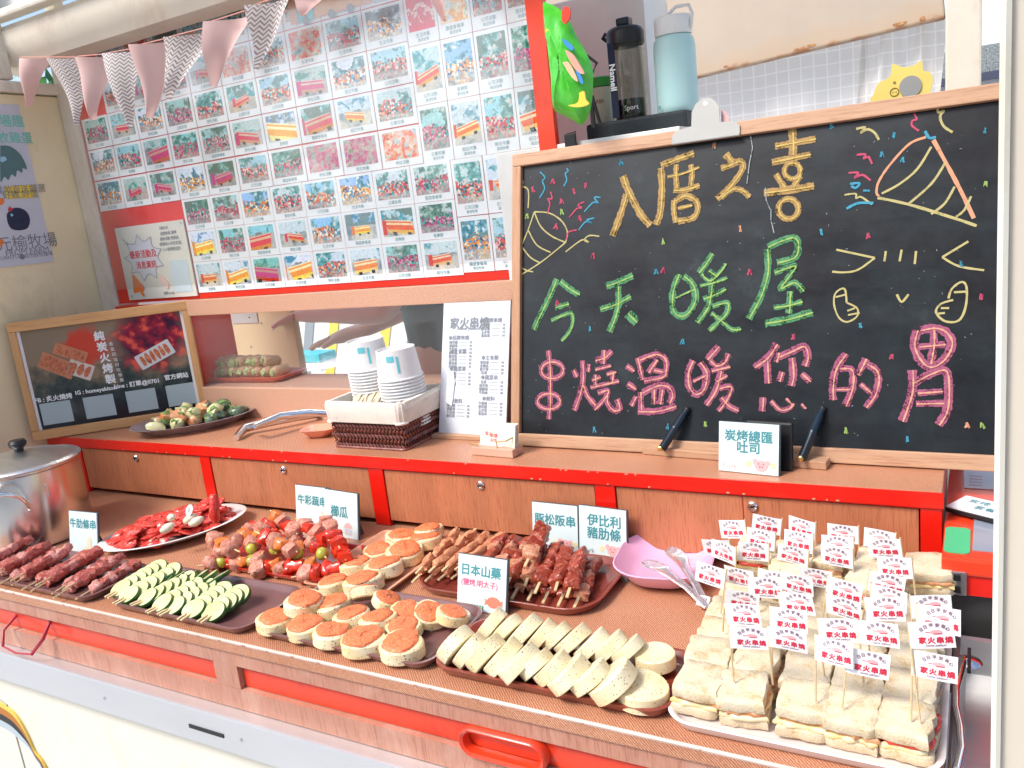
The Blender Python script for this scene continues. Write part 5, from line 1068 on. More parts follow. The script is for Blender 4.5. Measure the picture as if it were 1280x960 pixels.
k3 = [['ora', 'dice', 'red', 'dice'], ['red', 'dice', 'ora', 'dice'], ['dice', 'red', 'dice', 'red'], ['dice', 'dice', 'red', 'red'], ['dice', 'ora', 'dice'], ['red', 'dice', 'ora'], ['ora', 'red', 'dice']]
for i, (a, c) in enumerate(row3): vsk('beef and pepper skewer on top of the heap, %s' % ('by the 牛彩蔬串 card', 'slanting across the middle', 'stick up before the cards', 'rightmost, ending in red pepper', 'at the left edge', 'behind the left edge', 'at the back')[i], a, .062 if i < 4 else .045, c, .050, k3[i], 1.15)
# zucchini skewers
zm = speckled('zucchini_flesh', (.76, .74, .42), (.50, .55, .20), 420, .25, .38, (.62, .62, .28)); zr = mat('zucchini_skin', (.035, .14, .02), .3, col2=(.012, .05, .01), scale=50, coat=.3, rnd=True)
def zuc(r, h, s):
    b = B(); n = 22; R = random.Random(s); e = 1.18
    ring = lambda k_, z: [(r * k_ * cos(2 * pi * i / n), r * e * k_ * sin(2 * pi * i / n), z) for i in range(n)]
    b.mat(0).rings([ring(.93, h), ring(.5, h + .0004), ring(.02, h + .0004)], False, True); b.mat(1).rings([ring(.93, 0), ring(1, h * .2), ring(1, h * .85), ring(.96, h), ring(.93, h)], True, False)
    return b.mesh('zucchini_slice', [zm, zr], 50)
ZU = [zuc(.0185, .007, i) for i in range(3)]
gr_ = 'zucchini skewers on the grey-brown tray'
def zsk(lab, a, c, ns, sc=1.0, z=.0145):
    p0 = atz(*a, .014); p1 = atz(*c, z + .008); d = p1 - p0; L = d.length
    t = thing('zucchini_skewer', lab, 'skewer', group=gr_, M=Matrix.Translation(p0) @ d.to_track_quat('X', 'Z').to_matrix().to_4x4())
    for dy in (-.0045, .0045):
        st = link('stick', STKF, t); st.scale = (L, 1, 1); st.location = (0, dy, 0)
    for i in range(ns):
        o = link('zucchini_slice', ZU[i % 3], t, loc=(.030 + (L - .030) * i / max(1, ns - 1), RS.uniform(-.002, .002), -.0028 + RS.uniform(-.0006, .0006)), rot=(0, radians(-22), RS.uniform(-.15, .15))); o.scale = (sc * (1.04 + .03 * i), sc * (1.04 + .03 * i), 1)
zs_ = [((133, 747), (196, 712), 6), ((143, 755), (214, 716), 6), ((163, 757), (233, 727), 6), ((183, 766), (243, 735), 5), ((198, 769), (258, 736), 5), ((224, 775), (276, 740), 5), ((249, 778), (297, 744), 5)]
for i, (a, c, ns) in enumerate(zs_): zsk('zucchini skewer with pale green round slices, %s from the left' % ORD[i], a, c, ns, 1.02)
zsk('zucchini skewer lying across the back of the tray, with large dark rimmed slices', (170, 722), (272, 724), 8, 1.0, .018)

# ================================================================== SANDWICHES AND FLAGS
def breadm(name, c0, c1, c2, p):
    m = mat(name, c1, .8, bump=.7, bscale=600, sss=.1, rnd=True); t = m.node_tree; b_ = t.nodes['Principled BSDF']; v = coords(t, rnd=True)
    n = nn(t, 'ShaderNodeTexNoise', Scale=38.0, Detail=6.0, Roughness=.7); t.links.new(v, n.inputs['Vector']); n2 = nn(t, 'ShaderNodeTexNoise', Scale=420.0, Detail=2.0); t.links.new(v, n2.inputs['Vector'])
    mu = nn(t, 'ShaderNodeMath', operation='MULTIPLY_ADD'); mu.inputs[1].default_value = .35; t.links.new(n2.outputs[0], mu.inputs[0]); t.links.new(n.outputs[0], mu.inputs[2])
    t.links.new(ramp(t, mu.outputs[0], [(p, c0), (p + .10, c1), (p + .24, c2)]), b_.inputs['Base Color']); return m
bread = breadm('white_bread', (.56, .37, .18), (.67, .53, .33), (.72, .60, .42), .46)
crust_ = breadm('toasted_bread_face', (.58, .41, .22), (.68, .56, .37), (.73, .63, .46), .52)
egg = mat('fried_egg', (.85, .60, .20), .4, col2=(.80, .74, .52), scale=60, bump=.4, bscale=120, rnd=True, coat=.2); ham = mat('grilled_ham', (.70, .40, .20), .4, col2=(.52, .17, .07), scale=60, bump=.4, bscale=120, rnd=True, coat=.2); tom = mat('tomato_slice', (.75, .05, .02), .25, coat=.5, rnd=True)
def slab(w, d, z0_, z1_, seed, bow=.002, jag=.0016, n=7):
    R = random.Random(seed); out = []; sq = []
    for i in range(4 * n):
        s_, u = divmod(i, n); u = u / n
        x, y = ((-1 + 2 * u, -1), (1, -1 + 2 * u), (1 - 2 * u, 1), (-1, 1 - 2 * u))[s_]
        sq.append((x * w / 2 * (1 - .03 * y * y) + R.uniform(-jag, jag), y * d / 2 * (1 - .03 * x * x) + R.uniform(-jag, jag)))
    ring = lambda k_, z, dz=0: [(x * k_, y * k_, z + dz * (1 - (x / (w / 2)) ** 2) * (1 - (y / (d / 2)) ** 2)) for x, y in sq]
    return B().rings([ring(.0, z0_), ring(.98, z0_), ring(1, z0_ + .0010), ring(1, z1_ - .0012), ring(.975, z1_, bow * .2), ring(.6, z1_, bow), ring(.02, z1_, bow)])
SW = []
for s_ in range(5):
    R = random.Random(s_ + 40)
    SW.append((slab(.0525, .0570, .001, .0115, s_).mesh('bottom_bread', bread, 60), slab(.0515, .0560, .0118, .0160, s_ + 10, 0, .0030).mesh('egg_layer', egg, 60), slab(.0505, .0540, .0162, .0205, s_ + 20, 0, .0040).mesh('ham_layer', tom if s_ == 2 else ham, 60), slab(.0520, .0575, .0208, .0320, s_ + 30, .0010).mesh('top_bread', crust_, 60)))
SX = [-.278, -.223, -.168, -.113, -.058]; SY = [.834, .890, .946, 1.002, 1.058, 1.112]
RWN = ['front', 'second', 'third', 'fourth', 'fifth', 'back']
RR = random.Random(17)
for j, y in enumerate(SY):
    for i, x in enumerate(SX):
        k_ = RR.randrange(5); dx = RR.uniform(-.003, .003)
        t_ = thing('sandwich_quarter', 'crustless toast sandwich quarter in the %s row, %s from the left' % (RWN[j], ORD[i]), 'sandwich', (x + dx - .003 * j * .5, y + RR.uniform(-.003, .003), .0052 + (0.0 if j else 0) + RR.uniform(0, .001)), (radians(RR.uniform(3, 9)), radians(RR.uniform(-4, 4)), radians(RR.uniform(-7, 7))), 'sandwich quarters on the white tray')
        t_.location.z += .004; t_.scale = (1, 1.0, 1.12)
        for nm, me in zip(('bottom_bread', 'egg_layer', 'filling', 'top_bread'), SW[k_]):
            o = link(nm, me, t_, loc=(RR.uniform(-.002, .002), RR.uniform(-.003, .001), 0))
        if j == 5 or (j, i) in ((4, 1), (4, 3)):              # a second quarter piled on at the back
            k_ = RR.randrange(5)
            t2 = thing('sandwich_quarter', 'crustless toast sandwich quarter piled on top of the %s row, %s from the left' % (RWN[j], ORD[i]), 'sandwich', (x + RR.uniform(-.006, .006), y + .004, .053), (radians(RR.uniform(4, 10)), radians(RR.uniform(-6, 6)), radians(RR.uniform(-14, 14))), 'sandwich quarters on the white tray')
            for nm, me in zip(('bottom_bread', 'egg_layer', 'filling', 'top_bread'), SW[k_]): link(nm, me, t2, loc=(RR.uniform(-.002, .002), RR.uniform(-.003, .001), 0))
FW, FH = .0405, .0275
def flag_mesh(bend):
    vs = []; nx_ = 6
    for j in range(2):
        for q in range(nx_ + 1):
            u = q / nx_; vs.append((u * FW, bend * sin(pi * u * .9) + .0, (j - .5) * FH))
    fs = [(q, q + 1, q + nx_ + 2, q + nx_ + 1) for q in range(nx_)]
    return vs, fs
FL = [B().add(*flag_mesh(bd)).mesh('paper_flag', flat('flag_paper', (.84, .86, .90), .5), True) for bd in (-.0012, .0012)]
def flag_print(bend):
    b = B(); Xc = FW * .565
    arc = '日日平安有心'
    for i, c_ in enumerate(arc):
        a = radians(62 - 124 * i / 5); r = .0135
        b.mat(0); put_text(b, c_, Xc + r * sin(-a) , .0105 - r * (1 - cos(a)) * .62 - .0002, .0043, 0, .03, rot=a * .55)
    b.mat(1)
    for i, c_ in enumerate('家火串燒'): put_text(b, c_, Xc - .0118 + .0079 * i, -.0052, .0072, 0, .05)
    b.mat(0); put_text(b, 'home yakitori', Xc, -.0108, .0032, 0, .02)
    b.mat(2).prism(ell(Xc + .0012, .0030, .0056, .0024, 12), -.00005, .00012); b.mat(1).ribbon([(Xc - .0085, .0030), (Xc - .0040, .0028)], .0007, .0001); b.ribbon([(Xc - .001, .0012), (Xc + .0065, .0014)], .0010, .00018)
    b.v = [(x, bend * sin(pi * min(1, max(0, x / FW)) * .9) - .0003 - z, y) for x, y, z in b.v]
    return b.mesh('flag_print', [flat('plum_grey_ink', (.26, .12, .18)), REDINK, flat('print_pink', (.80, .42, .45))])
FP = [flag_print(bd) for bd in (-.0012, .0012)]
PICK = B().tube([(0, 0, 0), (0, 0, 1)], .0011, 6).mesh('toothpick', BAMBOO, True)
flagpos = [(915, 660, 'R', 7), (959, 657, 'R', 7), (1002, 661, 'R', 7), (1054, 667, 'R', 7), (1100, 675, 'R', 7), (897, 682, 'R', 6), (903, 692, 'R', 6), (951, 675, 'R', 6), (998, 677, 'R', 6), (1047, 682, 'R', 6), (1106, 683, 'R', 6), (942, 691, 'R', 5), (991, 697, 'R', 5), (1046, 696, 'R', 5), (1119, 707, 'R', 5),
           (887, 722, 'R', 4), (924, 722, 'R', 4), (967, 724, 'L', 4), (1020, 724, 'R', 4), (1108, 727, 'L', 4), (956, 735, 'L', 3), (996, 728, 'L', 3), (1055, 736, 'L', 3), (1111, 746, 'L', 3), (1055, 758, 'L', 2), (927, 749, 'L', 2), (996, 757, 'L', 2), (1106, 764, 'L', 2), (1164, 762, 'L', 2), (929, 771, 'L', 1), (985, 776, 'L', 1), (1047, 791, 'L', 1), (1098, 794, 'L', 1), (1173, 774, 'L', 1), (1165, 797, 'L', 0), (935, 800, 'L', 0), (984, 799, 'L', 0), (1043, 814, 'L', 0), (1085, 827, 'L', 0), (1168, 831, 'L', 0)]
RNK = ['front', 'second', 'third', 'fourth', 'fifth', 'sixth', 'seventh', 'rearmost']
cnt = {}
for px_, py_, side, row in sorted(flagpos, key=lambda q: (q[3], q[0])):
    yrow = [.826, .872, .918, .962, 1.006, 1.060, 1.100, 1.135][row]
    zc = aty(px_, py_, yrow).z; zc = min(.150, max(.095, zc)); p = atz(px_, py_, zc)
    cnt[row] = cnt.get(row, 0) + 1
    base = .046 if p.y < 1.03 else .060
    left = side == 'L'; sx_ = -.020 if left else .020
    yaw = radians(RR.uniform(-8, 8)) + (0 if left else radians(RR.uniform(-14, 6))); lean = Vector((RR.uniform(-.006, .006), RR.uniform(-.010, -.002), 0))
    t_ = thing('flag_pick', 'white paper flag on a toothpick, %s row of flags, %s from the left' % (RNK[row], ORD[cnt[row] - 1]), 'paper flag', (p.x + sx_ * cos(yaw), p.y + sx_ * sin(yaw), zc), (radians(RR.uniform(-12, 14)), radians(RR.uniform(-9, 9)), yaw + radians(RR.uniform(-9, 9))), 'paper flags stuck in the sandwiches')
    s_ = link('toothpick', PICK, t_); s_.scale = (1, 1, (zc + FH / 2 - base)); s_.location = (0, .0012, -(zc - base) + .001)
    k_ = RR.randrange(2)
    f_ = link('paper_flag', FL[k_], t_, loc=(0 if left else -FW, 0, 0)); link('flag_print', FP[k_], f_, loc=(-.0025 if not left else 0, 0, 0))

RCb = random.Random(77); b = B()
for i in range(420):
    x, y = RCb.uniform(-1.75, -.03), RCb.uniform(.775, 1.19); r_ = RCb.uniform(.0005, .0014)
    b.add([(x - r_, y, .0004), (x + r_ * .6, y - r_, .0004), (x + r_, y + r_ * .7, .0004), (x, y, .0004 + r_ * 1.2)], [(0, 1, 3), (1, 2, 3), (2, 0, 3)])
tag(b.obj('crumbs', flat('crumb', (.45, .28, .12), .8)), 'pale crumbs and specks scattered over the tan counter top', 'crumbs', kind='stuff')
for i in range(34):
    x = RCb.uniform(-1.95, -.06); w_ = RCb.uniform(.0015, .006); zc_ = RCb.choice([.1440, .1240])
    B().box(x, x + w_, 1.2098, 1.2106, zc_ - .0010, zc_ + .0012).obj('paint_chip', flat('chipped_wood', (.55, .30, .18)), cb)

# ================================================================== PLATE OF SAUSAGES
pl = thing('oval_plate', 'white oval plate holding red raw sausages and garlic behind the trays', 'plate', (-1.462, 1.055, .0008), (0, 0, radians(60)))
B().lathe([(.0001, .002), (.085, .002), (.105, .008), (.146, .020), (.149, .0215), (.146, .023), (.104, .012), (.085, .007), (.0001, .006)], 40, sy=.63).obj('plate_body', WPLATE, pl, smooth=60)
saus = meat('raw_red_sausage', (.42, .012, .008), (.66, .03, .018), (.80, .30, .20), 150, .25, .5)
SA = []
for s_ in range(4):
    R = random.Random(s_); pts = [(-.026 + .013 * i, .004 * sin(i * 1.1 + s_), .002 * sin(i + s_)) for i in range(5)]
    SA.append(B().tube([(-.029, 0, 0)] + pts + [(.029, 0, 0)], [.002, .0075, .0108, .0115 * R.uniform(.9, 1.1), .0105, .0075, .002], 10).mesh('sausage', saus, True))
SL = []
for s_ in range(3):
    R = random.Random(s_ + 70); n_ = 16; ph = R.uniform(0, 6)
    rg = lambda k_, z: [(.0225 * k_ * (1 + .12 * sin(2 * a + ph)) * cos(a), .0175 * k_ * (1 + .10 * sin(3 * a + ph)) * sin(a), z + .0022 * sin(2 * a + ph)) for a in [2 * pi * i / n_ for i in range(n_)]]
    SL.append(B().rings([rg(.02, 0), rg(.97, 0), rg(1, .0012), rg(1, .0034), rg(.96, .0044), rg(.5, .0050), rg(.02, .0048)]).mesh('meat_slice', meat('red_meat_slice', (.50, .015, .010), (.70, .045, .028), (.84, .42, .32), 190, .28, .45), 45))
MP = Matrix.Translation((-1.462, 1.055, 0)) @ Matrix.Rotation(radians(60), 4, 'Z')
RP = random.Random(2)
ZN = [('at the near end', -99, -.055), ('left of centre', -.055, 0), ('right of centre', 0, .055), ('at the far end', .055, 99)]
for lay, (z, rx, ry, cnt_) in enumerate(((.018, .122, .064, 34), (.027, .108, .054, 30), (.037, .092, .040, 22))):
    for i in range(cnt_):
        a = 2.4 * i + lay; r_ = math.sqrt((i + .5) / cnt_); lx = rx * r_ * cos(a); ly = ry * r_ * sin(a)
        p = MP @ Vector((lx, ly, z + .012 * max(0, cos(a)) * r_ * (lay > 0) + .004 * (1 - r_)))
        sl = (i + lay) % 4 != 0 or lx < 0
        zn = [q[0] for q in ZN if q[1] <= lx < q[2]][0]
        nm, me, w_ = ('meat_slice', SL[i % 3], 'slice') if sl else ('sausage', SA[i % 4], 'sausage')
        o = link(nm, me, None, 'red raw %s %s of the oval plate, %s layer' % (w_, zn, ('bottom', 'middle', 'top')[lay]), 'meat slice' if sl else 'sausage', 'red meat on the oval plate', loc=p, rot=(RP.uniform(-.15, .45), RP.uniform(-.35, .15), RP.uniform(-.9, .9) + .6))
        if not sl: o.scale = (.8, .8, .8)
for i, (px_, py_, r_) in enumerate(((209, 660, .9), (214, 647, -.5), (238, 648, .8), (245, 652, .7))):
    p = atz(px_, py_, .062)
    g_ = B().blob((0, 0, 0), (.0165, .0085, .0085), noise=.06, seed=i).obj('garlic_clove', mat('garlic', (.84, .78, .58), .35, var=.05, coat=.3), None, smooth=True, loc=p, rot=(0, radians(-20), r_)); tag(g_, ('peeled garlic clove standing at the left of the sausages', 'peeled garlic clove lying above the standing one on the sausages', 'peeled garlic clove under the round white tag', 'peeled garlic clove right of the round white tag')[i], 'garlic clove', 'garlic cloves on the sausages')
p = atz(237, 638, .078); t_ = thing('round_tag', 'small round white tag on a pin stuck in the sausages', 'tag', p, (radians(60), 0, radians(-10)))
B().lathe([(.0115, 0), (.0115, .0012), (.0001, .0012)], 20).obj('disc', WHITE, t_); b = B(); put_text(b, '串', 0, 0, .011, .0014); b.obj('lettering', GREY, t_); B().tube([(0, -.010, .0), (0, -.032, -.016)], .0009, 5).obj('pin', BLACK, t_)
p = atz(268, 636, .075)
o = link('sausage', SA[1], None, 'raw red sausage standing upright at the back of the oval plate', 'sausage', loc=p, rot=(0, radians(80), 0)); 

# ================================================================== STEEL POT
pot = thing('stock_pot', 'large stainless steel stock pot with lid and black knob at the counter left end', 'pot', (-1.815, .975, .0008)); pot.scale = (.74, .74, .88)
PR = .150
B().lathe([(.0001, .0), (PR - .008, 0), (PR - .002, .004), (PR, .012), (PR, .183), (PR + .004, .187), (PR + .004, .190), (PR - .002, .190), (PR - .003, .18), (PR - .003, .01), (.0001, .006)], 64).obj('body', STEEL, pot, smooth=40)
ld = B().lathe([(PR + .006, .1905), (PR + .008, .194), (PR + .003, .198), (PR - .012, .201), (.09, .213), (.03, .220), (.0001, .221)], 64, caps=False).obj('lid', STEELB, pot, smooth=40)
B().lathe([(.012, .2205), (.013, .228), (.023, .236), (.025, .243), (.020, .250), (.010, .251), (.0001, .250)], 20).obj('knob', BLACK, ld, smooth=40)
for a0 in (radians(-52), radians(128)):
    c0 = Vector((PR * cos(a0), PR * sin(a0), 0)); tv = Vector((-sin(a0), cos(a0), 0)); ov = Vector((cos(a0), sin(a0), 0))
    pts = [c0 + tv * s_ + ov * o_ + Vector((0, 0, z)) for s_, o_, z in ((-.056, .002, .112), (-.056, .014, .128), (-.050, .034, .148), (-.030, .046, .160), (0, .050, .163), (.030, .046, .160), (.050, .034, .148), (.056, .014, .128), (.056, .002, .112))]
    h_ = B().tube(pts, .0055, 8).obj('handle', CHROME, pot, smooth=True)
    b = B()
    for s_ in (-.056, .056):
        for z in (.112, .125): b.blob(c0 + tv * s_ + ov * .003 + Vector((0, 0, z - .008)), (.0035, .0035, .0035), noise=0)
    b.obj('rivets', CHROME, pot, smooth=True, kind='stuff')
B().tube([(PR * cos(radians(-14)) + .0015, PR * sin(radians(-14)), .155), (PR * cos(radians(-11)) + .0015, PR * sin(radians(-11)), .150), (PR * cos(radians(-11)) + .0015, PR * sin(radians(-11)), .125), (PR * cos(radians(-14)) + .0015, PR * sin(radians(-14)), .122)], .0016, 6).obj('bracket', CHROME, pot)

# ================================================================== PINK PLATE AND TONGS
pk = thing('pink_plate', 'translucent pink plastic plate with rounded corners under clear tongs', 'plate', (-.428, 1.158, .0008), (0, 0, radians(8)))
pm = mat('pink_plastic', (.80, .46, .66), .3, var=.03, sss=.2, coat=.3)
def sq(w, d, r, z): return [(x, y, z) for x, y in rrect(w, d, r, 7)]
B().rings([sq(.085, .105, .038, 0), sq(.115, .135, .048, .008), sq(.150, .172, .058, .030), sq(.154, .176, .060, .0335), sq(.150, .172, .058, .0345), sq(.112, .132, .046, .0125), sq(.084, .104, .036, .0045)]).obj('plate_body', pm, pk, smooth=50)
B().rings([sq(.088, .108, .039, -.0004), sq(.086, .106, .037, -.0006)]) 
tg = thing('clear_tongs', 'clear plastic serving tongs with two spoon-like jaws lying across the pink plate', 'tongs', (0, 0, 0))
cm = bpy.data.materials.new('clear_plastic'); cm.use_nodes = True; pb_ = cm.node_tree.nodes['Principled BSDF']; pb_.inputs['Base Color'].default_value = (.62, .58, .62, 1); pb_.inputs['Roughness'].default_value = .12; pb_.inputs['Transmission Weight'].default_value = .75; pb_.inputs['IOR'].default_value = 1.3
tipA, tipB, hinge = atz(803, 705, .040), atz(836, 692, .044), atz(884, 760, .012)
for nm, tp, z_ in (('jaw', tipA, 0), ('jaw', tipB, .006)):
    b = B(); rs = []
    d = hinge - tp; dn = d.normalized(); sd_ = dn.cross(Vector((0, 0, 1))).normalized(); up_ = sd_.cross(dn)
    for k_, w_ in ((0, .004), (.06, .011), (.18, .014), (.32, .0125), (.45, .0085), (.7, .0065), (1, .0065)):
        c_ = tp + d * k_ + Vector((0, 0, z_ * (1 - k_))) + up_ * (.012 * sin(pi * k_))
        cup = .005 if k_ < .35 else .0015
        rs.append([c_ - sd_ * w_ + up_ * cup, c_ - up_ * .001, c_ + sd_ * w_ + up_ * cup, c_ + sd_ * (w_ - .0015) + up_ * (cup + .0015), c_ + up_ * .0008, c_ - sd_ * (w_ - .0015) + up_ * (cup + .0015)])
    b.rings(rs).obj(nm, cm, tg, smooth=50)
p = atz(881, 752, .014)
tb = B().box(-.010, .010, -.008, .008, -.006, .006, Matrix.Translation(p) @ Matrix.Rotation(radians(-12), 4, 'Z') @ Matrix.Rotation(radians(55), 4, 'X'), b=.0015).obj('hinge_block', flat('frosted_plastic', (.72, .74, .72), .3), tg)
b = B()
for i in range(4): b.box(-.006 + .0032 * i, -.0045 + .0032 * i, -.005, .005, .0061, .0068, Matrix.Translation(p) @ Matrix.Rotation(radians(-12), 4, 'Z') @ Matrix.Rotation(radians(55), 4, 'X'))
b.obj('embossed_marks', GREY, tg)

# ================================================================== SHELF ITEMS
ZS = .1465
# basket
bx0, bx1, by0, by1 = -1.172, -.982, 1.250, 1.412
bk = thing('basket', 'dark brown woven basket with a cream dotted fabric liner holding cups and chopsticks', 'basket', ((bx0 + bx1) / 2, (by0 + by1) / 2, ZS))
wick = mat('dark_wicker', (.34, .12, .085), .45, col2=(.16, .04, .03), scale=90, bump=.5, bscale=300, coat=.2)
w_, d_ = bx1 - bx0, by1 - by0
B().rings([sq(w_ - .018, d_ - .018, .012, .001), sq(w_ - .004, d_ - .004, .012, .062), sq(w_ - .010, d_ - .010, .012, .062), sq(w_ - .024, d_ - .024, .012, .004)]).obj('inner_wall', flat('wicker_core', (.05, .015, .012)), bk)
b = B()
per = [(-1, 0, w_), (1, 0, w_), (0, -1, d_), (0, 1, d_)]
for r_ in range(6):
    z = .006 + .0105 * r_; fl = r_ / 6 * .007
    for side in range(4):
        L = (w_ if side % 2 == 0 else d_) - .012 + fl; nst = int(L / .0088)
        for i in range(nst):
            s_ = -L / 2 + L * (i + .5) / nst; off = (d_ if side % 2 == 0 else w_) / 2 - .006 + fl / 2
            M_ = Matrix.Rotation(side * pi / 2, 4, 'Z') @ Matrix.Translation((s_, -off, z)) @ Matrix.Rotation(radians(38 if (r_ + 0) % 2 else -38), 4, 'Y')
            b.add([(0, -.0005, .0075), (.0034, .0006, 0), (0, -.0036, 0), (-.0034, .0006, 0), (0, -.0005, -.0075)], [(0, 2, 1), (0, 3, 2), (4, 1, 2), (4, 2, 3)], M_)
b.obj('woven_strands', wick, bk, smooth=True, kind='stuff')
for z, g_ in ((.001, .0), (.0655, .006)): B().tube([(x * (1 + g_), y * (1 + g_), z + .001) for x, y in rrect(w_ - .006, d_ - .006, .012, 5)], .0028, 6, closed=True).obj('braided_rim', wick, bk, smooth=True)
lm = speckled('dotted_liner', (.78, .72, .62), (.25, .22, .18), 210, .10, .95, (.72, .66, .58))
def liner(z, gx, n=64):
    pts = rrect(w_ + gx, d_ + gx, .016, 15); return [(x * (1 + .010 * sin(i * .9)), y * (1 + .012 * sin(i * 1.3 + 1)), z + .0015 * sin(i * .7)) for i, (x, y) in enumerate(pts)]
B().rings([liner(.055, .006), liner(.068, .010), liner(.088, .013), liner(.098, .008), liner(.0985, -.006), liner(.085, -.012), liner(.03, -.03)], False, False).obj('liner', lm, bk, smooth=60)
lace = B()
for r_ in range(2):
    pts = rrect(w_ + .0085 + .004 * r_, d_ + .0085 + .004 * r_, .016, 22)
    for i in range(len(pts)):
        x, y = pts[i]; lace.blob((x, y, .0565 + .013 * r_), (.0026, .0026, .003), noise=0) if i % 1 == 0 and r_ == 0 else None
lace.obj('lace_edge', flat('lace_cream', (.80, .76, .68), .9), bk, kind='stuff')
cupm = mat('white_paper_cup', (.82, .81, .80), .45, var=.02, coat=.1)
def cup_stack(label, c, n, tilt, seed):
    t = thing('cup_stack', label, 'cup stack', c, tilt, 'stacks of paper cups in the basket')
    H = .062; rT, rB = .0400, .0455                             # upside down: base up
    for i in range(n):
        z0_ = .0066 * i
        o = B().lathe([(rB + .0022, z0_), (rB + .003, z0_ + .0016), (rB + .0022, z0_ + .0034), (rB, z0_ + .0036)] + ([(rT, z0_ + H), (rT - .002, z0_ + H), (rT - .003, z0_ + H - .005), (.0001, z0_ + H - .005)] if i == n - 1 else [(rB - .0012, z0_ + .009)]), 28, caps=False).obj('cup', cupm, t, smooth=40)
        if i == n - 1:
            b = B()
            for a0, a1, za, zb in ((-1.45, -1.08, .040, .052), (-.98, -.86, .016, .050)):
                vs = []; 
                for q in range(7):
                    a = a0 + (a1 - a0) * q / 6
                    for z in (za, zb):
                        rr_ = rB + (rT - rB) * (z / H) + .0006; vs.append((rr_ * cos(a), rr_ * sin(a), z0_ + z))
                b.add(vs, [(2 * q, 2 * q + 2, 2 * q + 3, 2 * q + 1) for q in range(6)])
            b.obj('printed_mark', flat('aqua_print', (.15, .55, .62)), o)
    return t
cup_stack('taller left stack of upside-down white paper cups with an aqua mark', (-1.128, 1.362, ZS + .034), 18, (radians(2), radians(-2), radians(8)), 1)
cup_stack('shorter right stack of upside-down white paper cups with an aqua mark', (-1.030, 1.335, ZS + .032), 16, (radians(1), radians(-2.5), 0), 2)
for i in range(13):
    o = B().box(-.06, .06, -.0024, .0024, -.0015, .0015, b=.0006).obj('chopstick_packet', mat('paper_wrapped_wood', (.80, .68, .50), .6, rnd=True, scale=40), None, loc=(-1.140 + .0058 * i, 1.305 + .002 * (i % 3), ZS + .092 + .0022 * (i % 3)), rot=(radians(4), radians(-14 + (i % 4)), radians(118 - 2.0 * (i % 5))))
    tag(o, 'slim paper wrapped chopsticks lying in the basket in front of the cups', 'chopsticks', 'wrapped chopsticks in the basket')
# black platter with stuffed eggs
dp = (-1.700, 1.345); DA = radians(48)
dh = thing('platter', 'clear black-rimmed plastic platter holding colourful stuffed rolls on the shelf', 'platter', (dp[0], dp[1], ZS), (0, 0, DA))
dm = bpy.data.materials.new('smoked_clear_plastic'); dm.use_nodes = True; q_ = dm.node_tree.nodes['Principled BSDF']; q_.inputs['Base Color'].default_value = (.46, .36, .38, 1); q_.inputs['Roughness'].default_value = .1; q_.inputs['Transmission Weight'].default_value = .6; q_.inputs['IOR'].default_value = 1.3
b = B(); n_ = 72; rs = []
for k_, z, fl_ in ((.0, .001, 0), (.70, .001, 0), (.76, .004, .01), (.95, .021, .025), (1.0, .0225, .0), (1.02, .0235, 0), (1.0, .0245, 0), (.94, .0225, .02), (.74, .006, .01), (.0, .004, 0)):
    rs.append([(.148 * k_ * (1 + fl_ * (i % 2)) * cos(2 * pi * i / n_), .098 * k_ * (1 + fl_ * (i % 2)) * sin(2 * pi * i / n_), z) for i in range(n_)])
b.rings(rs, False, False).obj('platter_body', dm, dh, smooth=25)
MD = Matrix.Translation((dp[0], dp[1], ZS)) @ Matrix.Rotation(DA, 4, 'Z'); RD = random.Random(6)
cols = [mat('salmon_roll', (.84, .26, .09), .3, col2=(.84, .50, .28), scale=60, coat=.4, rnd=True), mat('cream_roll', (.80, .72, .44), .35, col2=(.62, .60, .26), scale=50, coat=.3, rnd=True), mat('seaweed_roll', (.03, .07, .05), .35, col2=(.20, .26, .14), scale=90, coat=.4, rnd=True), mat('green_garnish', (.30, .45, .14), .5, col2=(.12, .24, .06), scale=120, bump=.6, rnd=True)]
cn = ['salmon orange', 'cream coloured', 'dark seaweed', 'green topped']
n = 0
for lay, cnt_, rx, ry, z in ((0, 15, .112, .068, .020), (1, 9, .080, .042, .036)):
    for i in range(cnt_):
        a = i * 2.39996; r_ = math.sqrt((i + .6) / cnt_); k_ = RD.choices(range(3), [.42, .32, .26])[0]
        t_ = thing('stuffed_roll', '%s stuffed roll in the %s layer on the clear platter, %s' % (cn[k_], ('lower', 'upper')[lay], 'towards its far end' if cos(a) > .25 else 'towards its near end' if cos(a) < -.25 else 'near its middle'), 'stuffed roll', MD @ Vector((rx * r_ * cos(a), ry * r_ * sin(a), z)), (RD.uniform(-.4, .4), RD.uniform(-.4, .4), RD.uniform(0, 3)), 'stuffed rolls on the platter')
        B().blob((0, 0, .002), (.0215, .0165, .0150), noise=.24, seed=i).obj('roll_body', cols[k_], t_, smooth=True)
        B().blob((RD.uniform(-.004, .004), 0, .0085), (.0145, .0115, .0085), noise=.5, seed=i + 50).obj('topping', cols[3 if i % 3 else (k_ + 1) % 3], t_, smooth=True)
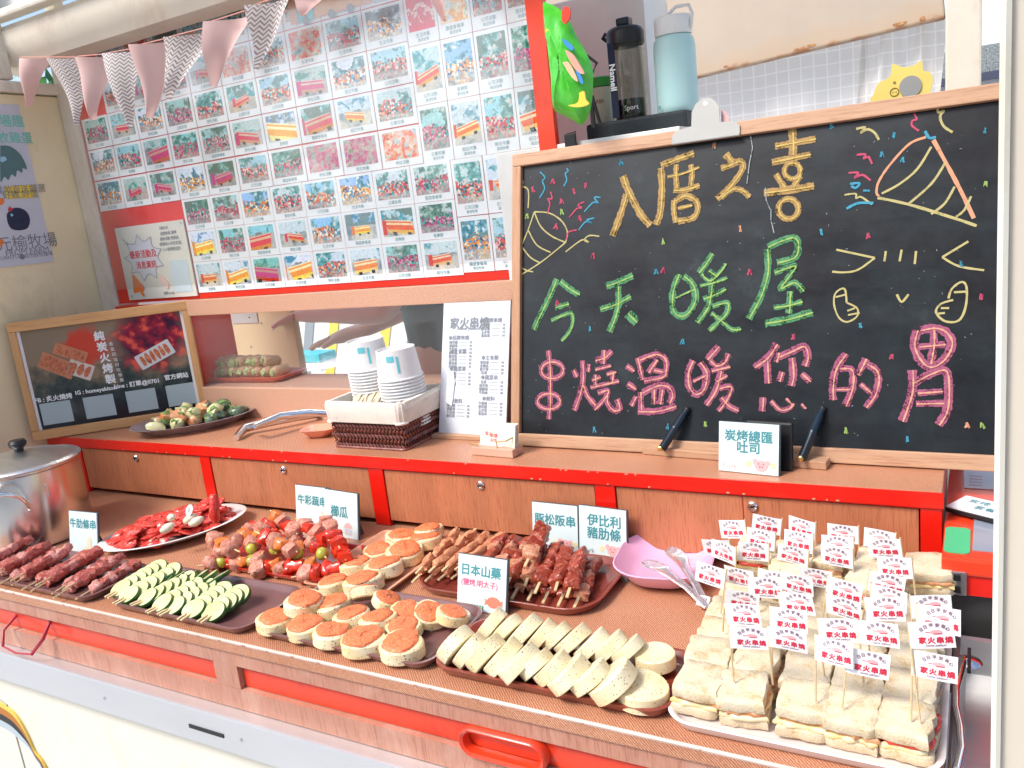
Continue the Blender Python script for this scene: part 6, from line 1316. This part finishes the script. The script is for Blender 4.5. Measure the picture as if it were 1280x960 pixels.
# steel tongs lying on the shelf and peach scoop
t_ = thing('steel_tongs', 'long polished steel tongs lying on the shelf between the platter and the basket', 'tongs', (0, 0, 0))
def strip(pts, w):
    b = B(); rs = []
    for i, p in enumerate(pts):
        a = pts[max(0, i - 1)]; c = pts[min(len(pts) - 1, i + 1)]; d = (c - a).normalized(); s_ = d.cross(Vector((0, 0, 1))).normalized(); u_ = s_.cross(d); ww = w[i]
        rs.append([p - s_ * ww, p - u_ * .002 + Vector((0, 0, .003)), p + s_ * ww, p + s_ * ww * .9 - Vector((0, 0, .0018)), p - u_ * .002 + Vector((0, 0, .001)), p - s_ * ww * .9 - Vector((0, 0, .0018))])
    return b.rings(rs)
q1 = [atz(295, 547, ZS + .008), atz(306, 535, ZS + .016), atz(335, 528, ZS + .020), atz(370, 522, ZS + .018), atz(408, 516, ZS + .012)]
B().tube(q1, [.0075, .0105, .0100, .0085, .0090], 10).obj('arm', CHROME, t_, smooth=True)
q2 = [atz(318, 533, ZS + .034), atz(350, 520, ZS + .040), atz(385, 516, ZS + .038), atz(410, 517, ZS + .030)]
B().tube(q2, [.0070, .0095, .0090, .0080], 10).obj('arm', CHROME, t_, smooth=True)
B().tube([atz(316, 536, ZS + .018), atz(318, 533, ZS + .034)], .004, 8).obj('spring_end', CHROME, t_, smooth=True)
p = atz(392, 546, ZS)
t_ = thing('peach_scoop', 'small peach plastic dish lying beside the basket on the shelf', 'dish', (p.x + .012, p.y + .01, ZS), (0, 0, radians(20)))
B().rings([sq(.045, .035, .014, .0005), sq(.080, .062, .022, .018), sq(.083, .065, .023, .0195), sq(.079, .061, .021, .0195), sq(.044, .034, .013, .0035)]).obj('dish_body', flat('peach_plastic', (.85, .32, .20), .35, coat=.3), t_, smooth=50)
# tray of cabbage rolls on the ledge inside the window
tr = thing('tray', 'red tray of cabbage rolls on the ledge behind the clear window', 'tray', (-1.712, 1.548, .2228), (0, 0, radians(2)))
R_ = []
for ins, zz in ((.010, 0), (.003, .007), (0, .013), (.003, .0142), (.006, .013), (.012, .005), (.016, .004)): R_.append([(x, y, zz) for x, y in rrect(.33 - 2 * ins, .125 - 2 * ins, .02, 5)])
B().rings(R_).obj('tray_body', mat('coral_red_melamine', (.75, .10, .04), .3, coat=.4), tr, smooth=45)
rollm = meat('meat_roll', (.36, .15, .07), (.60, .36, .20), (.78, .62, .44), 110, .4, .2); cabb = mat('cabbage_leaf', (.34, .48, .14), .45, col2=(.55, .60, .30), scale=70, bump=.6, rnd=True)
RC2 = random.Random(9)
for lay, xs, z in ((0, [-.135 + .030 * i for i in range(10)], .022), (1, [-.115 + .031 * i for i in range(8)], .046)):
    for i, x in enumerate(xs):
        c_ = Vector((-1.712 + x, 1.535 + .012 * lay + RC2.uniform(-.004, .004), .2228 + z))
        t_ = thing('meat_roll', 'meat wrapped vegetable roll in the %s row behind the window, %s from the left' % (('bottom', 'top')[lay], ORD[i]), 'meat roll', c_, (RC2.uniform(-.2, .2), RC2.uniform(-.2, .2), radians(78 + RC2.uniform(-14, 14))), 'meat rolls on the tray behind the window')
        B().lathe([(.0001, -.024), (.010, -.024), (.0145, -.020), (.0165, -.006), (.0145, .002), (.0160, .012), (.0135, .020), (.009, .024), (.0001, .024)], 12, Matrix.Rotation(radians(90), 4, 'Y')).obj('wrap', rollm, t_, smooth=60)
        B().blob((-.024, 0, 0), (.007, .010, .010), noise=.35, seed=i).obj('filling', cabb, t_, smooth=True)

# ================================================================== THINGS BEHIND THE BLACKBOARD
YT = 1.60
p = aty(806, 168, YT)
t_ = thing('black_bin', 'low black textured plastic tray standing behind the blackboard top, under the bottles', 'tray', (-.568, 1.60, .6975))
B().box(-.100, .100, -.05, .05, 0, .034, b=.006).obj('tray_body', mat('textured_black_plastic', (.012, .02, .026), .5, bump=.8, bscale=500), t_)
ZB = .7322
def turned(b, prof, m, name, par, n=28): return b.lathe(prof, n).obj(name, m, par, smooth=40)
bp_ = aty(788, 150, 1.60)
bo = thing('black_bottle', 'smoky clear drinking bottle with a black flip lid and black carrying strap', 'bottle', (-.5915, 1.60, ZB))
gm = glassmat('smoky_bottle', (.80, .81, .77), 1.5, .03)
turned(B(), [(.0001, 0), (.033, 0), (.0345, .006), (.0345, .050), (.033, .056), (.034, .062), (.034, .112), (.0325, .120), (.034, .127), (.031, .132), (.029, .134), (.029, .1302), (.031, .126), (.031, .010), (.0001, .006)], gm, 'body', bo)
turned(B(), [(.0001, .001), (.0295, .001), (.0295, .030), (.028, .037), (.0001, .040)], flat('dark_tea', (.015, .010, .008), .2), 'drink', bo)
lidb = turned(B(), [(.0001, .1345), (.033, .1345), (.036, .138), (.036, .158), (.033, .165), (.026, .169), (.0001, .170)], BLACK, 'lid', bo)
B().box(-.013, .013, -.012, .014, .1705, .186, b=.004).obj('spout_cap', DARKBLUE, lidb); B().tube([(-.036, 0, .150), (-.044, -.004, .157), (-.036, -.008, .163)], .004, 6).obj('latch', BLACK, lidb)
sp = B(); sp.box(-.024, -.010, -.0372, -.0350, .004, .140, b=.0008); so_ = sp.obj('strap', flat('navy_strap', (.012, .02, .05), .8), bo)
b = B(); put_text(b, 'Namell', 0, 0, .017, 0, .03, rot=radians(-90)); b.v = [(x - .0165, -.0376 - z, y + .078) for x, y, z in b.v]; b.obj('strap_lettering', WHITE, bo)
b = B(); put_text(b, 'Sport', 0, 0, .013, 0, .0); b.v = [(x + .014, -.0352 - z + x * x * 12, y + .018) for x, y, z in b.v]; b.obj('body_lettering', flat('silver_print', (.6, .6, .62)), bo)
wb = thing('aqua_bottle', 'pale aqua frosted water bottle with a translucent white cap beside the black one', 'bottle', (-.499, 1.605, ZB - .002))
turned(B(), [(.0001, 0), (.036, 0), (.0385, .004), (.039, .014), (.039, .118), (.037, .130), (.032, .138), (.0310, .1385), (.0001, .1385)], mat('aqua_frosted', (.50, .74, .74), .35, var=.02, sss=.3), 'body', wb)
cpw = turned(B(), [(.0001, .139), (.0335, .139), (.0345, .141), (.0345, .168), (.033, .172), (.0001, .173)], flat('translucent_white_cap', (.84, .84, .82), .3), 'cap', wb)
B().tube([(.0345, -.004, .145), (.040, -.006, .170), (.034, -.006, .186), (.010, -.006, .187), (-.006, -.006, .176)], .0032, 8).obj('loop', flat('translucent_white_cap', (.84, .84, .82), .3), cpw, smooth=True)
b = B(); put_text(b, 'R', -.012, .012, .010, 0); b.v = [(x - .010, -.0385 - z, y) for x, y, z in b.v]; b.obj('small_mark', TEAL, wb)
jr = thing('jar', 'cream paper tub with a green lid behind the black bottle', 'jar', (-.668, 1.64, ZB))
B().lathe([(.0001, 0), (.026, 0), (.031, .072), (.0001, .073)], 24).obj('tub', flat('cream_tub', (.70, .66, .50), .5), jr, smooth=40); B().lathe([(.033, .0735), (.033, .090), (.030, .092), (.0001, .092)], 24).obj('lid', flat('green_lid', (.06, .38, .06), .35), jr, smooth=40)
b = B(); put_text(b, 'MASA', 0, 0, .010, 0); b.v = [(x + .006, -.0297 - z, y + .045) for x, y, z in b.v]; b.obj('lettering', flat('brown_ink', (.25, .10, .05)), jr)
# white rounded appliance behind
fr_ = thing('white_appliance', 'pale grey-white rounded appliance standing behind the snack bag', 'appliance', (-.80, 1.86, .30))
B().box(-.14, .165, 0, .18, 0, .74, b=.03).obj('body', flat('appliance_white', (.80, .82, .80), .35, coat=.3), fr_, smooth=50)
# snack bag hanging at the board's edge
bg_ = thing('snack_bag', 'crumpled bright green snack bag with colourful print hanging by the photo board edge', 'snack bag', (0, 0, 0))
outline = [(679, 2), (690, 6), (703, 14), (712, 26), (722, 48), (733, 66), (741, 88), (741, 112), (738, 138), (728, 156), (716, 150), (700, 142), (691, 134), (689, 100), (685, 60), (680, 30)]
YG = 1.415; P3 = [aty(x, y, YG) for x, y in outline]; cc = sum(P3, Vector()) / len(P3)
rs = []; RB = random.Random(3)
for k_, dy in ((1.0, 0), (.92, -.009), (.72, -.020), (.45, -.026), (.15, -.028)):
    rs.append([cc + (p - cc) * k_ + Vector((0, dy + RB.uniform(-.0022, .0022) * (k_ < 1), 0)) for p in smoothp([(p.x, p.z) for p in P3] + [(P3[0].x, P3[0].z)], 2)[:-1] and [Vector((x, YG, z)) for x, z in smoothp([(p.x, p.z) for p in P3] + [(P3[0].x, P3[0].z)], 2)[:-1]]])
back = [cc + (p - cc) * .5 + Vector((0, .015, 0)) for p in rs[0]]
B().rings([back] + rs).obj('bag_body', mat('green_foil', (.05, .48, .02), .25, col2=(.10, .62, .05), scale=30, bump=.9, bscale=45, coat=.6), bg_, smooth=35)
def bag_mark(name, pts, m, dy=-.031):
    q = [aty(x, y, YG + dy) for x, y in pts]; q2 = smoothp([(p.x, p.z) for p in q] + [(q[0].x, q[0].z)], 3)[:-1]
    B().rings([[Vector((x, YG + dy, z)) for x, z in q2], [Vector((x, YG + dy + .004, z)) for x, z in q2]]).obj(name, m, bg_)
bag_mark('red_print', [(702, 14), (706, 8), (712, 11), (712, 22), (706, 30), (702, 24)], flat('bag_red', (.80, .06, .03), .3), -.024)
bag_mark('blue_print', [(702, 48), (710, 52), (717, 60), (714, 63), (706, 56)], flat('bag_blue', (.05, .28, .60), .3)); bag_mark('salmon_print', [(706, 62), (716, 68), (725, 82), (730, 92), (722, 90), (712, 76)], flat('bag_salmon', (.82, .38, .28), .3), -.0315)
bag_mark('cream_print', [(703, 78), (711, 78), (719, 92), (722, 102), (714, 96)], flat('bag_cream', (.80, .52, .32), .3), -.032); bag_mark('blue_print', [(719, 88), (725, 92), (729, 104), (725, 103)], flat('bag_blue', (.05, .28, .60), .3), -.0325)
bag_mark('yellow_print', [(724, 116), (730, 114), (732, 124), (736, 130), (724, 134), (710, 132), (722, 128)], flat('bag_yellow', (.85, .65, .08), .3), -.031); bag_mark('yellow_print', [(683, 36), (690, 37), (690, 41), (683, 41)], flat('bag_yellow', (.85, .65, .08), .3), -.022)
t_ = thing('binder_clip', 'small black binder clip on the white box panel below the snack bag', 'clip', aty(714, 176, 1.450))
B().box(-.011, .011, -.006, .0, -.012, .012, b=.001).obj('clip_body', BLACK, t_); B().tube([(-.010, -.003, .012), (.014, -.006, .014)], .0012, 5).obj('clip_wire', BLACK, t_)
t_ = thing('folding_stand', 'black folded metal stand leaning behind the snack bag', 'stand', (0, 0, 0))
B().tube([aty(729, 66, 1.5), aty(746, 79, 1.5), aty(739, 95, 1.5)], .003, 6).obj('bar', BLACK, t_); B().tube([aty(740, 120, 1.5), aty(750, 154, 1.5)], .0035, 6).obj('bar', BLACK, t_)
B().prism([(aty(x, y, 1.5).x, aty(x, y, 1.5).z) for x, y in ((740, 125), (744, 160), (739, 158), (737, 130))], -1.505, -1.50, RX).obj('plate', BLACK, t_)
# yellow flower cushion
t_ = thing('flower_board', 'pale yellow flower shaped board with a grey disc and a small drawn face', 'flower decoration', (0, 0, 0))
YFw = 2.70
pts = [aty(x, y, YFw) for x, y in ((1092, 118), (1098, 104), (1112, 96), (1116, 80), (1128, 84), (1142, 82), (1152, 76), (1154, 88), (1162, 90), (1166, 100), (1162, 118), (1160, 134), (1130, 145), (1100, 140), (1088, 126))]
q = smoothp([(p.x, p.z) for p in pts] + [(pts[0].x, pts[0].z)], 4)[:-1]
b = B(); b.rings([[Vector((x, YFw, z)) for x, z in q], [Vector((x, YFw + .014, z)) for x, z in q]]); b.obj('flower_shape', flat('pale_yellow_foam', (.80, .62, .16), .7), t_)
c_ = aty(1138, 108, YFw - .002); r_ = (aty(1152, 108, YFw) - aty(1124, 108, YFw)).length / 2
b = B(); b.rings([[Vector((c_.x + r_ * cos(a), YFw - .0035 + d2, c_.z + r_ * sin(a))) for a in [2 * pi * i / 28 for i in range(28)]] for d2 in (0, .003)]); b.obj('grey_disc', flat('grey_disc', (.30, .30, .29)), t_)
c_ = aty(1118, 115, YFw - .002); b = B(); b.tube([(c_.x + .011 * cos(a), YFw - .001, c_.z + .011 * sin(a)) for a in [2 * pi * i / 16 for i in range(16)]], .0013, 5, closed=True); b.blob((c_.x - .004, YFw - .002, c_.z), (.0015, .001, .0015), noise=0); b.blob((c_.x + .004, YFw - .002, c_.z), (.0015, .001, .0015), noise=0)
c2 = aty(1118, 103, YFw); b.blob((c2.x, YFw - .002, c2.z), (.004, .001, .003), noise=.1); b.obj('drawn_face', flat('brown_ink2', (.30, .18, .03)), t_)

# ================================================================== RIGHT END OF THE COUNTER
oc = thing('orange_cabinet', 'orange-red cabinet top beside the counter end with papers and a hinge', 'cabinet', (0, 0, 0))
B().box(-.0385, .33, 1.10, 1.60, .078, .100, b=.003).obj('top_box', ORANGE, oc); B().box(-.036, .33, 1.104, 1.60, .050, .0775).obj('lower_box', RED, oc); B().box(-.034, .33, 1.115, 1.60, -.10, .0495).obj('dark_box', flat('dark_steel', (.08, .08, .08), .3, metal=.6), oc)  # dark box set under the red one
p = aty(1190, 712, 1.10)
hg = B().box(-.034, -.010, 1.0975, 1.1035, .052, .084, b=.001).obj('hinge', CHROME, oc)
for z in (.060, .076): B().box(-.0245, -.0165, 1.0955, 1.0972, z - .004, z + .004).obj('hinge_slot', BLACK, hg)
p1, p2 = atz(1180, 658, .1006), atz(1198, 692, .1006)
B().prism(rrect(.030, .085, .008, 4, -.0215, (p1.y + p2.y) / 2), .1003, .1012).obj('green_sticker', flat('green_sticker', (.08, .50, .22), .4), oc)
B().prism([(-.004, 1.130), (.12, 1.130), (.12, 1.262), (-.002, 1.262)], .1003, .1018).obj('grey_panel', flat('grey_blue_glossy', (.30, .33, .40), .2, coat=.5), oc)
t_ = thing('leaflet', 'white leaflet with pink print lying on the orange cabinet behind the blackboard edge', 'leaflet', (0, 0, .1004))
B().prism([(-.016, 1.36), (.12, 1.36), (.12, 1.46), (-.018, 1.46)], 0, .001).obj('sheet', WHITE, t_)
b = B()
for i in range(4): b.ribbon([(-.010, 1.372 + .014 * i), (.008, 1.372 + .014 * i)], .004, .0012)
b.obj('print', PIG, t_)
t_ = thing('black_edged_card', 'white printed card in a black tray sticking out on the orange cabinet', 'card', (0, 0, .104))
M_ = Matrix.Translation((-.013, 1.298, 0)) @ Matrix.Rotation(radians(-28), 4, 'Z')
B().box(0, .10, -.055, 0, .0, .006, M_, b=.001).obj('tray_base', BLACK, t_); B().box(.001, .099, -.053, -.001, .0062, .0085, M_).obj('card', WHITE, t_)
b = B(); put_text(b, '炭烤', .028, -.016, .015, .0087); put_text(b, '套餐', .045, -.034, .015, .0087); b.v = [tuple(M_ @ Vector(v)) for v in b.v]; b.obj('lettering', TEAL, t_)
sp_ = thing('steel_insert', 'polished steel insert pan at the right end of the counter behind the front post', 'pan', (0, 0, 0))
b = B(); ring_ = lambda x0, x1, y0, y1, z: [(x0, y0, z), (x1, y0, z), (x1, y1, z), (x0, y1, z)]
b.rings([ring_(-.0235, .30, .80, 1.092, -.06), ring_(-.0235, .30, .80, 1.092, -.002), ring_(-.0205, .297, .803, 1.089, .001), ring_(-.016, .292, .808, 1.084, -.001), ring_(-.010, .285, .815, 1.078, -.045)]); b.obj('pan_body', STEELB, sp_)
B().tube([(-.0150 + .004 * sin(k_ * 1.3), .81 + .036 * k_, .006) for k_ in range(7)], .0045, 8).obj('rim_roll', CHROME, sp_, smooth=True)
p = atz(1205, 768, .01); B().lathe([(.0001, .0), (.013, .001), (.0145, .004), (.012, .007), (.004, .009), (.0001, .0092)], 20, Matrix.Translation((-.006, 1.02, .001))).obj('latch_knob', CHROME, sp_, smooth=40); B().box(-.008, -.004, .985, 1.035, .010, .016, b=.001).obj('latch_bar', BLACK, sp_)

# ================================================================== WORKER BEHIND THE WINDOW
def skin_fig(name, verts, edges, mat_, parent, sub=2, root=0):
    me = bpy.data.meshes.new(name); me.from_pydata([v[:3] for v in verts], edges, []); o = bpy.data.objects.new(name, me); COL.objects.link(o)
    sk = o.modifiers.new('skin', 'SKIN'); sk.use_smooth_shade = True
    for i, v in enumerate(verts):
        d = me.skin_vertices[0].data[i]; d.radius = (v[3], v[4] if len(v) > 4 else v[3]); d.use_root = (i == root)
    ss = o.modifiers.new('sub', 'SUBSURF'); ss.levels = sub; ss.render_levels = sub
    dg = bpy.context.evaluated_depsgraph_get(); m2 = bpy.data.meshes.new_from_object(o.evaluated_get(dg)); m2.materials.clear(); m2.materials.append(mat_)
    bpy.data.objects.remove(o); m2.polygons.foreach_set('use_smooth', [True] * len(m2.polygons))
    return link(name, m2, parent)
pe = thing('person', 'worker in a grey-green short sleeved shirt, forearms reaching out, behind the clear window', 'person', (-1.435, 2.13, GZ + .26), (0, 0, radians(200)))
# local frame: +x is the way the worker faces, y to the side, z up from the truck floor
skin = mat('skin', (.84, .58, .48), .5, var=.04, sss=.2)
Vb = [(0, 0, .82, .13, .17), (.0, 0, .98, .12, .15), (.04, 0, 1.14, .12, .17), (.07, 0, 1.28, .07, .12), (.09, 0, 1.37, .048), (.13, 0, 1.45, .055),
      (.06, .165, 1.25, .048), (.12, .215, 1.02, .040), (.36, .13, 1.03, .028), (.43, .11, 1.03, .030, .016),
      (.06, -.165, 1.25, .048), (.13, -.215, 1.00, .040), (.34, -.12, .93, .028), (.41, -.10, .92, .030, .016),
      (0, .09, .72, .085), (.01, .09, .40, .060), (0, .09, .08, .042), (.10, .09, .035, .035, .03), (0, -.09, .72, .085), (.01, -.09, .40, .060), (0, -.09, .08, .042), (.10, -.09, .035, .035, .03)]
Eb = [(0, 1), (1, 2), (2, 3), (3, 4), (4, 5), (3, 6), (6, 7), (7, 8), (8, 9), (3, 10), (10, 11), (11, 12), (12, 13), (0, 14), (14, 15), (15, 16), (16, 17), (0, 18), (18, 19), (19, 20), (20, 21)]
for b0, sy in ((9, 1), (13, -1)):
    bx, by, bz = Vb[b0][:3]
    for k_, (dy, L) in enumerate(((.022, .055), (.008, .065), (-.008, .060), (-.021, .048))):
        i0 = len(Vb); Vb += [(bx + .035, by + dy * .9, bz - .004, .010), (bx + .035 + L * .5, by + dy, bz - .012, .0085), (bx + .035 + L, by + dy * 1.05, bz - .030, .0075)]; Eb += [(b0, i0), (i0, i0 + 1), (i0 + 1, i0 + 2)]
    i0 = len(Vb); Vb += [(bx + .01, by - sy * .034, bz - .008, .011), (bx + .042, by - sy * .046, bz - .022, .009)]; Eb += [(b0, i0), (i0, i0 + 1)]
skin_fig('body', Vb, Eb, skin, pe)
B().blob((.145, 0, 1.535), (.092, .076, .112), noise=0).obj('head', skin, pe, smooth=True)
B().blob((.122, 0, 1.568), (.094, .083, .098), noise=.03, seed=4).obj('hair', mat('black_hair', (.015, .012, .010), .5, scale=200), pe, smooth=True)
b = B(); b.blob((.238, 0, 1.525), (.014, .010, .018), noise=0); b.blob((.145, .078, 1.53), (.014, .008, .022), noise=0); b.blob((.145, -.078, 1.53), (.014, .008, .022), noise=0); b.obj('nose_and_ears', skin, pe, smooth=True, kind='stuff')
b = B(); b.blob((.224, .030, 1.545), (.008, .010, .006), noise=0); b.blob((.224, -.030, 1.545), (.008, .010, .006), noise=0); b.blob((.226, 0, 1.487), (.008, .018, .005), noise=0); b.obj('eyes_and_mouth', flat('dark_brown', (.12, .04, .03)), pe, smooth=True, kind='stuff')
shm = mat('grey_green_shirt', (.20, .28, .28), .9, col2=(.15, .21, .21), scale=9, bump=.5, bscale=18)
Vs = [(0, 0, .80, .145, .185), (.0, 0, .98, .138, .17), (.04, 0, 1.14, .135, .19), (.065, 0, 1.27, .085, .14), (.08, 0, 1.335, .062), (.06, .165, 1.25, .066), (.10, .200, 1.09, .060), (.06, -.165, 1.25, .066), (.105, -.200, 1.08, .060)]
skin_fig('shirt', Vs, [(0, 1), (1, 2), (2, 3), (3, 4), (3, 5), (5, 6), (3, 7), (7, 8)], shm, pe)
skin_fig('trousers', [(0, 0, .80, .145, .18), (0, .09, .70, .10), (.01, .09, .40, .075), (0, .09, .10, .06), (0, -.09, .70, .10), (.01, -.09, .40, .075), (0, -.09, .10, .06)], [(0, 1), (1, 2), (2, 3), (0, 4), (4, 5), (5, 6)], flat('dark_trousers', (.04, .05, .07), .8), pe)
# leafy plant glimpsed at the far left above the side wall
t_ = thing('leafy_shrub', 'bright green leafy shrub glimpsed through the gap above the side wall', 'shrub', (-4.2, 2.45, GZ))
B().tube([(0, 0, 0), (.02, .02, 1.2), (0, 0, 2.1)], [.05, .035, .015], 8).obj('trunk', mat('bark', (.16, .10, .06), .9), t_)
b = B(); RL = random.Random(12)
for i in range(900):
    a, e_, r_ = RL.uniform(0, 6.28), RL.uniform(-1, 1), RL.uniform(.3, 1) ** .5; c_ = Vector((.55 * r_ * cos(a), .55 * r_ * sin(a), 2.05 + .45 * e_ * r_)); d1 = Vector((RL.uniform(-1, 1), RL.uniform(-1, 1), RL.uniform(-1, 1))).normalized() * .07; d2 = d1.cross(Vector((RL.uniform(-1, 1), RL.uniform(-1, 1), 1))).normalized() * .028
    b.add([c_ - d1, c_ + d2, c_ + d1, c_ - d2], [(0, 1, 2, 3)])
b.obj('leaves', mat('leaf_green', (.10, .30, .03), .5, col2=(.04, .16, .02), scale=4), t_, kind='stuff')
